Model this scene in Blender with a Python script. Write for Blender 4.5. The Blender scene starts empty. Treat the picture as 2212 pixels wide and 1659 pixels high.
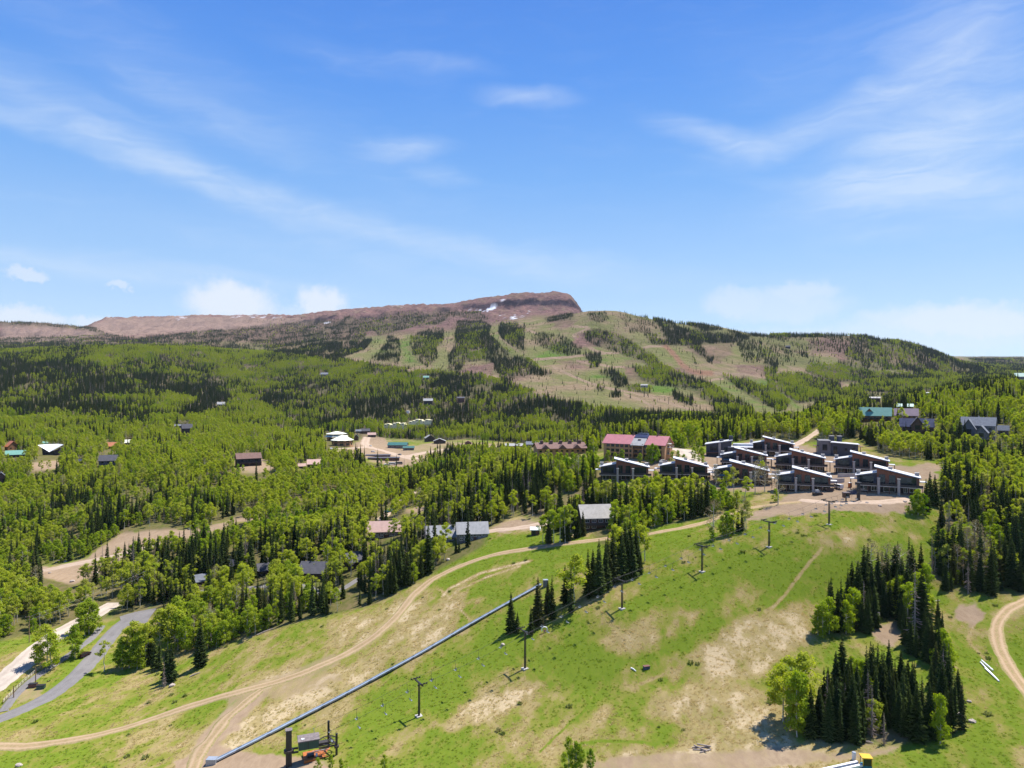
import bpy, math, random
import numpy as np

random.seed(7)
RNG = np.random.default_rng(11)
S = bpy.context.scene
COL = S.collection
R = math.radians

# ------------------------------------------------------------------ camera
H, F, CU, CV = 110.0, 705.0, 512.0, 384.0      # camera height, focal length in pixels of a 1024x768 frame
cam_data = bpy.data.cameras.new("camera")
cam_data.sensor_width = 36.0
cam_data.lens = 36.0 * F / 1024.0
cam_data.clip_start = 1.0
cam_data.clip_end = 60000.0
cam = bpy.data.objects.new("camera", cam_data)
COL.objects.link(cam)
cam.location = (0, 0, H)
cam.rotation_euler = (R(90), 0, 0)
S.camera = cam
S.render.resolution_x, S.render.resolution_y = 1024, 768

# ------------------------------------------------------------------ sun, sky, exposure
SUN_EL, SUN_AZ = 64.0, 58.0                     # azimuth measured from +Y towards +X
sun_data = bpy.data.lights.new("sun", 'SUN')
sun_data.energy = 5.0
sun_data.angle = R(0.53)
sun_data.color = (1.0, 0.955, 0.88)
sun = bpy.data.objects.new("sun", sun_data)
COL.objects.link(sun)
sun.rotation_euler = (R(90 - SUN_EL), 0, R(180 - SUN_AZ) )
sun.location = (300, 300, 900)
S.view_settings.view_transform = 'Standard'
S.view_settings.look = 'None'
S.view_settings.gamma = 1.0
S.view_settings.exposure = 0.85
S.cycles.max_bounces = 6
S.cycles.transparent_max_bounces = 8
S.cycles.diffuse_bounces = 3
S.cycles.volume_bounces = 0
S.cycles.use_denoising = True

class NT:
    """small wrapper to write node trees quickly"""
    def __init__(s, tree):
        s.t = tree
        s.n = tree.nodes
    def add(s, typ, ins=None, **kw):
        nd = s.n.new(typ)
        for k, val in kw.items():
            setattr(nd, k, val)
        for k, val in (ins or {}).items():
            s.set(nd, k, val)
        return nd
    def set(s, nd, k, val):
        sock = nd.inputs[k]
        if isinstance(val, bpy.types.NodeSocket):
            s.t.links.new(val, sock)
        elif isinstance(val, bpy.types.Node):
            s.t.links.new(val.outputs[0], sock)
        else:
            if hasattr(sock.default_value, '__len__') and not hasattr(val, '__len__'):
                val = (val,) * len(sock.default_value)
            if hasattr(sock.default_value, '__len__') and len(sock.default_value) == 4 and len(val) == 3:
                val = (*val, 1.0)
            sock.default_value = val
    def m(s, op, a, b=0.0, clamp=False):
        nd = s.add('ShaderNodeMath', {0: a, 1: b}, operation=op)
        nd.use_clamp = clamp
        return nd.outputs[0]
    def v(s, op, a, b=None, scale=None):
        nd = s.add('ShaderNodeVectorMath', {0: a}, operation=op)
        if b is not None: s.set(nd, 1, b)
        if scale is not None: s.set(nd, 'Scale', scale)
        return nd.outputs['Value'] if op in ('LENGTH', 'DOT_PRODUCT') else nd.outputs[0]
    def mix(s, fac, a, b, blend='MIX'):
        nd = s.add('ShaderNodeMixRGB', {0: fac, 1: a, 2: b}, blend_type=blend)
        return nd.outputs[0]
    def noise(s, vec, scale, detail=3.0, rough=0.55, dist=0.0):
        nd = s.add('ShaderNodeTexNoise', {'Vector': vec, 'Scale': scale, 'Detail': detail, 'Roughness': rough, 'Distortion': dist})
        return nd.outputs[0]
    def ramp(s, fac, lo, hi, smooth=True):
        nd = s.add('ShaderNodeMapRange', {'Value': fac, 'From Min': lo, 'From Max': hi})
        if smooth: nd.interpolation_type = 'SMOOTHSTEP'
        return nd.outputs[0]

world = bpy.data.worlds.new("World")
S.world = world
world.use_nodes = True
W = NT(world.node_tree)
W.n.clear()
sky = W.add('ShaderNodeTexSky', sky_type='NISHITA')
sky.sun_disc = False
sky.sun_elevation = R(SUN_EL)
sky.sun_rotation = R(SUN_AZ)
sky.altitude = 2900
sky.air_density = 1.0
sky.dust_density = 0.25
sky.ozone_density = 1.0
skyc = W.add('ShaderNodeHueSaturation', {'Saturation': 1.16, 'Value': 1.22, 'Hue': 0.503, 'Color': sky.outputs[0]}).outputs[0]
tc = W.add('ShaderNodeTexCoord').outputs['Generated']
sep = W.add('ShaderNodeSeparateXYZ', {0: tc})
dx, dy, dz = sep.outputs
az = W.m('ARCTAN2', dx, dy)                                     # azimuth and elevation of the view direction
el = W.m('ARCSINE', dz)
ae = W.add('ShaderNodeCombineXYZ', {0: az, 1: el}).outputs[0]
warp = W.add('ShaderNodeTexNoise', {'Vector': ae, 'Scale': 5.0, 'Detail': 4.0, 'Roughness': 0.6}).outputs['Color']
warp = W.v('SCALE', W.v('SUBTRACT', warp, (0.5, 0.5, 0.5)), scale=0.055)
aw = W.v('ADD', ae, warp)

def sky_pt(x, y):
    """azimuth, elevation of a point measured on the photograph (2212 px wide)"""
    px, py = (x * 0.4629 - CU) / F, (CV - y * 0.4629) / F
    return math.atan2(px, 1.0), math.atan2(py, math.hypot(1.0, px))

def wisp(x, y, L, T, ang, k, power=1.0):
    """one soft cirrus streak: a stretched falloff in azimuth / elevation"""
    a, e = sky_pt(x, y)
    sx, sy = L * 0.4629 / F, T * 0.4629 / F
    mp = W.add('ShaderNodeMapping', {'Vector': aw, 'Location': (a, e, 0), 'Rotation': (0, 0, -R(ang)), 'Scale': (sx, sy, 1)}, vector_type='TEXTURE')
    d = W.v('LENGTH', mp.outputs[0])
    return W.m('MULTIPLY', W.ramp(d, 1.0, 0.0), k)

def accumulate(vals):
    out = vals[0]
    for x in vals[1:]:
        out = W.m('ADD', out, x)
    return out

cir = accumulate([wisp(*w) for w in (
    (120, 285, 380, 34, 16, .55), (360, 360, 420, 34, 20, .60), (660, 455, 420, 36, 17, .55), (960, 535, 380, 44, 13, .55), (500, 420, 800, 70, 18, .22), (1190, 572, 280, 55, 6, .35),
    (140, 215, 380, 60, 17, .35), (300, 120, 460, 130, 24, .20), (450, 250, 300, 60, 20, .22), (700, 330, 500, 120, 20, .16),
    (950, 145, 170, 28, 4, .42), (1140, 210, 150, 30, 2, .78), (860, 322, 160, 36, -6, .75), (955, 383, 110, 28, 4, .5), (780, 130, 260, 40, 10, .18),
    (1540, 292, 210, 40, 14, .75), (1760, 272, 320, 60, -12, .72), (2010, 180, 300, 150, -55, .60), (2080, 330, 380, 110, -16, .80), (1900, 340, 360, 90, -20, .35),
    (2120, 425, 330, 62, 8, .72), (1850, 398, 320, 26, 8, .42), (1940, 505, 240, 26, 0, .30), (2150, 90, 300, 200, 20, .32), (1800, 130, 380, 120, 10, .18),
    (160, 565, 420, 30, 6, .62), (500, 592, 420, 22, 6, .42), (1350, 600, 500, 40, 4, .16), (600, 540, 700, 60, 8, .14))])
fine = W.noise(W.add('ShaderNodeMapping', {'Vector': aw, 'Rotation': (0, 0, R(-14)), 'Scale': (3.0, 16.0, 1.0)}).outputs[0], 3.0, 7.0, 0.62, 0.6)
cir = W.m('MULTIPLY', cir, W.ramp(fine, -0.05, 0.85))
cir = W.m('ADD', cir, W.m('MULTIPLY', W.ramp(fine, 0.45, 0.9), 0.10))
# fair-weather cumulus low over the horizon
cw = W.add('ShaderNodeTexNoise', {'Vector': ae, 'Scale': 30.0, 'Detail': 8.0, 'Roughness': 0.7}).outputs['Color']
cw = W.v('ADD', ae, W.v('SCALE', W.v('SUBTRACT', cw, (0.5, 0.5, 0.5)), scale=0.05))
def puff(x, y, L, T, k):
    a, e = sky_pt(x, y)
    mp = W.add('ShaderNodeMapping', {'Vector': cw, 'Location': (a, e, 0), 'Scale': (L * .4629 / F, T * .4629 / F, 1)}, vector_type='TEXTURE')
    return W.m('MULTIPLY', W.ramp(W.v('LENGTH', mp.outputs[0]), 1.08, 0.42), min(1, k * 1.05))
cum = puff(500, 652, 105, 52, .80)
for p in ((545, 668, 70, 32, .6), (695, 655, 62, 44, .75), (60, 690, 85, 27, .7), (220, 695, 70, 20, .6), (56, 588, 42, 14, .5), (255, 623, 26, 10, .45),
          (1600, 655, 90, 36, .40), (1725, 632, 95, 28, .42), (1690, 665, 150, 40, .35), (2060, 690, 150, 36, .62), (1960, 690, 110, 30, .45), (2170, 700, 110, 34, .6), (1950, 730, 420, 40, .35), (700, 680, 160, 24, .3)):
    cum = W.m('MAXIMUM', cum, puff(*p))
rampn = W.add('ShaderNodeValToRGB', {0: W.m('DIVIDE', el, 0.62)})
stops = ((0.0, (3.35, 4.25, 5.25)), (.12, (2.9, 3.95, 5.2)), (.28, (2.0, 3.3, 5.2)), (.45, (1.15, 2.55, 5.1)), (.65, (.62, 1.85, 4.9)), (.85, (.42, 1.42, 4.5)), (1.0, (.34, 1.2, 4.1)))
cr = rampn.color_ramp
while len(cr.elements) < len(stops): cr.elements.new(.5)
for e_, (p_, c_) in zip(cr.elements, stops):
    e_.position = p_; e_.color = (*[q / 5.3 for q in c_], 1)
skyc = W.mix(0.86, skyc, W.v('SCALE', rampn.outputs[0], scale=5.3))
cl = W.mix(W.m('MULTIPLY', W.m('MINIMUM', cir, 0.95), .55), skyc, (4.5, 5.0, 5.6))
cl = W.mix(cum, cl, (4.75, 5.05, 5.5))
bg = W.add('ShaderNodeBackground', {'Color': cl, 'Strength': 0.10})
W.t.links.new(bg.outputs[0], W.add('ShaderNodeOutputWorld').inputs[0])

# ------------------------------------------------------------------ materials
def new_mat(name):
    m = bpy.data.materials.new(name)
    m.use_nodes = True
    nt = NT(m.node_tree)
    nt.n.clear()
    out = nt.add('ShaderNodeOutputMaterial')
    return m, nt, out

def simple(name, c1, c2=None, scale=1.5, rough=0.75, metal=0.0, stripes=None, bump=0.0):
    """a Principled surface whose colour wanders between c1 and c2; stripes=(axis, period, dark factor) adds boards or seams"""
    m, nt, out = new_mat(name)
    pos = nt.add('ShaderNodeTexCoord').outputs['Object']
    c2 = c2 or tuple(x * 0.72 for x in c1)
    n = nt.ramp(nt.noise(pos, scale, 5.0, 0.65), 0.3, 0.7)
    col = nt.mix(n, c1, c2)
    if stripes:
        ax, per, k = stripes
        x = nt.add('ShaderNodeSeparateXYZ', {0: pos}).outputs[ax]
        fr = nt.m('FRACT', nt.m('DIVIDE', nt.m('ADD', x, 500.0), per))
        line = nt.m('LESS_THAN', fr, 0.14)
        col = nt.mix(nt.m('MULTIPLY', line, k), col, (0, 0, 0))
    b = nt.add('ShaderNodeBsdfPrincipled', {'Base Color': col, 'Roughness': rough, 'Metallic': metal})
    if bump:
        bp = nt.add('ShaderNodeBump', {'Height': nt.noise(pos, scale * 4, 4.0), 'Strength': bump})
        nt.set(b, 'Normal', bp.outputs[0])
    nt.t.links.new(b.outputs[0], out.inputs[0])
    return m

M = {}
M['white_roof'] = simple('white_membrane_roof', (.52, .52, .53), (.38, .385, .40), 0.25, .6)
M['charcoal'] = simple('charcoal_siding', (.030, .034, .052), (.045, .050, .070), .6, .7, stripes=(2, .35, .35))
M['rust'] = simple('rust_brown_siding', (.20, .075, .040), (.14, .052, .030), .6, .7, stripes=(2, .35, .35))
M['stone'] = simple('pale_stone', (.36, .33, .30), (.24, .22, .21), 1.6, .9, bump=.4)
M['steel_dark'] = simple('dark_brown_steel', (.030, .024, .022), (.045, .034, .030), 1.0, .55)
M['black'] = simple('black_painted_steel', (.012, .012, .013), (.022, .020, .020), 1.0, .5)
M['glass'] = simple('window_glass', (.012, .018, .020), (.020, .030, .030), .4, .08)
M['pane_blue'] = simple('film_covered_glass', (.06, .16, .24), (.03, .08, .12), .5, .25)
M['railing'] = simple('dark_railing', (.018, .016, .018), (.03, .026, .026), 1.0, .6, stripes=(0, .5, .5))
M['concrete'] = simple('concrete', (.42, .40, .37), (.32, .30, .28), .7, .9)
M['red_metal'] = simple('red_metal_roof', (.40, .15, .155), (.34, .125, .13), .4, .45, stripes=(0, .6, .22))
M['tan_wall'] = simple('tan_stucco', (.44, .25, .12), (.34, .185, .09), .5, .85)
M['brown_roof'] = simple('brown_shingle_roof', (.18, .10, .082), (.13, .075, .06), .8, .9, stripes=(2, .3, .2))
M['brown_wall'] = simple('brown_timber_wall', (.11, .06, .036), (.07, .04, .026), .8, .8, stripes=(2, .3, .3))
M['dark_wall'] = simple('dark_timber_wall', (.035, .028, .030), (.05, .036, .034), .8, .8, stripes=(2, .3, .3))
M['log_wall'] = simple('honey_log_wall', (.26, .13, .05), (.18, .085, .035), .8, .8, stripes=(2, .34, .45))
M['green_metal'] = simple('pale_green_metal_roof', (.16, .33, .26), (.13, .28, .22), .4, .4, stripes=(0, .6, .2))
M['teal_metal'] = simple('deep_teal_metal_roof', (.03, .13, .11), (.025, .10, .09), .4, .45, stripes=(0, .6, .2))
M['mauve_metal'] = simple('mauve_metal_roof', (.25, .17, .19), (.20, .14, .16), .4, .45, stripes=(0, .6, .2))
M['navy_roof'] = simple('navy_metal_roof', (.025, .03, .065), (.05, .055, .10), .4, .3, stripes=(0, .8, .3))
M['slate_roof'] = simple('blue_grey_shingle_roof', (.15, .165, .19), (.105, .115, .14), .8, .85, stripes=(2, .3, .2))
M['grey_roof'] = simple('pale_grey_roof', (.30, .297, .295), (.23, .228, .228), .6, .8, stripes=(0, .7, .15))
M['tan_roof'] = simple('pale_tan_roof', (.34, .315, .28), (.27, .25, .22), .6, .8, stripes=(0, .7, .12))
M['pink_roof'] = simple('faded_pink_roof', (.44, .29, .24), (.36, .23, .19), .6, .8, stripes=(0, .6, .12))
M['dark_roof'] = simple('dark_shingle_roof', (.075, .072, .085), (.05, .05, .06), .8, .85, stripes=(2, .3, .25))
M['grey_wall'] = simple('grey_siding', (.16, .155, .16), (.115, .11, .115), .6, .8, stripes=(2, .3, .25))
M['blue_wall'] = simple('dusty_blue_siding', (.06, .075, .13), (.045, .055, .10), .6, .8, stripes=(2, .3, .25))
M['orange_roof'] = simple('orange_metal_roof', (.50, .17, .07), (.40, .13, .055), .5, .5, stripes=(0, .6, .2))
M['cream'] = simple('cream_sheathing', (.78, .72, .46), (.68, .62, .38), .35, .85)
M['cream_roof'] = simple('cream_metal_roof', (.72, .72, .56), (.60, .60, .48), .3, .5)
M['snow_white'] = simple('white_paint', (.78, .78, .77), (.64, .64, .64), .6, .6)
M['green_panel'] = simple('dark_green_panel', (.014, .055, .050), (.02, .07, .06), .8, .5, stripes=(0, .5, .3))
M['weathered'] = simple('weathered_flat_roof', (.20, .165, .16), (.12, .10, .10), 1.6, .9)
M['orange_deck'] = simple('orange_deck_boards', (.42, .125, .018), (.33, .095, .015), .8, .7, stripes=(0, .45, .25))
M['galv'] = simple('galvanised_metal', (.34, .37, .41), (.25, .275, .31), .6, .4, .3)
M['rail_metal'] = simple('jointed_rail_metal', (.34, .37, .41), (.23, .255, .29), .35, .4, .3, stripes=(0, 6.0, .45))
M['belt'] = simple('pale_blue_grey_belt', (.25, .31, .39), (.18, .23, .30), .5, .5)
M['wood_pole'] = simple('weathered_pole_wood', (.24, .15, .085), (.16, .10, .06), 1.5, .9)
M['rubber'] = simple('black_rubber', (.012, .012, .012), None, 1, .8)
M['car_red'] = simple('dark_red_car_paint', (.030, .008, .010), None, .5, .3)
M['car_teal'] = simple('teal_blue_car_paint', (.012, .15, .27), None, .5, .3)
M['car_white'] = simple('white_car_paint', (.75, .75, .75), None, .5, .3)
M['car_grey'] = simple('grey_car_paint', (.14, .15, .17), None, .5, .3)
M['yellow'] = simple('yellow_paint', (.60, .36, .02), (.50, .30, .02), .6, .5)
M['cyan'] = simple('cyan_paint', (.02, .20, .27), None, .6, .5)
M['brick_red'] = simple('red_brown_panel', (.14, .06, .045), (.10, .045, .035), .8, .8)
M['rock'] = simple('pale_boulder', (.42, .36, .31), (.27, .22, .19), .8, .95, bump=.6)
M['dead_wood'] = simple('bleached_wood', (.34, .28, .24), (.22, .18, .16), 1.4, .95)
M['purple_cliff'] = simple('cliff_rock', (.15, .10, .10), (.07, .05, .055), .03, .95)

# ------------------------------------------------------------------ mesh helpers
class MB:
    """collects shapes in local coordinates and links them as ONE mesh object"""
    def __init__(s):
        s.v, s.f = [], []
    def add(s, vs, fs):
        o = len(s.v)
        s.v += [tuple(p) for p in vs]
        s.f += [tuple(i + o for i in f) for f in fs]
        return s
    def box(s, x0, x1, y0, y1, z0, z1):
        return s.add([(x0, y0, z0), (x1, y0, z0), (x1, y1, z0), (x0, y1, z0), (x0, y0, z1), (x1, y0, z1), (x1, y1, z1), (x0, y1, z1)],
                     [(3, 2, 1, 0), (4, 5, 6, 7), (0, 1, 5, 4), (1, 2, 6, 5), (2, 3, 7, 6), (3, 0, 4, 7)])
    def prism(s, pts, y0, y1, axis='y'):
        """closed outline in (x,z) swept along y (axis 'y'), in (y,z) along x (axis 'x') or in (x,y) along z (axis 'z')"""
        n = len(pts)
        put = {'y': lambda a, b, c: (a, c, b), 'x': lambda a, b, c: (c, a, b), 'z': lambda a, b, c: (a, b, c)}[axis]
        vs = [put(a, b, y0) for a, b in pts] + [put(a, b, y1) for a, b in pts]
        fs = [tuple(range(n)), tuple(range(2 * n - 1, n - 1, -1))] + [(i, i + n, (i + 1) % n + n, (i + 1) % n) for i in range(n)]
        return s.add(vs, fs)
    def bar(s, p, q, r0, r1=None, n=6):
        r1 = r0 if r1 is None else r1
        p, q = np.array(p, float), np.array(q, float)
        d = (q - p) / (np.linalg.norm(q - p) + 1e-9)
        a = np.cross(d, (0, 0, 1) if abs(d[2]) < .9 else (1, 0, 0)); a /= np.linalg.norm(a)
        b = np.cross(d, a)
        vs = []
        for c, r in ((p, r0), (q, r1)):
            vs += [c + r * (math.cos(2 * math.pi * k / n) * a + math.sin(2 * math.pi * k / n) * b) for k in range(n)]
        return s.add(vs, [tuple(range(n - 1, -1, -1)), tuple(range(n, 2 * n))] + [(k, (k + 1) % n, (k + 1) % n + n, k + n) for k in range(n)])
    def tube(s, pts, r, n=4):
        P = np.array(pts, float)
        vs, fs = [], []
        for i in range(len(P)):
            d = P[min(i + 1, len(P) - 1)] - P[max(i - 1, 0)]
            d /= np.linalg.norm(d) + 1e-9
            a = np.cross(d, (0, 0, 1) if abs(d[2]) < .9 else (1, 0, 0)); a /= np.linalg.norm(a)
            b = np.cross(d, a)
            rr = r[i] if hasattr(r, '__len__') else r
            vs += [P[i] + rr * (math.cos(2 * math.pi * k / n) * a + math.sin(2 * math.pi * k / n) * b) for k in range(n)]
        for i in range(len(P) - 1):
            fs += [(i * n + k, i * n + (k + 1) % n, (i + 1) * n + (k + 1) % n, (i + 1) * n + k) for k in range(n)]
        fs += [tuple(range(n - 1, -1, -1)), tuple((len(P) - 1) * n + k for k in range(n))]
        return s.add(vs, fs)
    def build(s, name, mat, parent=None):
        me = bpy.data.meshes.new(name)
        me.from_pydata(s.v, [], s.f)
        me.materials.append(mat)
        me.update()
        return link(name, me, parent)

def link(name, data, parent=None):
    o = bpy.data.objects.new(name, data)
    COL.objects.link(o)
    if parent is not None:
        o.parent = parent
    return o

def np_mesh(name, verts, faces, mats, mat_idx=None, smooth=False):
    """mesh from numpy arrays; faces: (n,4) or (n,3)"""
    me = bpy.data.meshes.new(name)
    nf, k = faces.shape
    me.vertices.add(len(verts))
    me.vertices.foreach_set('co', np.ascontiguousarray(verts, np.float32).ravel())
    me.loops.add(nf * k)
    me.loops.foreach_set('vertex_index', np.ascontiguousarray(faces, np.int32).ravel())
    me.polygons.add(nf)
    me.polygons.foreach_set('loop_start', np.arange(0, nf * k, k, dtype=np.int32))
    for m in (mats if isinstance(mats, (list, tuple)) else [mats]):
        me.materials.append(m)
    if mat_idx is not None:
        me.polygons.foreach_set('material_index', np.ascontiguousarray(mat_idx, np.int32))
    me.update(calc_edges=True)
    me.polygons.foreach_set('use_smooth', np.full(nf, smooth, bool))
    return me

def tag(o, label=None, cat=None, group=None, kind=None):
    for k, val in (('label', label), ('category', cat), ('group', group), ('kind', kind)):
        if val: o[k] = val
    return o

def thing(name, label, cat, loc, rz=0.0, group=None, scale=None):
    o = bpy.data.objects.new(name, None)
    COL.objects.link(o)
    o.empty_display_size = 0.5
    o.location = loc
    o.rotation_euler = (0, 0, rz)
    if scale is not None: o.scale = scale if hasattr(scale, '__len__') else (scale,) * 3
    return tag(o, label, cat, group)

def copy_thing(root, loc, rz=0.0, label=None, group=None, scale=None):
    r = root.copy(); COL.objects.link(r)
    r.location = loc; r.rotation_euler = (0, 0, rz)
    if scale is not None: r.scale = scale if hasattr(scale, '__len__') else (scale,) * 3
    if label: r['label'] = label
    if group: r['group'] = group
    for ch in list(root.children):
        c = ch.copy(); COL.objects.link(c); c.parent = r
        for g in list(ch.children):
            d = g.copy(); COL.objects.link(d); d.parent = c
    return r

# ------------------------------------------------------------------ value noise
def _hash(ix, iy, seed):
    h = (ix.astype(np.int64) * 374761393 + iy.astype(np.int64) * 668265263 + seed * 974634541) & 0xffffffff
    h = ((h ^ (h >> 13)) * 1274126177) & 0xffffffff
    return ((h ^ (h >> 16)) & 0xffff) / 65535.0

def vnoise(x, y, seed=0):
    ix, iy = np.floor(x), np.floor(y)
    fx, fy = x - ix, y - iy
    fx, fy = fx * fx * (3 - 2 * fx), fy * fy * (3 - 2 * fy)
    a, b = _hash(ix, iy, seed), _hash(ix + 1, iy, seed)
    c, d = _hash(ix, iy + 1, seed), _hash(ix + 1, iy + 1, seed)
    return (a + (b - a) * fx) * (1 - fy) + (c + (d - c) * fx) * fy

def fbm(x, y, seed=0, octv=4, gain=0.5):
    out, amp, tot = 0.0, 1.0, 0.0
    for k in range(octv):
        out = out + amp * vnoise(x * 2 ** k, y * 2 ** k, seed + k)
        tot += amp; amp *= gain
    return out / tot
# ------------------------------------------------------------------ terrain: cross-sections measured at rising distances
def pchip(xs, ys, x):
    """monotone cubic through (xs, ys); ys may be 2-D (rows along axis 0)"""
    xs, ys = np.asarray(xs, float), np.asarray(ys, float)
    h = np.diff(xs)
    hh = h if ys.ndim == 1 else h[:, None]
    d = np.diff(ys, axis=0) / hh
    m = np.zeros_like(ys)
    w1, w2 = 2 * h[1:] + h[:-1], h[1:] + 2 * h[:-1]
    if ys.ndim > 1: w1, w2 = w1[:, None], w2[:, None]
    ok = d[:-1] * d[1:] > 0
    with np.errstate(divide='ignore', invalid='ignore'):
        mm = (w1 + w2) / (w1 / d[:-1] + w2 / d[1:])
    m[1:-1] = np.where(ok, mm, 0)
    m[0], m[-1] = d[0], d[-1]
    i = np.clip(np.searchsorted(xs, x) - 1, 0, len(xs) - 2)
    t = (x - xs[i]) / h[i]
    hi = h[i]
    if ys.ndim > 1: t, hi = t[:, None], hi[:, None]
    return ((1 + 2 * t) * (1 - t) ** 2 * ys[i] + t * (1 - t) ** 2 * hi * m[i] + t * t * (3 - 2 * t) * ys[i + 1] + t * t * (t - 1) * hi * m[i + 1])

ROWS = {   # distance in m: (bearing as a pixel column of the 1024 px frame, sight line as a pixel row)
 70: "-400,1500 0,1465 512,1390 1024,1330 1424,1310",
 110: "-400,1045 0,1040 256,1000 512,975 768,948 1024,935 1424,925",
 165: "-400,835 0,838 128,824 256,805 384,790 512,778 640,770 768,758 896,748 1024,740 1424,735",
 200: "-400,770 0,760 128,750 256,735 384,719 512,700 640,690 768,680 896,672 1024,672 1424,660",
 235: "-400,715 0,704 128,700 256,675 384,655 512,630 622,606 700,603 768,606 896,616 1024,610 1424,600",
 277: "-400,655 0,642 128,650 200,640 256,624 384,600 512,574 640,548 768,530 829,526 896,540 1024,560 1424,570",
 323: "-400,612 0,600 128,598 256,585 384,562 512,535 640,515 768,503 850,494 896,492 960,505 1024,520 1424,540",
 365: "-400,588 0,576 128,568 256,553 384,534 512,512 640,496 740,486 850,477 930,480 1024,497 1424,515",
 395: "-400,572 0,561 128,546 256,536 384,525 512,498 600,480 640,477 740,469 800,471 850,470 930,470 1024,483 1424,502",
 430: "-400,555 0,546 128,525 256,520 384,516 450,500 512,485 600,464 640,459 768,460 850,461 930,460 1024,470 1424,490",
 500: "-400,520 0,513 128,500 256,490 384,497 432,490 512,468 640,447 768,446 850,446 930,440 985,432 1024,430 1424,425",
 560: "-400,498 0,487 128,475 256,466 384,482 432,482 512,460 640,440 768,437 877,423 985,418 1024,415 1424,405",
 640: "-400,480 0,463 128,462 256,461 384,470 512,455 640,435 768,429 877,416 985,405 1024,400 1424,392",
 760: "-400,462 0,449 128,450 256,453 337,451 400,457 512,450 560,447 640,432 768,424 877,411 1024,390 1424,380",
 900: "-400,448 0,435 128,434 256,443 337,443 400,448 512,444 560,440 640,427 768,419 877,408 1024,384 1424,372",
 1050: "-400,432 0,421 128,421 256,432 400,440 512,435 600,427 700,418 768,413 877,405 1024,383 1424,372",
 1250: "-400,412 0,403 128,404 256,420 330,424 400,425 480,420 540,412 600,407 700,407 790,409 877,401 1024,386 1424,375",
 1550: "-400,385 0,377 128,383 256,402 330,405 400,400 470,390 540,388 600,386 700,387 800,393 877,395 950,390 1024,384 1424,375",
 1900: "-400,368 0,361 128,362 256,382 330,379 400,374 470,369 540,364 640,362 740,364 800,374 877,382 950,381 1024,380 1424,372",
 2300: "-400,360 0,353 80,350 150,348 200,351 256,361 330,355 400,350 470,343 540,338 600,334 680,337 740,343 800,348 877,356 920,366 960,376 1024,375 1424,370",
 2600: "-400,358 0,352 150,350 256,353 330,348 400,341 470,334 540,325 580,314 597,311 620,312.5 648,318 685,323.5 722,329 764,335 815,337 856,337 889,341 912,346 935,353.5 963,366 1024,372 1424,368",
 3200: "-400,352 0,347 128,343 256,345 330,340 400,334 470,327 540,317 580,317 620,330 764,345 889,352 1024,368 1424,366",
 3800: "-400,345 0,342 60,340 128,337 256,334 330,329 400,322 470,315 520,311 560,311 580,315 620,335 764,350 1024,364 1424,362",
 4150: "-400,340 0,338 60,336 128,333 256,328 330,322 400,315 444,312 472,310 491,308.5 518,306 542,305 567,306 576,309 582,316 620,340 764,352 1024,362 1424,360",
 4168: "-400,339 0,336 60,334 128,332 256,326.5 330,320 400,313 444,309 472,305.5 491,303 518,300.5 542,299 567,300 575,304 581,314 620,341 764,352 1024,362 1424,360",
 4500: "-400,326 0,323.5 46,325 88,329 110,333 153,331 256,323 324,316 370,311 407,306.5 444,305.5 472,302 491,298.5 518,295 542,294 560,294.6 568,296 573,301 580,310 590,325 620,345 764,353 1024,361 1424,360",
 5200: "-400,330 0,330 46,330 80,330 96,323 109,318.5 130,318.5 153,318 204,316.8 250,316.8 287,317.6 324,314 370,311 407,309 444,309 500,306 540,305 570,310 590,330 620,348 1024,360 1424,360",
 7000: "-400,345 0,342 250,335 500,335 580,345 640,356 1024,359.5 1424,359",
 9000: "-400,350 0,345 500,345 600,352 700,356.5 1024,356.3 1424,356",
 14000: "-400,362 0,360 500,360 600,360 1024,361 1424,360",
}
US = np.linspace(-400, 1424, 1000)
YS = np.concatenate([np.exp(np.linspace(np.log(70), np.log(150), 50))[:-1], np.exp(np.linspace(np.log(150), np.log(420), 400))[:-1],
                     np.exp(np.linspace(np.log(420), np.log(1200), 240))[:-1], np.exp(np.linspace(np.log(1200), np.log(2700), 200))[:-1],
                     np.exp(np.linspace(np.log(2700), np.log(5400), 170))[:-1], np.exp(np.linspace(np.log(5400), np.log(14000), 40))])
sec = []
for Yk, txt in ROWS.items():
    pr = np.array([[float(a) for a in p.split(',')] for p in txt.split()])
    sec.append(H - (pchip(pr[:, 0], pr[:, 1], US) - CV) * Yk / F)
ZG = pchip(np.log(np.array(list(ROWS))), np.array(sec), np.log(YS))
# soften the creases between the cross-sections
for _ in range(6):
    ZG[:, 1:-1] = .25 * ZG[:, :-2] + .5 * ZG[:, 1:-1] + .25 * ZG[:, 2:]
for _ in range(10):
    k = np.where((YS > 3900) & (YS < 4700), 0.1, 1.0)[1:-1, None]
    ZG[1:-1] = (1 - k) * ZG[1:-1] + k * (.25 * ZG[:-2] + .5 * ZG[1:-1] + .25 * ZG[2:])
YY, UU = np.meshgrid(YS, US, indexing='ij')
XX = (UU - CU) / F * YY
far = np.clip((YY - 1100) / 900, 0, 1)
mtn = np.clip((YY - 3300) / 500, 0, 1) * np.clip((7000 - YY) / 1500, 0, 1)
ZG += (fbm(XX / 14, YY / 14, 3) - .5) * 1.1 * np.clip((YY - 90) / 60, 0, 1) * (1 - far) + (fbm(XX / 60, YY / 60, 8) - .5) * 2.4 * np.clip((YY - 130) / 200, 0, 1) * (1 - far)
ZG += (fbm(XX / 150, YY / 150, 5) - .5) * 22 * far * (1 - .5 * mtn)
rid = 1 - np.abs(2 * fbm(XX / 170, YY / 330, 21) - 1)
ZG += (rid - .75) * 46 * mtn
ZG += (fbm(XX / 26, YY / 40, 33) - .5) * 20 * mtn

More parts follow.
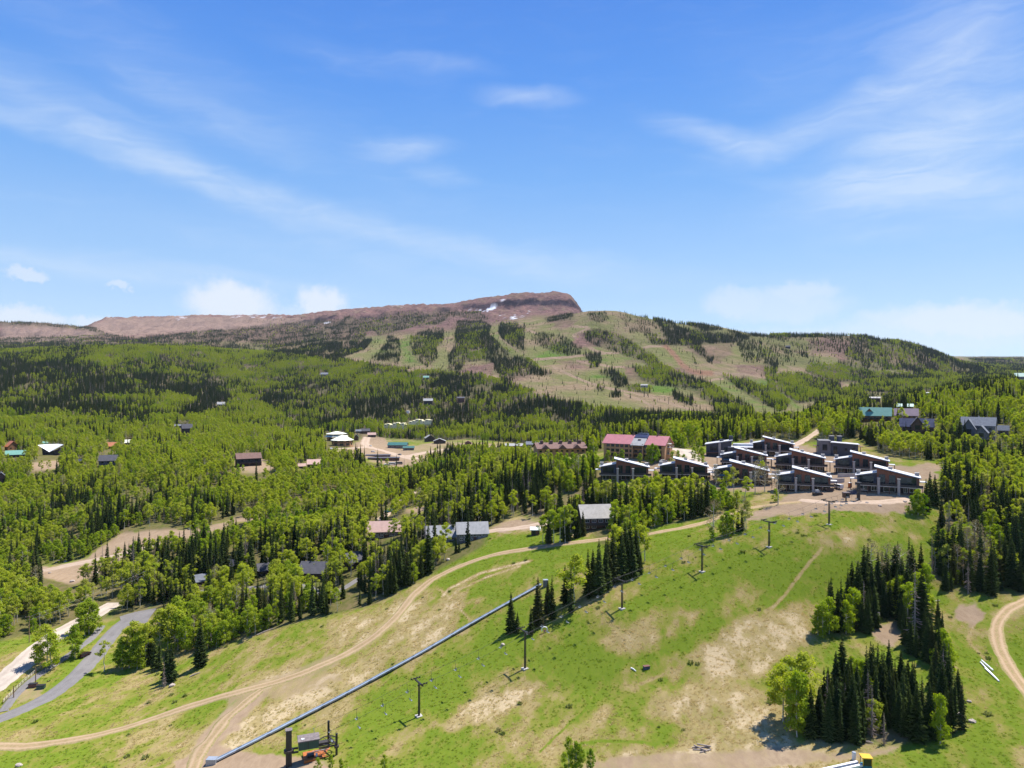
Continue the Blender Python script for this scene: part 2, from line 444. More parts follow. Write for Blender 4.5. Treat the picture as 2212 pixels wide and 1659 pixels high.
def ground(x, y):
    """terrain height under points (arrays or numbers)"""
    x, y = np.asarray(x, float), np.asarray(y, float)
    fu = np.clip((x / y * F + CU - US[0]) / (US[1] - US[0]), 0, len(US) - 1.001)
    j = fu.astype(int); a = fu - j
    i = np.clip(np.searchsorted(YS, y) - 1, 0, len(YS) - 2)
    b = np.clip((y - YS[i]) / (YS[i + 1] - YS[i]), 0, 1)
    return (ZG[i, j] * (1 - a) + ZG[i, j + 1] * a) * (1 - b) + (ZG[i + 1, j] * (1 - a) + ZG[i + 1, j + 1] * a) * b

VG = CV + (H - ZG) * F / YY                     # sight line to every terrain vertex
CMIN = np.minimum.accumulate(VG, axis=0)        # highest thing seen so far on each bearing

def hit(u, v):
    """the ground point met by the sight line through pixel (u, v)"""
    j = (u - US[0]) / (US[1] - US[0])
    j0 = int(np.clip(j, 0, len(US) - 2)); a = j - j0
    col = VG[:, j0] * (1 - a) + VG[:, j0 + 1] * a
    i = int(np.argmax(col <= v))
    if col[i] > v: i = len(YS) - 2
    i = max(i, 1)
    t = np.clip((col[i - 1] - v) / (col[i - 1] - col[i] + 1e-9), 0, 1)
    y = YS[i - 1] + t * (YS[i] - YS[i - 1])
    x = (u - CU) / F * y
    return np.array([x, y, float(ground(x, y))])

def poly(txt, ox=0.0, oy=0.0, k=1.0):
    return np.array([[ox + k * float(a) for a in (p.split(',')[0],)] + [oy + k * float(p.split(',')[1])] for p in txt.split()])
def z1(t): return poly(t, 0, 275, .1243)
def z2(t): return poly(t, 250, 275, .1243)
def z3(t): return poly(t, 500, 275, .1243)
def z4(t): return poly(t, 750, 275, .1239)
def z5(t): return poly(t, 0, 462.5, .1243)

def inside(u, v, pg):
    c = np.zeros(u.shape, bool)
    n = len(pg)
    for i in range(n):
        (x1, y1), (x2, y2) = pg[i], pg[(i + 1) % n]
        if y1 == y2: continue
        c ^= ((y1 > v) != (y2 > v)) & (u < (x2 - x1) * (v - y1) / (y2 - y1) + x1)
    return c

def seg_dist(u, v, pts, closed=False):
    d = np.full(u.shape, 1e9)
    n = len(pts)
    for i in range(n if closed else n - 1):
        (x1, y1), (x2, y2) = pts[i], pts[(i + 1) % n]
        L = (x2 - x1) ** 2 + (y2 - y1) ** 2 + 1e-9
        t = np.clip(((u - x1) * (x2 - x1) + (v - y1) * (y2 - y1)) / L, 0, 1)
        d = np.minimum(d, np.hypot(u - x1 - t * (x2 - x1), v - y1 - t * (y2 - y1)))
    return d

# rough-edged coordinates used to spread the soils and grasses
NU = UU + (fbm(UU / 8.5, np.log(YY) * 60, 41) - .5) * 14
NV = VG + (fbm(UU / 8.5, np.log(YY) * 60, 47) - .5) * 7

def paint(ch, pg, val, soft=3.0):
    x0, y0 = pg.min(0) - soft - 8; x1, y1 = pg.max(0) + soft + 8
    sel = (UU > x0) & (UU < x1) & (VG > y0) & (VG < y1)
    u, v = NU[sel], NV[sel]
    d = seg_dist(u, v, pg, True)
    a = np.where(inside(u, v, pg), np.clip(.5 + .5 * d / soft, 0, 1), np.clip(.5 - .5 * d / soft, 0, 1))
    ch[sel] = ch[sel] * (1 - a) + val * a

def stroke(ch, pts, val, w, soft=.6):
    x0, y0 = pts.min(0) - w - 4; x1, y1 = pts.max(0) + w + 4
    sel = (UU > x0) & (UU < x1) & (VG > y0) & (VG < y1)
    d = seg_dist(UU[sel] + (NU[sel] - UU[sel]) * .12, VG[sel] + (NV[sel] - VG[sel]) * .12, pts)
    a = np.clip((w - d) / soft + .5, 0, 1)
    ch[sel] = ch[sel] * (1 - a) + val * a

dry = np.full(YY.shape, .42); bare = np.zeros(YY.shape); rock = np.zeros(YY.shape); snow = np.zeros(YY.shape); cliff = np.zeros(YY.shape)
floor_ = np.zeros(YY.shape); pale = np.zeros(YY.shape); red = np.zeros(YY.shape)
# --- meadow: lush (low) to dry (high)
for t, val, s in (
    ("540,660 600,625 660,590 720,560 790,525 845,513 905,520 935,545 900,570 860,585 830,610 800,622 740,628 690,655 640,678 590,680 560,675", .10, 10),
    ("335,752 352,722 400,690 455,655 490,622 520,605 530,640 500,668 462,700 430,718 380,742", .14, 7),
    ("455,600 478,560 490,545 545,540 620,545 600,562 540,580 500,592", .22, 7),
    ("430,560 487,540 530,530 600,545 560,552 500,556 440,585", .12, 5),
    ("650,530 700,520 745,512 720,530 690,545 655,550", .20, 5),
    ("0,690 60,690 110,672 200,672 260,655 330,650 300,668 200,705 100,733 0,742", .46, 7),
    ("0,750 60,748 120,740 110,765 60,768 0,768", .30, 5), ("60,768 85,748 115,752 112,768", .08, 3),
    ("838,508 850,502 868,503 872,510 858,514 842,513", .02, 3), ("930,600 1000,600 1024,640 1024,768 930,768 970,720 975,680 955,640", .30, 8), ("905,768 940,748 985,720 1000,735 990,768", .10, 6),
    ("690,655 735,622 800,600 825,604 812,640 770,676 715,680", .86, 7), ("735,650 770,628 790,640 770,672 745,672", .98, 5),
    ("430,728 478,700 520,686 545,682 535,694 500,712 455,732", .92, 4),
    ("598,645 622,618 680,606 700,612 690,628 650,652 620,655", .74, 6),
    ("455,768 500,738 560,722 620,706 700,690 760,700 790,730 760,768", .66, 12), ("600,745 640,730 690,735 720,745 690,755 620,758", .55, 5),
    ("160,768 205,735 240,720 290,690 350,660 415,610 470,596 450,630 395,668 330,700 250,740 215,768", .88, 7),
    ("220,690 290,665 360,625 400,598 420,585 440,590 410,625 370,655 300,690 240,705", .70, 5),
    ("440,596 500,570 540,560 545,580 500,590 470,605", .30, 5),
    ("560,768 600,752 700,744 790,738 850,752 880,768", .90, 5), ("790,520 830,530 900,518 915,540 860,555 810,550", .55, 8)):
    paint(dry, poly(t), val, s)
stripe = fbm((XX - YY * .5) / 5.0, (XX * .5 + YY) / 22.0, 51)
dry += (fbm(XX / 26, YY / 26, 52) - .5) * .9 * np.clip(1.3 - np.abs(dry - .5), 0, 1) + (stripe - .5) * .6
dry += (fbm((XX - YY * .6) / 7, (XX * .6 + YY) / 12, 53) - .5) * .75 + (fbm((XX - YY * .6) / 2.6, (XX * .6 + YY) / 4.5, 54, 3) - .5) * .55
bare_tr = ("0,747 40,745 90,737 140,723 200,703 240,692 290,678 330,662 370,640 395,618 410,598 430,580 460,565", 4.5, .5), ("262,690 240,705 222,724 205,745 192,768", 9, .72), ("235,700 262,690 300,676 330,662", 9, .55), ("300,690 340,672 380,652", 5, .35)
for t, w_, val in bare_tr: stroke(bare, poly(t), val, w_, 7)
paint(bare, poly("560,770 610,755 690,748 700,752 780,744 850,752 900,742 905,750 860,762 780,768 760,775 560,775"), .62, 5)
for t, w_, val in (("951,634 962,648 975,660 1000,686 1010,705 1018,730 1024,745", 1.3, -.3), ("540,752 548,744 565,728 578,717 585,710 592,702 602,690", .9, .05), ("580,744 600,741 640,742 655,745", 1.4, .05), ("470,620 452,600 440,590", 1, .9)): stroke(dry, poly(t), val, w_, 1.2)
for t, w_, val in (("822,548 810,562 800,575 785,595 774,606 765,612", 1.8, .78), ("442,596 451,588 480,573.5 505,567 530,561", 1.2, 1.05), ("448,600 458,590 490,576 520,566", 1.0, .9), ("640,684 670,672", 1.5, .75), ("980,610 968,640 985,660", 1.5, .8)): stroke(dry, poly(t), val, w_, 1.4)
# --- ski hill and beyond
hill = YY > 1100
dry = np.where(hill, .66 + (fbm(XX / 140, YY / 140, 61) - .5) * 1.3 + (fbm(XX / 35, YY / 60, 62) - .5) * .5, dry)
for t, val in (("300,680 300,640 540,500 650,560 560,640 430,700", .1), ("560,640 560,520 700,520 1000,660 1100,640 900,720 700,720", .25), ("1150,870 1400,900 1400,960 1240,950", .02),
               ("1640,860 1800,830 1950,900 2212,1080 2212,1130 2000,1060 1750,950", .25), ("1200,590 1380,590 1440,740 1280,700", .3), ("2000,900 2212,950 2212,1100", .2)):
    paint(dry, z3(t), val, 3)
for t, val in (("1190,540 1300,470 1300,600 1360,720 1230,700", .12), ("880,500 1100,440 1180,430 1050,560 960,570", .2), ("1950,460 2050,560 2212,640 2212,700 2000,600", .15), ("1500,620 1580,600 1590,760 1480,760", .35)):
    paint(dry, z2(t), val, 3)
paint(dry, z4("0,830 120,840 420,1060 380,1090 0,900"), .15, 2)
rock[:] = np.clip((YY - 2900) / 500, 0, 1) * np.clip((NV * 0 + 352 - NV) / 14, 0, 1)
for t, val in (("620,470 860,450 950,480 800,580 640,590 560,560", .9), ("370,350 520,340 600,380 500,440 420,400", .75), ("470,690 700,690 720,760 600,760", .6), ("1480,570 1900,530 1880,640 1740,720 1560,640", .55), ("1370,750 1530,760 1600,800 1400,790", .6),
               ("1900,720 2120,730 2110,800 1920,790", .7), ("1000,740 1060,740 1140,850 1010,850", .7), ("0,850 250,760 220,830 60,910 0,930", .7), ("990,690 1130,650 1160,700 1020,720", .4)):
    paint(rock, z3(t), val, 2)
for t, val in (("1720,740 1960,700 1990,760 1960,830 2070,910 2050,930 1820,810 1700,790", .8), ("570,570 830,500 960,520 820,600 700,620", .7)):
    paint(rock, z2(t), val, 2)
for t, val in (("480,520 800,500 800,640 760,700 600,620 500,640", .75), ("620,860 740,850 730,890 620,880", .9), ("880,870 1010,850 1450,880 1440,900 1000,890", .85), ("560,960 700,970 740,1040 700,1060 580,1000", .8), ("0,730 110,740 100,820 0,820", .75), ("1000,600 1200,600 1190,680 1050,670", .7)):
    paint(rock, z4(t), val, 2)
rock = np.clip(rock + (fbm(XX / 60, YY / 60, 66) - .5) * .5 * (rock > .15), 0, 1)
for t in ("280,680 500,664 650,650 850,630 950,625", "430,740 600,820 720,870 860,910 1150,960 1300,1010 1450,1060 1600,1100 1770,1140", "1140,590 1200,575 1330,570", "1700,790 2000,800 2130,825", "590,485 720,430", "520,410 700,420",
          "1640,875 1720,840 1790,835", "690,700 900,740 1000,740", "1000,960 1150,1010 1230,1060", "620,690 720,715", "60,380 200,430 290,470"):
    stroke(bare, z3(t), .95, 1.25)
for t in ("1780,790 1850,765 1880,735 1980,708", "1830,765 1840,805 1960,810", "1640,400 1640,330", "1600,402 1660,400", "830,600 900,540", "1500,400 1640,398", "1830,350 1960,370 2212,400"):
    stroke(bare, z2(t), .95, 1.1)
stroke(bare, z3("1330,570 1400,640 1470,730 1550,780 1700,790"), .75, 2.6, 2); stroke(red, z3("1330,570 1400,640 1470,730 1550,780 1700,790"), .8, 2.4, 2)
stroke(bare, z3("590,490 660,540 760,610 830,625"), .7, 2.2, 2)
paint(bare, z2("820,600 830,560 930,520 900,560"), .8, 1.5)
stroke(bare, z3("0,500 100,580 150,610"), .6, 2.0, 2)
# --- bare worked ground round the buildings, cuttings, yards
for t, val, s in (("600,462 680,452 700,452 750,440 800,445 860,455 915,470 925,490 922,500 880,510 850,507 800,513 760,520 738,518 780,502 790,494 700,490 650,483", .95, 4),
    ("780,500 850,496 915,503 905,514 830,512 790,514", .9, 4), ("889,470 941,460 940,478 921,482 894,480", .7, 3),
    ("320,453 350,447 366,434 385,438 395,447 425,452 425,462 395,469 375,462 340,457", .75, 2), ("400,446 445,440 530,444 540,451 450,454 420,456", .6, 2),
    ("233,460 262,458 275,468 262,474 240,474", .85, 2), ("28,462 62,458 62,470 30,472", .85, 2), ("490,527 520,518 545,521 540,530 500,534", .8, 3), ("400,510 428,505 430,511 405,516", .75, 2), ("20,690 45,683 44,697 15,707", .55, 3),
    ("170,768 205,742 250,752 300,756 330,764 330,775 170,775", .9, 4), ("195,742 230,715 255,697 262,700 240,728 215,750", .75, 6),
    ("515,505 540,500 570,512 560,522 530,520", .6, 4), ("875,622 900,618 905,640 890,650 870,640", .7, 4), ("840,735 905,725 920,740 850,748", .6, 4), ("950,610 972,600 985,612 975,628 958,622", .75, 4),
    ("270,680 330,672 350,678 320,692 280,705 270,700", .5, 4)):
    paint(bare, poly(t), val, s)
paint(bare, z5("150,870 440,820 680,770 960,560 1220,530 1600,520 1950,430 2200,415 2212,440 1900,500 1620,600 1400,640 1280,700 1000,790 600,1000 430,960"), .9, 3)
paint(bare, z5("420,390 640,380 640,450 430,470"), .5, 3)
for t in ("640,520 700,520 700,530 640,532", "0,690 140,690 140,720 0,700"):
    paint(bare, z2(t), .5, 1)
for t in ("1720,255 1790,240 1900,262 2010,215 2100,205 2212,215 2212,245 2120,255 2030,250 1980,268 1900,285 1840,275 1760,270", "1560,270 1600,262 1610,290 1575,295", "290,395 420,355 500,360 600,330 700,320 710,350 640,352 560,380 440,385 380,405 300,415", "905,335 1000,330 1060,340 1060,360 980,352 915,358"):
    paint(cliff, z2(t), 1.0, 1.0)
for t in ("0,225 60,215 130,205 200,195 270,190 290,215 330,195 385,205 390,225 340,235 280,222 180,245 100,250 60,275 0,250", "415,200 450,205 460,245 420,235", "455,205 520,205 590,200 630,240 645,270 600,245 540,240 470,225"):
    paint(cliff, z3(t), 1.0, 1.0)
cliff *= np.clip((fbm(XX / 22, YY / 60, 97) - .25) / .15, .5, 1)
for t, val in (("0,323 46,325 88,329 105,334 70,342 20,343 0,341", .8), ("90,325 109,318 204,316 300,318 330,322 200,332 130,336 98,334", .85)):
    paint(pale, poly(t), val, 2)
for t in ("1760,280 1850,275 1900,265 2020,250 1960,275 1890,290", "2030,195 2050,200 2035,210", "1820,280 1880,270 1880,285", "1900,285 2010,255 1960,285", "2020,320 2040,335 2025,335", "2085,355 2115,325 2125,330 2100,360", "580,385 650,370 690,370 620,395", "0,335 80,330 240,340 100,345",
          "1110,258 1230,240 1240,246 1120,262", "500,420 520,412"):
    paint(snow, z2(t), 1.0, .7)
for t in ("5,195 35,192 20,208", "5,320 30,335 8,332", "80,355 110,325 125,325 95,360", "145,330 170,328 150,338", "210,303 250,298 230,310"):
    paint(snow, z3(t), 1.0, .6)
for t in ("1420,340 1500,338 1490,346", "1870,330 1960,332 1900,338", "880,345 920,342 900,350", "1100,335 1140,338"):
    paint(snow, z1(t), .9, .6)
snow *= np.clip((fbm(XX / 30, YY / 90, 57) - .42) / .08, 0, 1)
# ------------------------------------------------------------------ forest zones: (outline, trees kept 0..1, share of aspens, height factor); later ones win
ZONES = [(poly(t), d, a, h) for t, d, a, h in (
    ("-120,300 0,338 46,337 90,336 105,334 130,338 260,326 330,320 380,318 440,311 480,312 500,330 480,345 440,372 330,362 260,354 200,349 150,347 60,350 0,352 -120,356", .62, .06, .85),
    ("-120,350 0,350 60,348 150,345 200,348 260,353 330,360 372,374 440,372 480,376 520,388 560,402 600,410 640,416 720,421 790,424 860,420 860,438 800,443 745,440 700,447 670,450 600,452 560,456 520,462 600,463 600,490 650,493 720,499 742,506 735,513 700,520 655,527 640,545 600,545 590,530 560,535 545,522 488,530 485,545 460,558 430,575 400,592 370,606 300,622 240,640 205,652 182,652 165,640 150,612 120,608 95,617 60,624 0,640 -120,650", 1, .58, 1),
    ("-120,366 0,362 120,365 220,375 232,402 200,420 120,418 80,415 0,412 -120,415", 1, .10, 1.0),
    ("80,360 200,353 240,362 250,380 120,374", 1, .62, 1), ("100,400 160,394 200,402 180,416 120,414", 1, .7, 1),
    ("-120,424 0,419 250,430 330,450 300,480 0,480 -120,480", 1, .88, 1), ("0,398 90,398 90,412 0,412", .9, .15, 1),
    ("240,392 340,386 470,395 560,412 600,430 500,436 420,420 300,428", .95, .28, 1.0), ("330,365 480,380 520,395 470,398 330,390", 1, .34, 1),
    ("250,352 330,360 430,374 420,384 300,382 250,376", 1, .66, 1),
    ("500,395 560,405 640,418 720,424 720,436 640,436 540,420", 1, .30, 1.1), ("480,415 560,425 640,436 640,446 520,440 470,428", 1, .66, 1.0),
    ("640,436 720,430 790,426 860,428 860,438 800,441 745,439 700,445 660,448", 1, .72, 1.15),
    ("430,480 470,462 600,465 600,490 570,505 500,512 440,500", 1, .55, 1.1), ("500,500 600,490 735,500 735,513 655,526 600,520 540,522 500,520", .78, .45, 1.05),
    ("190,545 300,540 480,542 480,548 430,575 370,606 300,622 240,640 205,652 190,640", 1, .56, 1.12),
    ("-60,500 0,490 200,478 250,492 230,520 120,535 0,555 -60,560", 1, .62, 1.0), ("250,480 390,480 384,520 300,540 240,545 240,510", 1, .72, 1.0),
    ("-60,585 0,580 60,590 120,575 150,570 160,612 60,626 0,642 -60,650", 1, .72, 1.05), ("-60,555 0,552 130,530 60,565 20,570 0,590 -60,590", .75, .8, .9),
    ("815,737 830,712 845,690 880,690 905,700 940,690 962,720 955,737 920,744 860,744 830,744", .85, .06, .95), ("822,634 845,610 860,596 900,584 920,594 930,620 940,664 925,657 905,640 880,610 862,632 840,638", .8, .2, .9), ("562,612 600,594 640,572 640,562 610,572 590,584 560,602", .75, .12, .95),
    ("925,600 945,640 955,690 948,700 935,670 920,620", .35, .4, .7),
    # right-hand forest
    ("800,424 830,398 870,380 960,372 1144,362 1144,560 1060,592 1000,596 945,592 928,575 945,545 945,512 926,502 943,480 943,462 900,458 880,455 862,440 855,424", .95, .55, 1.05),
    ("945,500 1144,480 1144,590 1000,596 945,592 930,575", .85, .45, 1.12), ("1000,470 1060,470 1060,510 1000,515 950,500", .9, .66, 1),
    ("990,392 1144,380 1144,430 1010,428", .8, .62, 1.1),
    ("926,545 946,530 950,560 930,575", .25, .6, .8), ("1000,565 1030,560 1030,572 1000,575", .1, .5, 1),
    # ridge on the right and the slopes under it
    ("790,333 889,338 912,343 935,350 963,363 985,366 985,375 940,378 900,370 850,372 800,352 770,345 770,333", .62, .3, .95),
    ("810,360 905,378 905,384 830,382 806,372", 1, .93, .75), ("850,372 985,375 1060,370 1060,384 960,394 900,388 850,382", .95, .5, .9),
    ("960,355 1060,350 1060,372 1000,374", .95, .25, .9), ("810,384 835,384 850,400 900,400 900,410 860,420 845,400", .75, .35, .85), ("860,392 905,392 905,400 870,402", .35, .3, .8),
    ("762,378 800,374 840,384 842,397 800,404 780,392", .9, .6, .8), ("750,397 770,385 790,405 780,412", .9, .55, .85))]
ZONES.append((poly("500,330 580,312 640,315 700,326 760,336 800,340 795,372 770,380 760,400 740,418 720,420 650,414 600,408 560,400 520,386 490,376"), .025, .15, .6))
ZONES.append((z2("700,660 860,560 940,500 930,465 1050,430 1200,420 1380,400 1480,350 1600,330 1700,335 1760,355 2000,368 2212,375 2300,390 2300,800 1900,790 1600,800 1400,765 1200,745 860,705"), .05, .1, .6))
ZONES.append((poly("-80,318 0,320.5 46,322 88,326 102,331 108,335 96,333 88,330.5 46,326.5 0,325.5 -80,325"), .75, .03, .9))
ZONES.append((poly("110,322 150,320 200,319 260,319 320,317 330,321 260,323 200,321.5 150,322"), .10, .03, .8))
ZONES.append((z2("1100,300 1600,300 1700,330 1480,350 1380,395 1180,430 900,430 880,400"), .55, .06, .85))
for t, d, a, h in (("620,660 760,640 700,700 560,700", .9, .1, .9), ("450,450 620,450 640,540 470,560 420,520", 1, .05, .9), ("780,330 960,400 930,460 760,470 640,470 560,440 700,380", .8, .1, .9), ("940,400 1480,310 1500,330 1380,400 1050,490 1030,490", .85, .12, .85), ("720,670 930,600 990,520 930,525 850,580 730,650", 1, .08, .9), ("1330,430 1590,325 1590,350 1520,400 1400,410", .9, .1, .85),
     ("950,700 1100,560 1110,490 1190,510 1220,600 1190,720 1100,690", .62, .15, .8), ("1290,500 1440,430 1550,430 1560,520 1500,600 1510,680 1430,740 1340,690 1290,600", .66, .2, .85),
     ("1660,370 1880,370 1940,420 1920,480 2030,580 2080,680 1990,770 1960,710 1860,690 1740,700 1700,770 1590,770 1590,660 1640,590 1650,500", .75, .15, .9), ("1740,600 1900,640 1900,690 1760,690", .9, .8, .8), ("2000,410 2200,480 2212,620 2120,560 2000,480", .75, .15, .85), ("1960,370 2212,400 2212,460 2060,410", .55, .15, .8),
     ("2050,700 2212,640 2212,820 2000,800 1960,760", .75, .1, .85)):
    ZONES.append((z2(t), d, a, h))
for t, d, a, h in (("0,390 190,450 200,490 100,500 215,610 130,600 0,500", .75, .15, .85), ("0,570 150,660 330,760 430,795 350,815 230,800 150,830 80,860 0,880", .7, .2, .85), ("150,660 240,680 330,760 420,790 300,760", .9, .7, .8), ("240,500 330,470 500,490 650,590 650,640 510,660 410,620 260,540", .5, .15, .8),
     ("670,470 790,440 980,500 1120,580 1270,680 1300,740 1200,740 1150,690 1000,650 870,600 760,570 690,520", .8, .22, .8), ("360,350 590,300 590,360 380,380", .7, .1, .7), ("700,310 850,300 880,360 800,390 720,360", .5, .1, .7), ("660,640 810,630 820,700 770,760 720,750 720,700", .7, .2, .85),
     ("780,780 900,760 1020,830 1030,900 940,910 890,850", .85, .2, .9), ("1060,740 1300,730 1420,790 1560,830 1720,900 1850,980 2030,1080 2040,1140 1780,1140 1690,1050 1550,940 1400,900 1280,890 1140,850", .92, .45, .9), ("1390,950 1560,1000 1550,1060 1400,1000", .85, .1, .95), ("780,900 840,900 840,940 790,940", .8, .4, .8), ("890,950 970,940 970,985 900,985", .7, .2, .85),
     ("1010,900 1120,880 1220,930 1200,960 1010,930", .9, .85, .85), ("940,300 1180,350 1300,430 1350,540 1200,540 1150,470 1050,470 990,390", .32, .1, .75), ("1100,330 1480,385 1700,415 1960,480 2212,500 2212,515 2000,520 1900,545 1700,560 1500,570 1220,560 1200,520 1330,530 1300,430 1220,350", .95, .05, .9), ("1400,390 1500,400 1640,460 1800,440 1900,480 1800,480 1640,470 1420,420", .1, .2, .7),
     ("1500,590 1600,560 1720,680 1700,720 1620,660 1560,600", .75, .1, .8), ("1900,540 2212,520 2212,680 2080,720 1960,700", .4, .12, .8), ("1790,810 1960,850 2100,900 2212,1010 2212,1080 2050,1000 1900,900", .9, .6, .9), ("1540,620 1590,720 1570,730", .8, .1, .5)):
    ZONES.append((z3(t), d, a, h))
for t, d, a, h in (("0,500 300,505 800,500 820,560 700,720 480,720 300,740 60,720 0,700", .30, .1, .85), ("540,620 720,620 800,680 640,740 500,680", .06, .3, .6), ("0,870 110,960 260,1010 290,1090 180,1070 60,1000 0,960", .9, .6, .9), ("120,840 300,800 480,830 730,900 740,970 600,980 500,1000 380,1040 270,960", .85, .55, .9), ("110,700 230,720 220,800 120,820", .9, .4, .85)):
    ZONES.append((z4(t), d, a, h))
CLEAR = []            # (outline, ...) kept free of trees; filled by the buildings too
for t in ("320,452 350,447 366,434 385,438 440,441 470,439 530,444 540,450 450,454 425,462 395,469 380,465 345,457", "30,463 62,459 60,469 32,471", "235,460 262,458 275,468 262,474 240,474", "490,527 520,515 545,519 545,530 520,532 490,533", "405,508 430,503 432,512 410,517",
          "600,462 668,456 680,450 700,452 706,470 720,482 700,486 640,484", "700,452 750,440 800,445 860,455 915,470 928,492 920,506 870,508 800,512 760,518 745,512 775,500 770,492 700,489", "889,470 943,458 943,482 921,484 894,480", "806,436 822,424 828,424 816,438"):
    CLEAR.append(poly(t))
CLEAR.append(z5("150,870 440,820 680,770 960,575 1220,545 1600,530 1950,435 2200,425 2212,440 1900,490 1620,610 1400,640 1280,690 1000,780 600,985 430,950"))
CLEAR.append(z1("1880,560 1960,520 1980,560"))

def forest(u, v):
    dens, asp, hs = np.zeros(u.shape), np.full(u.shape, .5), np.ones(u.shape)
    for pg, d, a, h in ZONES:
        (x0, y0), (x1, y1) = pg.min(0), pg.max(0)
        idx = np.nonzero((u > x0) & (u < x1) & (v > y0) & (v < y1))[0]
        if len(idx) == 0: continue
        idx = idx[inside(u[idx], v[idx], pg)]
        dens[idx], asp[idx], hs[idx] = d, a, h
    return dens, asp, hs

# ------------------------------------------------------------------ roads: real strips draped on the terrain
ROADS = []            # world centre lines with half widths, used to keep trees off
def road(name, label_mat, uv, w0, w1=None, lift=.18, step=3.0, rough_edge=.35, clear=2.2):
    w1 = w1 or w0
    P = np.array([hit(u, v)[:2] for u, v in uv])
    seg = np.concatenate([[0], np.cumsum(np.hypot(*np.diff(P, axis=0).T))])
    n = max(int(seg[-1] / step), 8)
    t = np.linspace(0, seg[-1], n)
    C = np.stack([pchip(seg, P[:, 0], t), pchip(seg, P[:, 1], t)], 1)
    for _ in range(3): C[1:-1] = .25 * C[:-2] + .5 * C[1:-1] + .25 * C[2:]
    T = np.gradient(C, axis=0); T /= np.hypot(*T.T)[:, None]
    Nn = np.stack([-T[:, 1], T[:, 0]], 1)
    w = np.linspace(w0, w1, n) * .5
    k = 7
    vs = np.zeros((n, k, 3))
    e0 = 1 + (vnoise(t / 5, t * 0, 91) - .5) * rough_edge; e1 = 1 + (vnoise(t / 5, t * 0, 92) - .5) * rough_edge
    for j in range(k):
        f = j / (k - 1) * 2 - 1
        off = w * f * np.where(f < 0, e0, e1)
        q = C + Nn * off[:, None]
        vs[:, j, :2] = q
        vs[:, j, 2] = ground(q[:, 0], q[:, 1]) + lift - (.22 if abs(f) > .9 else 0)
    ids = np.arange(n * k).reshape(n, k)
    fc = np.stack([ids[:-1, :-1], ids[:-1, 1:], ids[1:, 1:], ids[1:, :-1]], -1).reshape(-1, 4)
    me = np_mesh(name, vs.reshape(-1, 3), fc, M[label_mat], smooth=True)
    uvl = me.uv_layers.new(name="along")
    uvv = np.stack([np.tile(np.linspace(-1, 1, k), (n, 1)), np.tile(t[:, None], (1, k))], -1).reshape(-1, 2)
    uvl.data.foreach_set('uv', uvv[fc.ravel()].astype(np.float32).ravel())
    o = link(name, me)
    o['kind'] = 'structure'
    ROADS.append((C, w + clear))
    return o

def track_mat(name, c1, c2, ruts, worn, edge_mix):
    """packed earth or asphalt, with wheel ruts along the strip"""
    m, nt, out = new_mat(name)
    uvn = nt.add('ShaderNodeUVMap', uv_map="along").outputs[0]
    sp = nt.add('ShaderNodeSeparateXYZ', {0: uvn})
    pos = nt.add('ShaderNodeNewGeometry').outputs['Position']
    n1 = nt.noise(pos, .22, 5, .65); n2 = nt.noise(pos, 1.6, 4, .7)
    col = nt.mix(nt.ramp(nt.m('ADD', nt.m('MULTIPLY', n1, .6), nt.m('MULTIPLY', n2, .4)), .35, .65), c1, c2)
    x = nt.m('ABSOLUTE', nt.m('ADD', sp.outputs[0], nt.m('MULTIPLY', nt.m('SUBTRACT', nt.noise(pos, .12), .5), .35)))
    rut = nt.m('SUBTRACT', 1.0, nt.ramp(nt.m('ABSOLUTE', nt.m('SUBTRACT', x, .48)), .05, .26))
    col = nt.mix(nt.m('MULTIPLY', rut, ruts), col, worn)
    if edge_mix:
        grass = nt.mix(nt.noise(pos, .9, 3), (.10, .13, .03), (.26, .22, .09))
        mid = nt.m('MULTIPLY', nt.m('SUBTRACT', 1.0, nt.ramp(x, .05, .30)), edge_mix)
        ed = nt.ramp(nt.m('ADD', nt.m('ABSOLUTE', sp.outputs[0]), nt.m('MULTIPLY', nt.m('SUBTRACT', n2, .5), 1.3)), .55, 1.02)
        f = nt.m('MAXIMUM', nt.m('MULTIPLY', mid, nt.ramp(n2, .4, .6)), nt.m('MULTIPLY', ed, .85))
        col = nt.mix(f, col, grass)
    bp = nt.add('ShaderNodeBump', {'Height': n2, 'Strength': .35, 'Distance': .2})
    b = nt.add('ShaderNodeBsdfDiffuse', {'Color': col, 'Normal': bp.outputs[0]})
    nt.t.links.new(b.outputs[0], out.inputs[0])
    return m
M['dirt_track'] = track_mat('packed_earth', (.325, .231, .137), (.254, .178, .101), .5, (.397, .296, .192), .5)
M['wide_dirt'] = track_mat('graded_dirt', (.392, .300, .223), (.311, .232, .169), .35, (.446, .354, .270), 0)
M['gravel'] = track_mat('pale_gravel', (.450, .381, .312), (.356, .300, .244), .5, (.300, .250, .206), 0)
M['asphalt'] = track_mat('worn_asphalt', (.190, .178, .172), (.150, .140, .136), .25, (.220, .208, .200), 0)

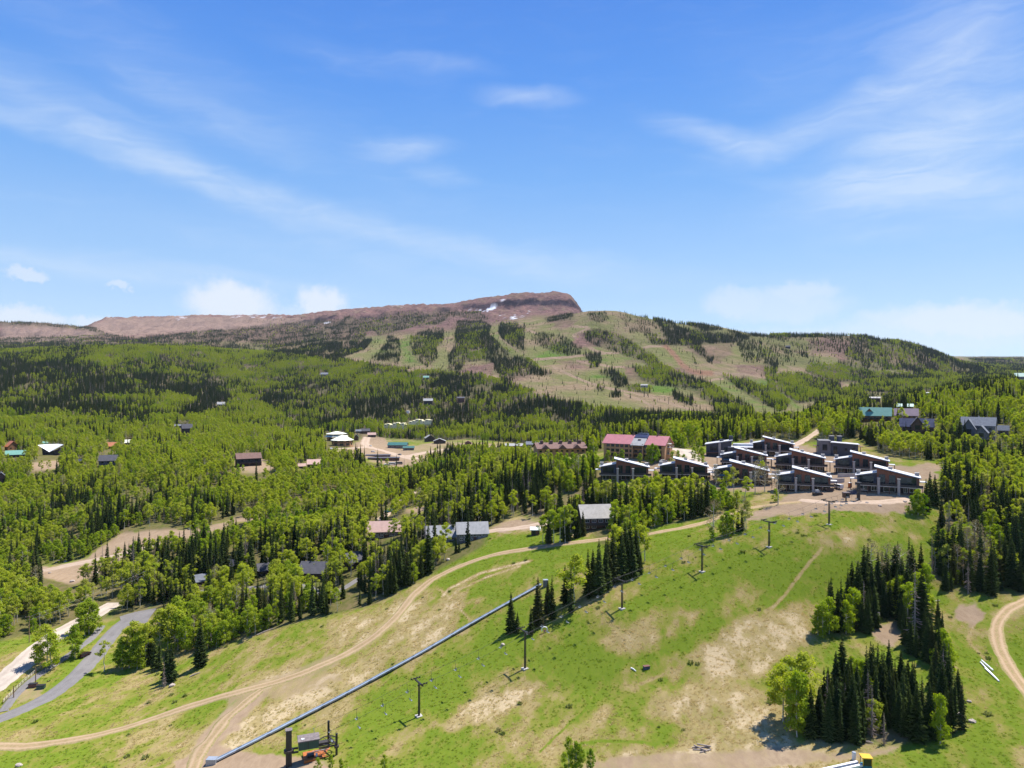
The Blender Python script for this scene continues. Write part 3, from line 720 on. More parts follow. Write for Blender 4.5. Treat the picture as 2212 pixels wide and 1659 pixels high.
road('service_track', 'dirt_track', [(-30, 748), (0, 747), (40, 745), (90, 737), (140, 723), (200, 703), (240, 692), (290, 678), (330, 662), (370, 640), (395, 618), (410, 599), (430, 581), (460, 566), (500, 553.5), (540, 547), (580, 542), (620, 537), (655, 533), (700, 524), (730, 514), (762, 506), (800, 502)], 5.0, 4.2)
road('branch_track', 'dirt_track', [(262, 690), (240, 705), (222, 724), (205, 745), (192, 772)], 4.0, 5.0, rough_edge=.9)
road('bend_track', 'dirt_track', [(1060, 588), (1024, 602), (1005, 613), (996, 628), (1000, 650), (1012, 672), (1030, 695), (1060, 730)], 4.4)
road('asphalt_road', 'asphalt', [(-60, 740), (0, 719), (37, 703), (68, 683), (87, 665), (100, 650), (112, 634), (124, 622), (140, 613)], 7.0, 6.6, rough_edge=.06)
road('parking_pad', 'asphalt', [(121, 622), (134, 618), (152, 615)], 12.0, 14.0, rough_edge=.05, step=1.5)
road('side_lane', 'asphalt', [(3, 712), (14, 696), (34, 678), (62, 660), (86, 643), (102, 626)], 3.2, 3.0, rough_edge=.08, clear=1.0)
road('gravel_road', 'gravel', [(-60, 712), (-20, 694), (0, 683), (20, 666), (35, 651), (60, 633), (80, 622), (102, 611), (115, 603)], 10.5, 8.0, rough_edge=.2)
road('hillside_dirt_road', 'wide_dirt', [(20, 575), (37, 572), (75, 564), (112, 557), (136, 551), (160, 545)], 7.5, 6.0)
road('forest_road', 'wide_dirt', [(380, 520), (388, 512), (400, 502), (413, 494), (425, 487.5), (436, 482)], 6.0, 5.5)
road('house_driveway', 'wide_dirt', [(480, 533), (500, 530), (520, 528), (545, 523), (556, 520)], 6.5, 9.0)
road('forest_lane', 'asphalt', [(185, 598), (205, 590), (250, 588), (290, 583), (330, 595), (352, 583), (365, 575)], 4.0, rough_edge=.1, clear=.6)
road('village_road', 'wide_dirt', [(367, 437), (365, 443), (369, 447), (380, 450), (399, 455.5), (417, 459.5)], 12.0, 14.0)
road('village_side_road', 'wide_dirt', [(336, 449), (352, 448), (368, 446.5)], 9.0)
road('highway', 'wide_dirt', [(404, 457), (424, 453), (446, 449.2), (470, 447.6), (500, 447), (540, 446.5)], 16.0, 14.0)
road('lodge_drive', 'gravel', [(668, 449), (684, 450), (690, 456), (694, 464), (706, 470), (720, 474), (760, 478)], 14.0, 10.0, rough_edge=.2)
road('uphill_road', 'wide_dirt', [(792, 446), (804, 440), (814, 434), (822, 428)], 7.0, 6.0)
road('conduit_strip', 'wide_dirt', [(800, 500), (840, 503), (880, 502), (915, 500)], 6.0, 6.0)

# ------------------------------------------------------------------ ground sheet
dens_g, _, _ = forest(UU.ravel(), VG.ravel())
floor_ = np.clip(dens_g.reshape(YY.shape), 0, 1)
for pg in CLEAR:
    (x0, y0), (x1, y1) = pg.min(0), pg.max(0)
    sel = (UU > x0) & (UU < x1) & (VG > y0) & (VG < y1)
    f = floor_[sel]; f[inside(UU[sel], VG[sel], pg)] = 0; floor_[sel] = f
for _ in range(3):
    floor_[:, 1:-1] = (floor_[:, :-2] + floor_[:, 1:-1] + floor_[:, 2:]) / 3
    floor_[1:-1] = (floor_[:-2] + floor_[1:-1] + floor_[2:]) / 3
nr, nc = YY.shape
ids = np.arange(nr * nc, dtype=np.int32).reshape(nr, nc)
quads = np.stack([ids[:-1, :-1], ids[:-1, 1:], ids[1:, 1:], ids[1:, :-1]], -1).reshape(-1, 4)

def ground_material():
    m, nt, out = new_mat('meadow_and_mountain')
    a1 = nt.add('ShaderNodeAttribute', attribute_name='soil')
    a2 = nt.add('ShaderNodeAttribute', attribute_name='cover')
    s1 = nt.add('ShaderNodeSeparateColor', {0: a1.outputs['Color']}); s2 = nt.add('ShaderNodeSeparateColor', {0: a2.outputs['Color']})
    dryv, barev, rockv, snowv = s1.outputs[0], s1.outputs[1], s1.outputs[2], a1.outputs['Alpha']
    floorv, palev, redv, cliffv = s2.outputs[0], s2.outputs[1], s2.outputs[2], a2.outputs['Alpha']
    pos = nt.add('ShaderNodeNewGeometry').outputs['Position']
    farv = nt.ramp(nt.add('ShaderNodeSeparateXYZ', {0: pos}).outputs[1], 900, 1150)
    mp = nt.add('ShaderNodeMapping', {'Vector': pos, 'Rotation': (0, 0, R(25)), 'Scale': (1.0, .40, 1.0)}).outputs[0]
    nA = nt.noise(mp, .10, 6, .66, .6); nB = nt.noise(mp, .55, 5, .75, .5); nC = nt.noise(pos, 2.0, 4, .8)
    farscale = nt.m('SUBTRACT', 1.0, farv)
    mixn = nt.m('ADD', nt.m('MULTIPLY', nA, .36), nt.m('ADD', nt.m('MULTIPLY', nB, .34), nt.m('MULTIPLY', nC, .30)))
    d = nt.m('ADD', dryv, nt.m('MULTIPLY', nt.m('SUBTRACT', mixn, .5), nt.m('ADD', .75, nt.m('MULTIPLY', farscale, 2.1))))
    lush = nt.mix(nt.ramp(nB, .3, .7), (.128, .188, .017), (.169, .218, .024))
    olive = nt.mix(nt.ramp(nC, .3, .7), (.233, .223, .044), (.193, .201, .036))
    straw = nt.mix(nt.ramp(nB, .35, .65), (.371, .284, .125), (.293, .226, .097))
    pale_straw = nt.mix(nt.ramp(nC, .3, .7), (.579, .457, .280), (.439, .336, .196))
    c = nt.mix(nt.ramp(d, .16, .42), lush, olive)
    c = nt.mix(nt.ramp(d, .42, .74), c, straw)
    c = nt.mix(nt.ramp(d, .82, 1.12), c, pale_straw)
    # far slopes read as grey-green and tan turf
    nF = nt.noise(pos, .02, 5, .62); nG = nt.noise(pos, .10, 4, .65)
    fg = nt.mix(nt.ramp(nG, .35, .65), (.172, .178, .064), (.219, .199, .084))
    fd = nt.mix(nt.ramp(nG, .35, .65), (.319, .235, .139), (.252, .181, .111))
    fb = nt.m('ADD', dryv, nt.m('MULTIPLY', nt.m('SUBTRACT', nF, .5), .9))
    fc = nt.mix(nt.ramp(fb, .0, .32), (.119, .189, .035), fg)
    fc = nt.mix(nt.ramp(fb, .45, .95), fc, fd)
    speck = nt.ramp(nt.noise(pos, 1.4, 5, .85), .30, .70)
    c = nt.mix(nt.m('MULTIPLY', speck, nt.m('MULTIPLY', farscale, .22)), c, (.085, .095, .022))
    c = nt.mix(farv, c, fc)
    dirt = nt.mix(nt.ramp(nB, .3, .7), (.351, .255, .166), (.280, .198, .126))
    b = nt.m('ADD', barev, nt.m('MULTIPLY', nt.m('SUBTRACT', mixn, .5), nt.m('MULTIPLY', nt.m('ADD', .15, barev), 1.0)))
    c = nt.mix(nt.ramp(b, .30, .75), c, dirt)
    c = nt.mix(nt.m('MULTIPLY', redv, .8), c, (.25, .115, .068))
    palec = nt.mix(1.0, (0, 0, 0), nt.mix(nt.ramp(nG, .35, .65), (.329, .231, .175), (.259, .178, .137)))
    rk = nt.mix(nt.ramp(nt.noise(pos, .05, 6, .75), .38, .64), (.265, .150, .124), (.120, .072, .068))
    rk = nt.mix(nt.ramp(nt.noise(pos, .012, 4, .6), .52, .68), rk, (.240, .166, .111))
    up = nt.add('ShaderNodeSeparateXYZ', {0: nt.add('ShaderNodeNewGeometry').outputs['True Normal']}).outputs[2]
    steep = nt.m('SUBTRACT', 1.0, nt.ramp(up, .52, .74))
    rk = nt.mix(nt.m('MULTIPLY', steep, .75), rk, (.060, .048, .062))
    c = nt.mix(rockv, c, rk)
    c = nt.mix(palev, c, palec)
    c = nt.mix(nt.m('MULTIPLY', cliffv, .92), c, (.030, .022, .030))
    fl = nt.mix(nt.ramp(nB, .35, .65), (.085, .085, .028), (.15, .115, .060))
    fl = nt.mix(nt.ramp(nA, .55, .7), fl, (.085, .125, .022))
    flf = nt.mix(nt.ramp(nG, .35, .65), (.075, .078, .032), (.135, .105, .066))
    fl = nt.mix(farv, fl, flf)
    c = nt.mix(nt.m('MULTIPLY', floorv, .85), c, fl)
    c = nt.mix(snowv, c, (.80, .82, .86))
    h = nt.m('ADD', nt.m('MULTIPLY', nB, .5), nt.m('MULTIPLY', nC, .35))
    bpf = nt.add('ShaderNodeBump', {'Height': nt.m('MULTIPLY', nt.noise(pos, .028, 6, .7), farv), 'Strength': .8, 'Distance': 14.0})
    bp = nt.add('ShaderNodeBump', {'Height': h, 'Strength': .16, 'Distance': .3, 'Normal': bpf.outputs[0]})
    bs = nt.add('ShaderNodeBsdfDiffuse', {'Color': c, 'Roughness': .6, 'Normal': bp.outputs[0]})
    nt.t.links.new(bs.outputs[0], out.inputs[0])
    return m
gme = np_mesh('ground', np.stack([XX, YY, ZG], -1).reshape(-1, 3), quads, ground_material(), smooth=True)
for nm, chs in (('soil', (np.clip(dry, 0, 1.3), bare, rock, snow)), ('cover', (floor_, pale, red, cliff))):
    at = gme.attributes.new(nm, 'FLOAT_COLOR', 'POINT')
    at.data.foreach_set('color', np.stack(chs, -1).astype(np.float32).ravel())
go = link('ground', gme)
go['kind'] = 'structure'
# ------------------------------------------------------------------ tree models
def leaf_mat(name, cols, trans, rough=.6, bark=False):
    m, nt, out = new_mat(name)
    rnd = nt.add('ShaderNodeObjectInfo').outputs['Random']
    pos = nt.add('ShaderNodeTexCoord').outputs['Object']
    n = nt.noise(pos, 1.1, 2, .6)
    loc = nt.add('ShaderNodeObjectInfo').outputs['Location']
    clone = nt.ramp(nt.noise(loc, .030, 2, .5), .36, .64, False)
    rnd0 = rnd
    rnd = nt.m('ADD', nt.m('MULTIPLY', rnd, .45), nt.m('MULTIPLY', clone, .55))
    c = nt.mix(nt.ramp(rnd, 0, .5, False), cols[0], cols[1])
    c = nt.mix(nt.ramp(rnd, .5, 1, False), c, cols[2])
    r2 = nt.m('FRACT', nt.m('MULTIPLY', rnd0, 37.3))
    c = nt.mix(nt.m('MULTIPLY', nt.ramp(r2, .82, 1, False), .6), c, cols[3])
    c = nt.add('ShaderNodeHueSaturation', {'Color': c, 'Value': nt.m('ADD', .80, nt.m('MULTIPLY', n, .42)), 'Hue': .5, 'Saturation': 1.0}).outputs[0]
    d = nt.add('ShaderNodeBsdfDiffuse', {'Color': c})
    sh = d.outputs[0]
    if trans:
        tcol = nt.add('ShaderNodeHueSaturation', {'Color': c, 'Value': 1.15, 'Saturation': 1.15}).outputs[0]
        t = nt.add('ShaderNodeBsdfTranslucent', {'Color': tcol})
        sh = nt.add('ShaderNodeMixShader', {0: trans, 1: d.outputs[0], 2: t.outputs[0]}).outputs[0]
    nt.t.links.new(sh, out.inputs[0])
    return m
M['aspen_leaf'] = leaf_mat('aspen_leaves', ((.315, .375, .037), (.381, .417, .055), (.238, .329, .031), (.397, .370, .133)), .55)
M['young_leaf'] = leaf_mat('young_aspen_leaves', ((.220, .311, .025), (.299, .372, .035), (.158, .265, .023), (.350, .372, .067)), .55)
M['needle'] = leaf_mat('spruce_needles', ((.044, .068, .020), (.072, .098, .026), (.031, .052, .021), (.125, .11, .036)), .2)
M['grey_twig'] = leaf_mat('grey_dead_twigs', ((.216, .162, .140), (.270, .211, .180), (.171, .131, .113), (.180, .126, .099)), 0)
M['bare_twig'] = leaf_mat('budding_twigs', ((.22, .19, .09), (.26, .22, .12), (.20, .15, .08), (.26, .20, .14)), .2)
M['aspen_bark'] = simple('aspen_bark', (.52, .49, .40), (.30, .27, .21), 1.2, .9)
M['spruce_bark'] = simple('spruce_bark', (.13, .085, .06), (.08, .055, .04), 2, .95)
M['dead_bark'] = simple('dead_bark', (.32, .27, .24), (.20, .165, .145), 1.4, .95)
M['shrub_leaf'] = leaf_mat('shrub_leaves', ((.11, .15, .03), (.15, .17, .05), (.08, .13, .02), (.22, .19, .09)), .25)

def quad_cloud(cent, nrm, size, asp=1.0, rng=RNG):
    """flat leaf sprays: one quad per centre, facing nrm"""
    n = len(cent)
    a = np.cross(nrm, rng.normal(size=(n, 3))); a /= np.linalg.norm(a, axis=1, keepdims=True) + 1e-9
    b = np.cross(nrm, a)
    sx, sy = (size * .5)[:, None], (size * .5 * asp)[:, None]
    v = np.stack([cent - a * sx, cent - b * sy * .8, cent + a * sx, cent + b * sy], 1)
    return v.reshape(-1, 3), np.arange(4 * n).reshape(n, 4)

def spruce_model(seed, h, r, fullness=1.0, ragged=.2, dead=False, low=.06):
    g = np.random.default_rng(seed)
    V, Fc, n0 = [], [], 0
    z = low * h
    while z < h * .985:
        t = (z - low * h) / (h * (1 - low))
        rad = r * (1 - t) ** .82 * (1.0 if t > .12 else .72 + 2.3 * t)
        nb = max(4, int(round((5 + 6 * (1 - t)) * fullness)))
        ph = g.uniform(0, 6.28)
        for k in range(nb):
            L = max(rad * g.uniform(1 - 1.7 * ragged, 1 + ragged), .12)
            if dead and g.random() < .35: L *= .5
            a = ph + 6.283 * k / nb + g.normal(0, .22)
            d = np.array([math.cos(a), math.sin(a), 0]); s = np.array([-d[1], d[0], 0])
            droop = g.uniform(.18, .48) if t < .8 else g.uniform(-.5, .1)
            zz = z + g.normal(0, .08)
            base = np.array([0, 0, zz]) ; w = (.10 + .22 * L) * g.uniform(.7, 1.15)
            p1 = base + d * L * .5 + np.array([0, 0, -droop * L * .55]); p2 = base + d * L + np.array([0, 0, -droop * L * .75])
            if dead: w *= .28
            hang = (.16 + .16 * L) * (0.35 if dead else 1)
            tips = [base - s * .03, p1 - s * w, p2, p1 + s * w, base + s * .03, p1 + np.array([0, 0, -hang]) + d * .05, p2 + np.array([0, 0, -hang * .5])]
            q = d * L * .28
            V += tips + [p1 - s * w * 1.0 + q * .5 - np.array([0, 0, .12 * L]), p1 + s * w * 1.0 + q * .5 - np.array([0, 0, .12 * L])]
            Fc += [(n0, n0 + 1, n0 + 2, n0 + 3), (n0 + 4, n0 + 5, n0 + 6, n0 + 2), (n0 + 1, n0 + 7, n0 + 2, n0), (n0 + 3, n0 + 8, n0 + 2, n0)]
            n0 += 9
        z += (.30 + .18 * (1 - t)) * (1.5 if dead else 1) * h / 15 * g.uniform(.8, 1.2)
    if not dead:                                     # leader
        for k in range(4):
            a = 1.57 * k
            V += [np.array([0, 0, h * .95]), np.array([.12 * math.cos(a), .12 * math.sin(a), h * .97]), np.array([0, 0, h]), np.array([.12 * math.cos(a + .8), .12 * math.sin(a + .8), h * .965])]
            Fc.append((n0, n0 + 1, n0 + 2, n0 + 3)); n0 += 4
    tr = MB(); tr.bar((0, 0, -.5), (0, 0, h * (.97 if dead else .9)), .014 * h + .03, .02, 6)
    return np.array(V), np.array(Fc), tr

def aspen_model(seed, h, r, base, clumps, leaves, size, bare=0.0, fork=False):
    """trunk with limbs; leaves in clumps round the limb ends, open between them"""
    g = np.random.default_rng(seed)
    tr = MB()
    n = 7
    lean = g.normal(0, .03 * h, 2)
    zs = np.linspace(0, .9 * h, n)
    pts = [(lean[0] * (q / h) ** 2 + g.normal(0, .008 * h) * (q > 0), lean[1] * (q / h) ** 2 + g.normal(0, .008 * h) * (q > 0), q if q > 0 else -.5) for q in zs]
    rr = [.0125 * h * (1 - .85 * i / (n - 1)) + .02 for i in range(n)]
    tr.tube(pts, rr, 6)
    P = np.array(pts)
    cents, rads = [], []
    for k in range(clumps):
        t = (k + g.uniform(0, 1)) / clumps
        z = h * (base + (1 - base) * t) * .97
        prof = math.sin(math.pi * min(1, (.12 + .88 * t)) ** .75) ** .7 if base > .3 else (1 - t) ** .45 * (.65 + .35 * min(1, t * 4))
        a = g.uniform(0, 6.283) + k * 2.4
        rad = 1.22 * r * max(prof, .15) * g.uniform(.25, 1.12)
        c0 = np.array([np.interp(z, zs, P[:, 0]), np.interp(z, zs, P[:, 1]), z])
        c = c0 + np.array([math.cos(a) * rad, math.sin(a) * rad, 0])
        if k % 2 == 0:
            zb = max(z - rad * g.uniform(.5, .9), .2 * h)
            b0 = (np.interp(zb, zs, P[:, 0]), np.interp(zb, zs, P[:, 1]), zb)
            tr.tube([b0, tuple((np.array(b0) + c) * .5 + np.array([0, 0, -.08 * rad])), tuple(c)], [.005 * h + .01, .004 * h, .012], 4)
        cents.append(c); rads.append(r * g.uniform(.22, .52))
    cents, rads = np.array(cents), np.array(rads)
    idx = g.integers(0, clumps, leaves)
    off = g.normal(size=(leaves, 3)); off /= np.linalg.norm(off, axis=1, keepdims=True)
    off *= (g.random(leaves) ** .45)[:, None] * rads[idx][:, None] * np.array([1.05, 1.05, .85])
    c = cents[idx] + off
    nrm = off / (np.linalg.norm(off, axis=1, keepdims=True) + 1e-6) + np.array([0, 0, .55]) + g.normal(size=(leaves, 3)) * .55
    nrm /= np.linalg.norm(nrm, axis=1, keepdims=True)
    v, f = quad_cloud(c, nrm, size * g.uniform(.6, 1.35, leaves), 1.0, g)
    return v, f, tr

PROTO = {}        # kind -> list of (crown mesh, trunk mesh, height)
def register(kind, crown_mat, bark_mat, model, h):
    v, f, tr = model
    cm = np_mesh('crown', v, f, M[crown_mat])
    tm = bpy.data.meshes.new('trunk'); tm.from_pydata(tr.v, [], tr.f); tm.materials.append(M[bark_mat]); tm.update()
    PROTO.setdefault(kind, []).append((cm, tm, h))
for i, (h, r, fu, rg) in enumerate(((16, 2.3, 1.0, .2), (18, 2.1, .95, .28), (14, 2.3, 1.05, .2), (17, 1.75, .9, .3), (12, 2.0, 1.0, .22), (15, 1.9, .95, .34))):
    register('spruce', 'needle', 'spruce_bark', spruce_model(100 + i, h, r, fu, rg), h)
for i, (h, r, b, c, n, s) in enumerate(((13, 2.4, .44, 24, 1900, .38), (14, 2.7, .52, 22, 1800, .40), (12, 2.3, .38, 26, 1900, .36), (14, 2.2, .58, 18, 1150, .38), (13, 2.9, .40, 30, 2300, .40))):
    register('aspen', 'aspen_leaf', 'aspen_bark', aspen_model(200 + i, h, r, b, c, n, s), h)
for i, (h, r, b, c, n, s) in enumerate(((10, 2.2, .10, 34, 2500, .36), (11, 2.5, .14, 38, 2800, .38), (9, 2.0, .08, 30, 2200, .34))):
    register('young', 'young_leaf', 'aspen_bark', aspen_model(300 + i, h, r, b, c, n, s), h)
for i, (h, r) in enumerate(((15, 1.7), (13, 1.5))):
    register('dead', 'grey_twig', 'dead_bark', spruce_model(400 + i, h, r, .8, .4, True), h)
register('bare', 'bare_twig', 'aspen_bark', aspen_model(500, 12, 2.4, .34, 34, 1300, .20), 12)
register('bare', 'bare_twig', 'aspen_bark', aspen_model(501, 13, 2.6, .45, 30, 800, .22), 13)
for kind in PROTO: random.Random(5).shuffle(PROTO[kind])
# ------------------------------------------------------------------ buildings
LM = []               # landmarks: (phrase, x, y)
VIS = []              # outlines on the picture of what the photograph shows through the trees
def show(u0, u1, v0, v1): VIS.append(np.array([(u0, v0), (u1, v0), (u1, v1), (u0, v1)]))
def keep_clear(u0, u1, vb, Y, hpx=None, k=.75, back=2.0):
    """no trunk under the picture of a building: its ground and a band in front of it stay open"""
    c = hpx if hpx is not None else 11 * F / Y * k
    CLEAR.append(np.array([(u0 - 1, vb - back), (u1 + 1, vb - back), (u1 + 1, vb + c), (u0 - 1, vb + c)]))

def windows(root, specs, frame='snow_white', glass='glass', y=0.0, sub=True, fw=.12):
    """windows on the facade plane y (facing -y): (x, z, w, h) centre and size"""
    for x, z, w, h in specs:
        fr = MB()
        for a in ((x - w / 2 - fw, x - w / 2, z - h / 2 - fw, z + h / 2 + fw), (x + w / 2, x + w / 2 + fw, z - h / 2 - fw, z + h / 2 + fw),
                  (x - w / 2, x + w / 2, z + h / 2, z + h / 2 + fw), (x - w / 2, x + w / 2, z - h / 2 - fw, z - h / 2), (x - .05, x + .05, z - h / 2, z + h / 2)):
            fr.box(a[0], a[1], y - .09, y + .02, a[2], a[3])
        if not sub:
            MB().box(x - w / 2, x + w / 2, y - .06, y + .02, z - h / 2, z + h / 2).build('window', M[glass], root)
            continue
        wo = fr.build('window', M[frame], root)
        MB().box(x - w / 2, x + w / 2, y - .04, y + .02, z - h / 2, z + h / 2).build('pane', M[glass], wo)

def gable_house(name, label, cat, u0, u1, vt, vb, roof, wall, ridge='x', dr=.6, wf=.55, rz=0.0, win=(1, 3), chim=0, deck=False, group=None, clear=None, oh=.6, door=True, sub=False, k=.75, trim='snow_white', landmark=None, hide=.2):
    P = hit((u0 + u1) / 2, vb)
    Y = P[1]; phi = math.atan2(P[0], Y)
    w = (u1 - u0) / F * Y * math.cos(phi) / max(abs(math.cos(R(rz))), .7)
    rz -= math.degrees(phi)
    show(u0 - .5, u1 + .5, vt - 1, vb - (vb - vt) * hide)
    d = w * dr
    zr = H - (vt - CV) / F * (Y + d * .5)
    hr = zr - P[2]; he = hr * wf
    o = thing(name, label, cat, (P[0], Y + d / 2, P[2] - .15), R(rz), group)
    a, b = w / 2 - oh * .6, d / 2 - oh * .6
    mb = MB()
    if ridge == 'x':
        mb.prism([(-b, -2.5), (b, -2.5), (b, he), (0, hr - .25), (-b, he)], -a, a, 'x')
        s = (hr - he) / (d / 2)
        th = .28
        rf = MB().prism([(-d / 2 - oh * .4, he - .25), (0, hr), (d / 2 + oh * .4, he - .25), (d / 2 + oh * .4, he - .25 + th), (0, hr + th), (-d / 2 - oh * .4, he - .25 + th)], -w / 2 - .2, w / 2 + .2, 'x')
    else:
        mb.prism([(-a, -2.5), (a, -2.5), (a, he), (0, hr - .25), (-a, he)], -b, b, 'y')
        th = .28
        rf = MB().prism([(-w / 2 - oh * .4, he - .25), (0, hr), (w / 2 + oh * .4, he - .25), (w / 2 + oh * .4, he - .25 + th), (0, hr + th), (-w / 2 - oh * .4, he - .25 + th)], -d / 2 - .4, d / 2 + .3, 'y')
    mb.build('wall', M[wall], o)
    ro = rf.build('roof', M[roof], o)
    rows, cols = win
    sp = []
    for r_ in range(rows):
        for c_ in range(cols):
            x = (c_ + .5) / cols * 2 * a * .9 - a * .9
            fh = he / rows
            if door and r_ == 0 and c_ == cols // 2 and cols > 1: continue
            sp.append((x, fh * (r_ + .55), min(1.7, 1.1 * a / cols), min(1.3, fh * .5)))
    windows(o, sp, trim, 'glass', -b, sub)
    if door and cols > 1:
        x = (cols // 2 + .5) / cols * 2 * a * .9 - a * .9
        MB().box(x - .5, x + .5, -b - .07, -b + .02, 0, min(2.1, he * .8)).build('door', M['brick_red'], o)
    for c_ in range(chim):
        x = (c_ + .5) / chim * w * .8 - w * .4
        MB().box(x - .45, x + .45, d * .08, d * .08 + .9, hr - 1.2 - (hr - he) * .15, hr + .9).build('chimney', M['stone'], ro)
    if deck:
        dk = MB().box(-a, a, -b - 2.2, -b, he * .42, he * .42 + .2).build('deck', M['brown_wall'], o)
        for x in (-a + .2, 0, a - .2):
            MB().box(x - .1, x + .1, -b - 2.1, -b - 1.9, -2, he * .42).build('post', M['brown_wall'], o)
        MB().box(-a, a, -b - 2.2, -b - 2.1, he * .42 + .2, he * .42 + 1.1).build('railing', M['railing'], dk)
    keep_clear(u0, u1, vb, Y, clear, k)
    if landmark: LM.append((landmark, P[0], Y + d / 2))
    return o, w, d, he, hr

# --- eight alike town houses with split sloping roofs, plus two variants
def town_house(label, u0, u1, vb, variant=0, rz=0.0, clear=None, landmark=None, film=False, hide=0.0):
    P = hit((u0 + u1) / 2, vb)
    Y = P[1]
    phi = math.atan2(P[0], Y); k = (u1 - u0) / F * Y * math.cos(phi) / 30.0
    show(u0, u1, vb - (u1 - u0) * .44, vb - hide * (u1 - u0) * .4)
    o = thing('town_house', label, 'town house', (P[0], Y, P[2] - .1), R(rz) - phi, 'dark town houses with split sloping white roofs', (k, k, k * 1.14))
    D = 9.6
    x0, xs, x1 = -13.5, -4.5, 14.0
    MB().box(x0, x1, 1.6, D, -3, 3.35).build('basement_wall', M['dark_wall'], o)
    MB().prism([(x0, 3.35), (xs, 3.35), (xs, 8.75), (x0, 7.15)], .8, D).build('wing_wall', M['charcoal'], o)
    MB().prism([(xs + .003, 3.35), (x1, 3.35), (x1, 7.35), (xs + .003, 11.1)], 0, D).build('wall', M['rust'], o)
    r1 = MB().prism([(x0 - .9, 7.0), (xs - .02, 8.78), (xs - .02, 9.02), (x0 - .9, 7.24)], -.1, D + .3).build('wing_roof', M['white_roof'], o)
    r2 = MB().prism([(xs - 1.2, 11.36), (x1 + .8, 7.2), (x1 + .8, 7.46), (xs - 1.2, 11.62)], -.9, D + .3).build('roof', M['white_roof'], o)
    MB().prism([(xs - 1.2, 11.12), (x1 + .8, 6.96), (x1 + .8, 7.19), (xs - 1.2, 11.35)], -1.18, -.7).build('fascia', M['charcoal'], r2)
    for x, y, z, par in ((x0 + .5, 5.0, 7.2, r1), (xs + 6.0, 5.5, 9.2, r2), (x1 - .8, 6, 7.2, r2)):
        ch = MB().box(x - .9, x + .9, y - .8, y + .8, z - .4, z + 1.75).build('chimney', M['stone'], par)
        MB().box(x - 1.05, x + 1.05, y - .95, y + .95, z + 1.752, z + 1.95).build('cap', M['concrete'], ch)
    MB().box(x0 - .8, x1 + 1.6, -2.6, 1.58, 3.05, 3.35).build('deck', M['concrete'], o)
    for a, b in ((x0 - .8, -4.4), (-2.9, 4.4), (5.9, x1 + 1.6)):
        MB().box(a, b, -2.62, -2.5, 3.36, 4.4).build('railing', M['railing'], o)
    for x in (-3.65, 5.15):
        p = MB().box(x - .6, x + .6, -3.0, -1.8, -2.5, 6.6).build('stone_pillar', M['stone'], o)
        MB().box(x - .75, x + .75, -3.15, -1.65, 6.602, 6.85).build('cap', M['concrete'], p)
    for x in (x0 - .3, -8.5, 1, 9.5, x1 + 1.2):
        MB().box(x - .14, x + .14, -2.4, -2.12, -2.5, 3.04).build('post', M['brick_red'], o)
    gl = 'pane_blue' if film else 'glass'
    windows(o, [(-9.2, 5.35, 6.4, 3.2)], 'charcoal', 'glass', .8)
    windows(o, [(-2.2, 6.0, 2.6, 4.0), (2.3, 5.75, 2.6, 4.2), (9.1, 5.5, 7.2, 3.4)], 'charcoal', 'glass', 0)
    if film:
        MB().box(-12.3, -6.1, .66, .74, 3.8, 5.0).build('window_film', M['pane_blue'], o)
        MB().box(5.6, 12.6, -.14, -.06, 3.8, 5.1).build('window_film', M['pane_blue'], o)
    windows(o, [(-10.5, 1.6, 3.6, 2.0), (-5.8, 1.6, 2.2, 2.1), (1.0, 1.6, 5.0, 2.0), (8.2, 1.6, 1.4, 2.2), (11.5, 1.6, 3.0, 1.7)], 'snow_white', 'glass', 1.6)
    for sx, xx in ((1, x1), (-1, x0)):                              # little side porches
        a, b = (xx + .01, xx + 3.4) if sx > 0 else (xx - 3.2, xx - .01)
        pr = MB().box(a, b, 1.7, 6.5, 5.3, 5.55).build('porch_roof', M['white_roof'], o)
        for y in (1.9, 6.2):
            q = b - .3 if sx > 0 else a + .1
            MB().box(q, q + .2, y, y + .2, 3.36 if y < 1.5 else 0, 5.29).build('porch_post', M['dark_wall'], pr)
    CLEAR.append(np.array([(u0 - 1, vb - 5), (u1 + 2, vb - 5), (u1 + 2, vb + 2), (u0 - 1, vb + 2)]))
    if clear: keep_clear(u0, u1, vb, Y, clear)
    LM.append((landmark or 'dark town houses', P[0], Y))
    return o
town_house('dark town house with split white roof, closest to the small control hut and return wheel', 853, 921, 493, clear=10, landmark='town house beside the lift return wheel')
town_house('dark town house with white roof, front row, next to the parked work machine', 774, 832, 491, clear=8)
town_house('town house with blue filmed lower windows, front row behind slender aspens', 711, 770, 485.5, film=True, hide=.25)
town_house('town house with blue filmed windows, middle row, above the filmed one behind aspens', 719, 768, 468, film=True)
town_house('dark town house with white roof, in the middle of the second row', 773, 826, 471)
town_house('dark town house of the second row beside the bare tan bank', 832, 890, 474.5)
town_house('small looking town house with white roof, highest of the terrace below the uphill road', 748, 795, 456)
town_house('town house with tall dark glazing half hidden by aspens, below the red roofed lodge', 598, 650, 481, hide=.3)
town_house('town house almost covered by aspens, left of the filmed ones', 657, 709, 480, hide=.75)

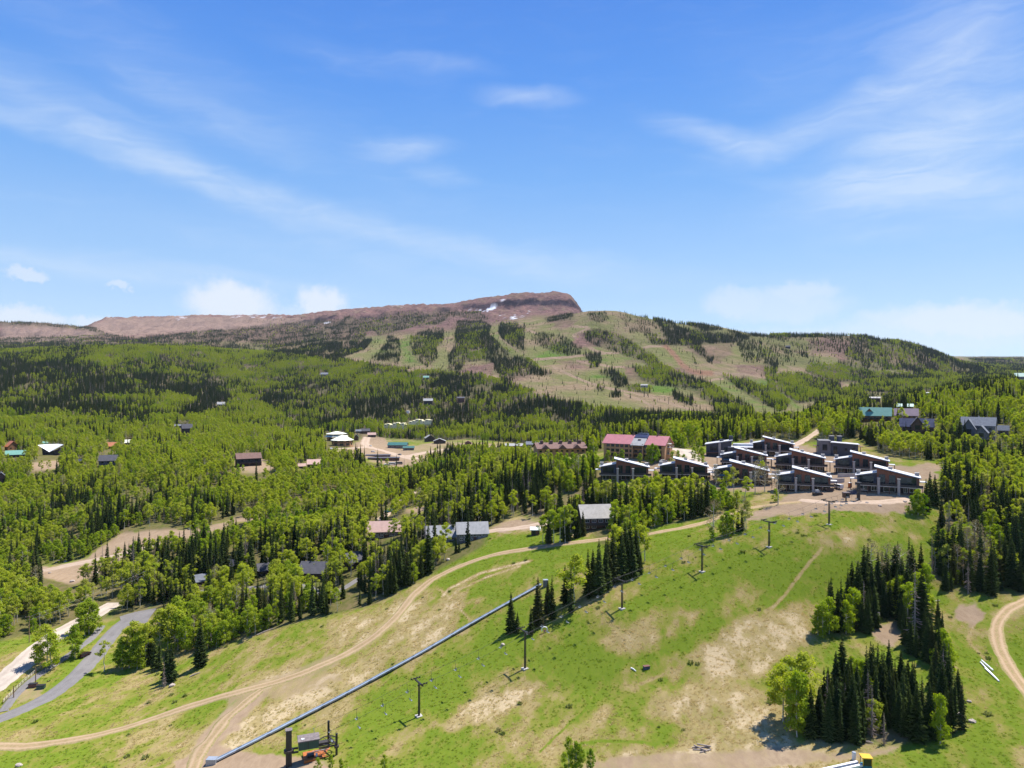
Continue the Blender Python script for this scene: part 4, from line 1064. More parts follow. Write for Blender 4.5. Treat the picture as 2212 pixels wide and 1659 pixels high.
def slope_house():
    u0, u1, vb = 706, 751, 457.5
    P = hit((u0 + u1) / 2, vb); Y = P[1]; k = (u1 - u0) / F * Y / 26
    o = thing('town_house', 'charcoal town house seen from its plain side, with one roof rising to a tall chimney', 'town house', (P[0], Y, P[2]), R(-19), 'dark town houses with split sloping white roofs', k)
    MB().prism([(-12.5, -2), (1.5, -2), (1.5, 9.6), (-12.5, 7.2)], 0, 9.5).build('wall', M['charcoal'], o)
    MB().box(1.503, 12.5, .6, 9.5, -2, 6.0).build('wing_wall', M['charcoal'], o)
    r = MB().prism([(-13.3, 7.1), (2.2, 9.75), (2.2, 10.1), (-13.3, 7.5)], -.8, 10).build('roof', M['white_roof'], o)
    MB().prism([(-.3, 5.9), (13.4, 5.9), (13.4, 6.3), (-.3, 6.3)], -.5, 10).box(2.3, 13.4, 6, 10, 6.3, 7.6).build('wing_roof', M['white_roof'], o)
    for x, z, h in ((-4, 8.5, 1.6), (1.2, 9.2, 3.0)):
        MB().box(x - 1.1, x + 1.1, 4, 6, z, z + h).build('chimney', M['charcoal'], r)
    MB().box(-5.6, -4.2, -.5, .0, -2, 8.2).build('stone_pillar', M['stone'], o)
    windows(o, [(-8.3, 5.0, 4.0, 2.4), (-1.5, 4.6, 2.0, 2.4), (6, 3.6, 2.4, 1.6)], 'charcoal', 'glass', -.005)
    MB().box(-12.5, -5.7, -2.5, -.01, 2.6, 2.9).build('deck', M['brick_red'], o)
    CLEAR.append(np.array([(u0 - 1, vb - 5), (u1 + 1, vb - 5), (u1 + 1, vb + 7), (u0 - 1, vb + 7)]))
slope_house()

def box_house():
    u0, u1, vb = 819, 858, 456
    P = hit((u0 + u1) / 2, vb); Y = P[1]; k = (u1 - u0) / F * Y / 24
    o = thing('town_house', 'dark flat topped town house with twin vents, seen from behind beside the uphill road', 'town house', (P[0], Y, P[2]), R(-18), 'dark town houses with split sloping white roofs', k)
    MB().box(-11, -4, 1, 14, -2, 9.2).build('tower_wall', M['grey_wall'], o)
    MB().box(-3.997, 11, 0, 14, -2, 7.0).build('wall', M['charcoal'], o)
    r = MB().prism([(-4.6, 8.2), (12, 7.05), (12, 7.4), (-4.6, 8.55)], -.9, 9).build('roof', M['white_roof'], o)
    MB().prism([(-4.2, 6.9), (11, 6.9), (11, 7.04), (-4.2, 8.15)], -.003, 8.9).build('gable_band', M['charcoal'], o)
    for x in (-2.6, 1.8):
        c = MB().bar((x, 11, 7.01), (x, 11, 11.4), 1.5, 1.5, 12).build('vent', M['charcoal'], o)
        MB().bar((x, 11, 11.41), (x, 11, 11.7), 1.7, 1.7, 12).build('cap', M['stone'], c)
    windows(o, [(-7.6, 5, 2.6, 3.6)], 'charcoal', 'glass', 1.0)
    windows(o, [(-1.8, 3.6, 2.2, 4.6), (4.2, 4.2, 1.4, 1.6), (8.3, 4.2, 1.4, 1.6)], 'charcoal', 'glass', 0)
    for x in (-12.4, 12.6):
        MB().box(x - 1.5, x + 1.5, 2, 7, 5.6, 5.85).build('porch_roof', M['brick_red'], o)
        MB().box(x - .15, x + .15, 2.3, 2.6, -2, 5.59).build('porch_post', M['brick_red'], o)
    CLEAR.append(np.array([(u0 - 4, vb - 5), (u1 + 4, vb - 5), (u1 + 4, vb + 7), (u0 - 4, vb + 7)]))
box_house()
for u0, u1, v in ((766, 838, 480.5), (800, 850, 481.5)):
    pass

def retaining(u0, u1, v, h, label):
    A, B = hit(u0, v), hit(u1, v)
    z = min(A[2], B[2])
    MBo = MB().box(A[0], B[0], A[1], A[1] + .5, z - 2, z + h)
    tag(MBo.build('retaining_wall', M['concrete'], None), label, 'retaining wall')
retaining(838, 871, 477.5, 2.0, 'long grey retaining wall below the second row house by the tan bank')
retaining(772, 806, 474.0, 1.6, 'long grey retaining wall under the middle house of the second row')
retaining(822, 849, 484.0, 2.8, 'dark retaining wall behind the white trailer between front row houses')

# --- red-roofed lodge
def lodge():
    u0, u1, vb = 598, 669, 458.5
    P = hit((u0 + u1) / 2, vb); Y = P[1]; w = (u1 - u0) / F * Y * .93
    o = thing('lodge', 'long three storey tan lodge with pinkish red metal roof and white centre bay', 'lodge', (P[0], Y, P[2]), R(-30), None)
    show(598, 669, 434, 446); show(634, 652, 446, 457); show(661, 669, 446, 457)
    d = 15.0
    zr = H - (435.3 - CV) / F * (Y + 7.5) - P[2]; he = H - (443.5 - CV) / F * Y - P[2]
    a = w / 2 - .6
    MB().prism([(0, -2), (d, -2), (d, he), (d / 2, zr - .25), (0, he)], -a, a, 'x').build('wall', M['tan_wall'], o)
    def slab(x0, x1, name, mat, z=0.0, y0=-1.0, y1=d + 1, par=None):
        f = lambda y: he - .1 + (zr - he) * (1 - abs(y - d / 2) / (d / 2))
        pts = [(y0, f(y0) + z), (d / 2, f(d / 2) + z), (y1, f(y1) + z), (y1, f(y1) + .3 + z), (d / 2, f(d / 2) + .3 + z), (y0, f(y0) + .3 + z)]
        if y1 < d / 2: pts = [(y0, f(y0) + z), (y1, f(y1) + z), (y1, f(y1) + .3 + z), (y0, f(y0) + .3 + z)]
        return MB().prism(pts, x0, x1, 'x').build(name, M[mat], par or o)
    xa, xb = -a + w * .455, -a + w * .665
    rf = slab(-a - .8, xa - .01, 'roof', 'red_metal'); slab(xb + .01, a + .8, 'roof', 'red_metal')
    slab(xa, xb, 'bay_roof', 'grey_roof', .45, -2.4)
    br = slab(xa + .2, xb + .4, 'solar_panel', 'navy_roof', .8, 4.2, 7.0)
    MB().box((xa + xb) / 2 - .9, (xa + xb) / 2 + .9, 2.0, 3.6, he + .8, he + 2.6).build('dormer', M['brown_roof'], o)
    MB().prism([(xa + .6, zr - 1), (xb - .6, zr - 1), (xb - 1.2, zr + 1.4), (xa + 1.2, zr + 1.4)], d / 2 + .3, d / 2 + 3).build('roof_lantern', M['navy_roof'], o)
    for x in (-a + w * .42, -a + w * .8):
        MB().box(x - .3, x + .3, d / 2 - .3, d / 2 + .3, zr - .2, zr + 1.2).build('chimney', M['brown_roof'], rf)
    rowz = [he * .2, he * .5, he * .82]
    cols = [x for x in np.linspace(-a + 3, a - 3, 12)]
    windows(o, [(x, z, 1.9, he * .17) for z in rowz for x in cols if not (xa + 1.5 < x < xb - 1.5 and z > he * .7)], 'brick_red', 'glass', 0, True)
    MB().box(xa + .6, xa + 1.3, -1.6, -.01, -2, he + .0).build('bay_pier', M['tan_wall'], o); MB().box(xb - 1.3, xb - .6, -1.6, -.01, -2, he).build('bay_pier', M['tan_wall'], o)
    for z in (he * .36, he * .67):
        MB().box(xa + 1.4, xb - 1.4, -1.5, -.01, z, z + .9).build('balcony', M['brown_wall'], o)
    for z in (he * .34, he * .78):                              # stair landings on the sunny end wall
        MB().box(a + .01, a + 2.4, 4, 11, z, z + .25).build('landing', M['concrete'], o)
        MB().box(a + 2.3, a + 2.4, 4, 11, z + .26, z + 1.2).build('landing_rail', M['brick_red'], o)
    MB().box(a + .01, a + 1.6, 5, 9.5, he * .78 + 2.0, he * .78 + 2.3).build('landing_roof', M['white_roof'], o)
    CLEAR.append(np.array([(605, 450), (668, 450), (668, 459.3), (605, 459.3)]))
    CLEAR.append(np.array([(634, 450), (651, 450), (651, 468), (634, 468)])); CLEAR.append(np.array([(664, 450), (671, 450), (671, 466), (664, 466)]))
    LM.append(('red roofed lodge', P[0], Y))
lodge()

# --- brown shingled apartment block
def brown_block():
    u0, u1, vb = 534, 586, 458
    P = hit((u0 + u1) / 2, vb); Y = P[1]; w = (u1 - u0) / F * Y
    o = thing('apartment_block', 'brown shingled apartment block with a row of stout chimneys, roof just above aspens', 'apartment block', (P[0], Y + 6, P[2]), R(10))
    show(534, 586, 440, 452)
    d, he = 15, 7.5; zr = H - (442.5 - CV) / F * (Y + 8) - P[2]
    a = w / 2 - 1
    MB().prism([(-d / 2, -3), (d / 2, -3), (d / 2, he), (0, zr - .3), (-d / 2, he)], -a, a, 'x').build('wall', M['tan_wall'], o)
    r = MB().prism([(-d / 2 - 1.6, he - .9), (0, zr), (d / 2 + 1, he - .6), (d / 2 + 1, he - .3), (0, zr + .3), (-d / 2 - 1.6, he - .6)], -a - 1, a + 1, 'x').build('roof', M['brown_roof'], o)
    for x in np.linspace(-a + 4, a - 3, 5):
        MB().box(x - 1.0, x + 1.0, -2.2, -.2, zr - 1.6, zr + 1.7).build('chimney', M['brown_roof'], r)
    for x in (-a * .7, 0, a * .6):
        MB().prism([(x - 3, he - .6), (x + 3, he - .6), (x, he + 2.2)], -d / 2 - 2.2, -d / 2 + 3).build('gable', M['brown_roof'], r)
    windows(o, [(x, z, 1.7, 1.4) for x in np.linspace(-a + 2, a - 2, 9) for z in (2, 5)], 'brown_wall', 'glass', -d / 2, False)
    keep_clear(545, 586, vb, Y, 1.5)
    LM.append(('brown shingled apartment block', P[0], Y))
brown_block()
gable_house('house', 'low house with pale blue grey roof, just left of the brown shingled apartment block', 'house', 526, 540, 441.5, 447.5, 'slate_roof', 'grey_wall', win=(1, 2), clear=2, hide=0.4)
gable_house('house', 'long low pale roofed house half sunk in aspens at the highway end', 'house', 505, 523, 443.5, 448, 'grey_roof', 'tan_wall', win=(1, 3), clear=1.5, hide=0.3)

# --- octagonal hall with two pale pagoda roofs
def octagon(u0, u1, vt, ve, vb, label, part_eave=True):
    P = hit((u0 + u1) / 2, vb); Y = P[1]; r = (u1 - u0) / F * Y / 2
    zt = H - (vt - CV) / F * (Y + r) - P[2]; ze = H - (ve - CV) / F * Y - P[2]
    o = thing('round_hall', label, 'hall', (P[0], Y + r, P[2]), R(10), 'many sided halls with pale cream roofs')
    n = 10
    ring = lambda rr, z: [(rr * math.cos(6.2832 * i / n), rr * math.sin(6.2832 * i / n), z) for i in range(n)]
    def frustum(r0, z0, r1, z1):
        m = MB(); return m.add(ring(r0, z0) + ring(r1, z1), [tuple(range(n - 1, -1, -1)), tuple(range(n, 2 * n))] + [(i, (i + 1) % n, (i + 1) % n + n, i + n) for i in range(n)])
    frustum(r * .9, -3, r * .9, ze).build('wall', M['tan_wall'], o)
    frustum(r * 1.02, ze - .2, r * .05, zt).build('roof', M['cream_roof'], o)
    frustum(r * .93, ze * .62, r * .93, ze * .70).build('balcony', M['brown_wall'], o)
    for i in range(n):
        a0, a1 = 6.2832 * i / n, 6.2832 * (i + 1) / n
        if math.sin((a0 + a1) / 2 + R(10)) > .3: continue
        for z0, z1 in ((.12, .5), (.74, .92)):
            q = [(.905 * r * (math.cos(a0) * (1 - t) + math.cos(a1) * t), .905 * r * (math.sin(a0) * (1 - t) + math.sin(a1) * t)) for t in (.22, .78)]
            MB().add([(q[0][0], q[0][1], ze * z0), (q[1][0], q[1][1], ze * z0), (q[1][0], q[1][1], ze * z1), (q[0][0], q[0][1], ze * z1),
                      (q[0][0] * .99, q[0][1] * .99, ze * z0), (q[1][0] * .99, q[1][1] * .99, ze * z0), (q[1][0] * .99, q[1][1] * .99, ze * z1), (q[0][0] * .99, q[0][1] * .99, ze * z1)],
                     [(0, 1, 2, 3), (7, 6, 5, 4), (0, 4, 5, 1), (1, 5, 6, 2), (2, 6, 7, 3), (3, 7, 4, 0)]).build('window', M['glass'], o)
    keep_clear(u0, u1, vb, Y, 6); show(u0 - 1, u1 + 1, vt - 1, vb - 1)
    LM.append(('pale roofed round hall', P[0], Y))
    return o, r, ze, zt, n, P
octagon(328, 351, 434.8, 440.6, 446.5, 'lower round hall with pale cream roof and timber walls beside the village road')
o_, r_, ze_, zt_, n_, P_ = octagon(323.5, 344.5, 431.2, 434.2, 441.5, 'upper round hall with stepped pale cream roof behind the lower round hall')
rg = lambda rr, z: [(rr * math.cos(6.2832 * i / n_), rr * math.sin(6.2832 * i / n_), z) for i in range(n_)]
zz = ze_ - 2.4
MB().add(rg(r_ * 1.12, zz - 1.6) + rg(r_ * .88, zz + .6), [tuple(range(n_ - 1, -1, -1)), tuple(range(n_, 2 * n_))] + [(i, (i + 1) % n_, (i + 1) % n_ + n_, i + n_) for i in range(n_)]).build('skirt_roof', M['cream_roof'], o_)

gh = gable_house
gh('shed', 'large shed with deep teal metal roof on the village lawn', 'shed', 387.5, 407, 442.3, 448.6, 'teal_metal', 'grey_wall', dr=.5, wf=.6, rz=-12, win=(1, 4), clear=3)
gh('shed', 'small shed with deep teal metal roof in front of the larger teal one', 'shed', 402.5, 414, 446.0, 450.4, 'teal_metal', 'grey_wall', dr=.5, wf=.62, rz=-3, win=(1, 2), clear=3)
def storage(u0, u1, vt, vb, rz, label, nd):
    P = hit((u0 + u1) / 2, vb); Y = P[1]; w = (u1 - u0) / F * Y; h = max((vb - vt) / F * Y, 2.2)
    o = thing('storage_block', label, 'storage units', (P[0], Y, P[2]), R(rz))
    MB().box(-w / 2, w / 2, 0, 5, -1, h * .72).build('wall', M['brick_red'], o)
    MB().prism([(-.6, h * .72), (5.6, h * .72 + .5), (5.6, h * .72 + .8), (-.6, h * .72 + .3)], -w / 2 - .4, w / 2 + .4, 'x').build('roof', M['dark_roof'], o)
    for i in range(nd):
        x = (i + .5) / nd * w - w / 2
        MB().box(x - w / nd * .36, x + w / nd * .36, -.06, .02, 0, h * .6).build('roller_door', M['brown_wall'], o)
    keep_clear(u0, u1, vb, Y, 2); show(u0, u1, vt, vb)
storage(368, 399, 457.2, 460.6, 6, 'long low storage block with dark roof and red brown doors by the junction', 14)
storage(366, 390, 454.8, 457.0, 6, 'shorter storage block with dark roof behind the long one', 10)
gh('cottage', 'dark roofed cottage at the top of the village road', 'cottage', 361, 369.5, 428.6, 433.8, 'dark_roof', 'brown_wall', win=(1, 2), clear=3)
gh('cottage', 'cottage with pale pinkish roof beside the dark roofed one', 'cottage', 367, 375.5, 432.6, 437.2, 'pink_roof', 'dark_wall', win=(1, 2), clear=3)
gh('cottage', 'grey roofed cottage behind the village cottages', 'cottage', 355, 364, 429.5, 433, 'slate_roof', 'grey_wall', win=(1, 2), clear=2)
gh('cottage', 'steep green gabled cottage between round hall and road', 'cottage', 353.5, 358.5, 434.5, 440.5, 'teal_metal', 'brown_wall', ridge='y', win=(1, 1), clear=3)
gh('cabin', 'dark cabin with white streaked roof at the edge of the village lawn', 'cabin', 424.5, 434, 434.8, 441.8, 'grey_roof', 'dark_wall', ridge='y', win=(1, 2), clear=3, rz=15)
gh('cabin', 'wide dark cabin with patched pale roof right of the white streaked cabin', 'cabin', 433, 445.5, 438.4, 443.8, 'grey_roof', 'dark_wall', ridge='y', win=(1, 3), clear=3)
gh('kiosk', 'small brown open kiosk beside the highway lay-by', 'kiosk', 464.5, 471.5, 440.8, 444.6, 'brown_roof', 'brick_red', ridge='y', win=(1, 1), clear=3)

def shell(u0, u1, vt, vb, label, steps):
    """unfinished block in pale sheathing with a stepped top"""
    P = hit((u0 + u1) / 2, vb); Y = P[1]; w = (u1 - u0) / F * Y; h = (vb - vt) / F * Y
    o = thing('unfinished_block', label, 'building shell', (P[0], Y, P[2]), R(-6), 'cream sheathed building shells in the aspens')
    n = len(steps)
    pts = [(-w / 2, -3), (w / 2, -3)]
    for i in range(n - 1, -1, -1):
        pts += [(-w / 2 + (i + 1) * w / n, h * steps[i]), (-w / 2 + i * w / n, h * steps[i])]
    MB().prism(pts, 0, 12).build('wall', M['cream'], o)
    for i in range(n):
        x = -w / 2 + (i + .5) * w / n
        MB().box(x - .9, x + .9, -.06, .02, h * steps[i] - 2.4, h * steps[i] - .9).build('window_opening', M['glass'], o)
    keep_clear(u0, u1, vb, Y, 1.0); show(u0, u1, vt, vb - 1.2)
    LM.append(('cream building shells', P[0], Y))
shell(383.5, 407.5, 422.6, 428.6, 'lower cream sheathed building shell with ragged stepped top among aspens', (.72, .8, .62, .9, 1.0, .86, .92, .7))
shell(408.5, 432, 419.4, 424.8, 'upper cream sheathed building shell with ragged stepped top', (.6, .75, 1.0, .95, .7, .96, .9))

gh('cabin', 'dark brown cabin with brown metal roof standing on its own bare pad', 'cabin', 233, 258.5, 453, 466.3, 'brown_roof', 'dark_wall', dr=.55, wf=.62, rz=8, win=(2, 3), deck=True, clear=7, landmark='brown cabin on the bare pad')
gh('house', 'low house with long faded pinkish brown roof below the brown cabin', 'house', 305, 321, 459.4, 468.0, 'pink_roof', 'brown_wall', wf=.5, win=(1, 3), clear=3, dr=.9, hide=0.4)
gh('garage', 'small pinkish roofed garage left of the long faded roof', 'garage', 297, 305, 463.5, 468.5, 'pink_roof', 'brown_wall', wf=.5, win=(1, 1), clear=2, dr=.9)
gh('house', 'dusty blue house with dark gabled roof among aspens on the valley side', 'house', 96, 116.5, 455, 467, 'dark_roof', 'blue_wall', dr=.6, rz=-10, win=(2, 3), clear=5, landmark='dusty blue house')
gh('shed', 'small navy roofed shed left of the dusty blue house', 'shed', 77, 84, 459, 463.5, 'navy_roof', 'dark_wall', win=(1, 1), clear=4)
def butterfly():
    u0, u1, vt, vb = 37, 63, 444.6, 455
    P = hit(50, vb); Y = P[1]; w = (u1 - u0) / F * Y; h = (vb - vt) / F * Y
    o = thing('butterfly_roof_house', 'house with white butterfly roof like open wings on dark walls', 'house', (P[0], Y, P[2]), R(0))
    MB().prism([(-w * .3, -3), (w * .3, -3), (w * .34, h * .62), (0, h * .30), (-w * .34, h * .62)], 1, 12).build('wall', M['dark_wall'], o)
    MB().add([(-w / 2, 1, h * .95), (0, -1, h * .30), (w / 2, 1, h), (w * .1, 9, h * 1.0), (-w * .32, 9, h * .96), (0, -1, h * .34 - .6)],
             [(0, 1, 4), (1, 2, 3), (1, 3, 4), (0, 4, 5), (5, 4, 3), (5, 3, 2), (0, 5, 1), (1, 5, 2)]).build('roof', M['snow_white'], o)
    windows(o, [(-3, h * .2, 2, 1.6), (3, h * .2, 2, 1.6)], 'snow_white', 'glass', 1, False)
    keep_clear(u0, u1, vb, Y, 4); show(u0, u1, vt - 1, vb - 1)
    LM.append(('white butterfly roof house', P[0], Y))
butterfly()
gh('house', 'house with rust orange steep roof at the aspen edge', 'house', 3.5, 15.5, 441, 450, 'orange_roof', 'log_wall', ridge='y', wf=.4, win=(1, 2), clear=3, rz=25)
gh('house', 'low house with long pale green roof below the rust orange one', 'house', 1, 26, 450.3, 457.6, 'green_metal', 'dark_wall', wf=.45, win=(1, 4), clear=2, rz=-8, hide=0.4)
gh('shed', 'small pale teal roofed shed behind the white butterfly roof', 'shed', 40.5, 47, 441.2, 445.5, 'green_metal', 'grey_wall', win=(1, 1), clear=1)
gh('house', 'small house with bright orange roof half hidden in valley aspens', 'house', 106, 116, 442.3, 448.8, 'orange_roof', 'log_wall', wf=.4, win=(1, 2), clear=1, hide=0.3)
gh('house', 'small house with cream roof right of the bright orange roof', 'house', 123, 132.5, 439.6, 444.5, 'cream_roof', 'brown_wall', wf=.4, win=(1, 2), clear=1)
gh('house', 'black roofed rambling house deep in the valley aspens', 'house', 180, 191, 424, 433.5, 'dark_roof', 'dark_wall', wf=.55, win=(1, 3), clear=3, chim=1, rz=10)
gh('garage', 'low dark grey garage beside the black roofed rambling house', 'garage', 173.5, 181, 424.3, 427.6, 'slate_roof', 'dark_wall', win=(1, 1), clear=2)
gh('cabin', 'pale grey cabin alone at the foot of the conifer slope', 'cabin', 216, 224.5, 402, 407, 'grey_roof', 'grey_wall', win=(1, 2), clear=.5, hide=.45)
gh('house', 'dark red timber house with grey roof at the photo edge above boulders', 'house', -8, 5.5, 472, 484.5, 'slate_roof', 'brick_red', ridge='y', wf=.5, win=(2, 2), clear=6, deck=True)
gh('cabin', 'pale blue roofed cabin high in the aspens, twin of none', 'cabin', 320, 328, 372.6, 376.6, 'slate_roof', 'grey_wall', win=(1, 2), clear=.5, hide=.45)
gh('cabin', 'pale teal roofed cabin just under the ski slope', 'cabin', 423, 428.8, 375.8, 379.6, 'green_metal', 'grey_wall', win=(1, 2), clear=.5, hide=.45)
gh('cabin', 'black cabin with pale roof ridge on the wooded hill', 'cabin', 423, 432.5, 398.5, 405.8, 'grey_roof', 'dark_wall', wf=.7, win=(2, 2), clear=.5, hide=.45)
gh('cabin', 'flat roofed red brown cabin right of the black hill cabin', 'cabin', 457, 464.5, 396.8, 402.6, 'dark_roof', 'brick_red', wf=.8, win=(1, 2), clear=.5, hide=.45)
o = thing('water_tank', 'small white water tank on the wooded hill below the black cabin', 'water tank', tuple(hit(408, 413)), 0)
MB().bar((0, 0, -1), (0, 0, 4), 3.4, 3.4, 14).build('tank', M['snow_white'], o); MB().bar((0, 0, 4.01), (0, 0, 4.9), 3.5, .3, 14).build('lid', M['grey_roof'], o)
keep_clear(405.5, 410.5, 413, 1100, 3); show(406, 410, 408, 412.5)

# --- roofs in the near forest
gh('row_house', 'long row house with pale grey blue roof, right-hand of two, with skylights', 'row house', 455.5, 487.5, 522, 541, 'grey_roof', 'grey_wall', dr=.62, wf=.42, rz=5, win=(2, 6), clear=3, landmark='grey roofed row houses', sub=True, hide=.62)
gh('row_house', 'lower row house with pale grey blue roof partly under aspens', 'row house', 424, 454.5, 525.5, 545, 'grey_roof', 'grey_wall', dr=.62, wf=.42, rz=8, win=(2, 6), clear=2, sub=True, hide=.66)
gh('row_house', 'row house with faded pink roof and dark dormers beside the forest road', 'row house', 366, 404, 521, 538, 'pink_roof', 'brown_wall', dr=.55, wf=.42, rz=-2, win=(2, 7), clear=3, chim=2, landmark='pink roofed row house', sub=True, hide=0.3)
gh('house', 'brown timber house with pale tan roof and deck above the ski slope', 'house', 580, 612, 504.5, 529.5, 'tan_roof', 'brown_wall', dr=.8, wf=.5, rz=14, win=(2, 4), clear=4, deck=True, landmark='brown timber house', sub=True)
for u0, u1, vt, vb, lab, rz in ((254, 273, 563, 576, 'dark grey roofed house left of the larger dark roof in the near forest', 4), (298, 324, 561.5, 582, 'dark grey roofed house with deep shaded eaves above the forest lane', -20), (343, 361, 552, 570, 'dark grey roof corner showing between aspens right of the forest lane houses', 28),
                                (225, 237, 559.5, 572, 'small dark blue roofed house at the forest edge of the bare cutting', -30), (191, 205, 574, 587, 'grey roofed house almost swallowed by aspens near the parking pad', 20)):
    gh('house', lab, 'house', u0, u1, vt, vb, 'dark_roof' if 'dark' in lab else 'slate_roof', 'dark_wall', dr=.9, wf=.5, rz=rz, win=(1, 3), clear=2, hide=.45)
gh('hut', 'tiny dark hut with white roof beside the gravel turning place', 'hut', 530.5, 540.5, 527, 535.5, 'snow_white', 'dark_wall', dr=.6, wf=.75, win=(1, 2), clear=8)
gh('hut', 'weathered brown hut with white roof edge inside the upper spruce grove', 'hut', 872, 881, 612, 623, 'weathered', 'brick_red', dr=.9, wf=.8, win=(1, 1), clear=6)

# --- right-hand houses
gh('log_house', 'log house with pale green metal roof and cross gable on the right wooded rise', 'house', 862, 895, 407.5, 421.5, 'green_metal', 'log_wall', dr=.42, wf=.42, rz=-2, win=(2, 5), clear=3, deck=True, landmark='green roofed log house')
def cross_gable(u, vt, vb, w, roof, wall, parent_name):
    o = bpy.data.objects[parent_name]
    P = hit(u, vb)
    x = P[0] - o.location.x; h = H - (vt - CV) / F * P[1] - o.location.z
    y = P[1] - o.location.y - 3.0
    MB().prism([(x - w / 2 + .5, 0), (x + w / 2 - .5, 0), (x + w / 2 - .5, h * .5), (x, h - .3), (x - w / 2 + .5, h * .5)], y, y + 9).build('gable_wall', M[wall], o)
    MB().prism([(x - w / 2, h * .46), (x, h), (x + w / 2, h * .46), (x + w / 2, h * .46 + .3), (x, h + .3), (x - w / 2, h * .46 + .3)], y - .8, y + 9).build('gable_roof', M[roof], o)
    windows(o, [(x, h * .35, w * .35, h * .28)], 'snow_white', 'glass', y, False)
cross_gable(870, 408.5, 421.5, 10, 'green_metal', 'log_wall', 'log_house')
gh('log_house', 'house with long mauve metal roof right of the green roofed log house', 'house', 897, 921.5, 408.5, 420.5, 'mauve_metal', 'log_wall', dr=.5, wf=.42, win=(2, 4), clear=2, oh=.8)
gh('house', 'house with teal roof edge peeking over the mauve roof', 'house', 899, 916, 403.8, 409.0, 'green_metal', 'log_wall', wf=.5, win=(1, 3), clear=1, hide=.62)
gh('solar_house', 'dark timber house with navy solar roof and steep middle gable', 'house', 903, 938, 418.5, 432.5, 'navy_roof', 'brick_red', dr=.45, wf=.42, rz=2, win=(2, 5), clear=3, deck=True, landmark='navy solar roofed house', hide=0.25)
cross_gable(921, 417.2, 432.5, 9, 'dark_roof', 'brown_wall', 'solar_house')
gh('grey_house', 'large grey house with many hipped gables at the wood edge', 'house', 966, 1002, 417.2, 438.5, 'slate_roof', 'grey_wall', dr=.55, wf=.62, rz=-6, win=(2, 5), clear=4, deck=True, chim=1, landmark='large grey gabled house')
cross_gable(978, 419.5, 439.5, 9, 'slate_roof', 'grey_wall', 'grey_house'); cross_gable(995, 426, 441, 8, 'slate_roof', 'grey_wall', 'grey_house')
gh('garage', 'grey garage wing right of the large grey house', 'garage', 1000, 1012, 425.5, 435, 'slate_roof', 'grey_wall', dr=.8, wf=.5, win=(1, 2), clear=3)
gh('house', 'flat pale house far above the green roofed log house', 'house', 871, 882, 396.8, 402.5, 'concrete', 'brown_wall', wf=.8, win=(1, 3), clear=1)
o = thing('water_tank', 'round white roofed tank in the right wooded slope', 'water tank', tuple(hit(928, 395)), 0)
MB().bar((0, 0, -1), (0, 0, 4), 5, 5, 16).build('tank', M['grey_wall'], o); MB().bar((0, 0, 4.01), (0, 0, 5.6), 5.6, .4, 16).build('lid', M['snow_white'], o)
keep_clear(923, 933, 395, 800, 3); show(924, 932, 389, 394)
gh('house', 'house with pale teal roof at the photo edge on the right ridge', 'house', 1017, 1034, 373, 381, 'green_metal', 'grey_wall', wf=.55, win=(1, 3), clear=2)
gh('hut', 'little dark lift hut on the saddle of the ski hill', 'hut', 786, 791, 345.5, 348.5, 'dark_roof', 'dark_wall', wf=.6, win=(1, 1), clear=1)
gh('hut', 'pale snow making hut between runs on the lower ski hill', 'hut', 641, 648.5, 384.3, 387.5, 'grey_roof', 'concrete', wf=.7, win=(1, 1), clear=1)

# ground, roads and yards that the photograph shows open
for t in ("320,455 345,447 366,434 385,438 440,441 470,439 530,444 540,449 450,452 425,460 400,466 370,462 350,458", "32,463 60,459 60,467 34,470", "233,462 275,463 275,470 262,476 238,472", "488,530 520,515 545,520 545,530 520,532 490,534", "384,520 398,501 432,483 436,485 405,508 392,520", "395,512 428,505 430,511 405,516",
          "668,450 690,453 700,458 690,462 672,460", "893,470 941,462 938,482 921,480 900,477", "806,440 822,427 828,425 816,440", "121,620 134,612 150,612 150,622 130,627 122,635 114,640 106,650", "322,587 352,578 368,572 366,578 350,586", "100,600 112,602 104,612 96,612", "40,640 60,626 90,612 70,640 40,660"):
    VIS.append(poly(t))
VIS.append(z5("150,880 440,810 680,760 960,560 1220,530 1600,525 1720,560 1540,650 1310,715 1050,800 940,880 620,1000 420,970"))
VIS.append(z5("1680,500 1950,430 2100,430 1900,490 1700,540"))
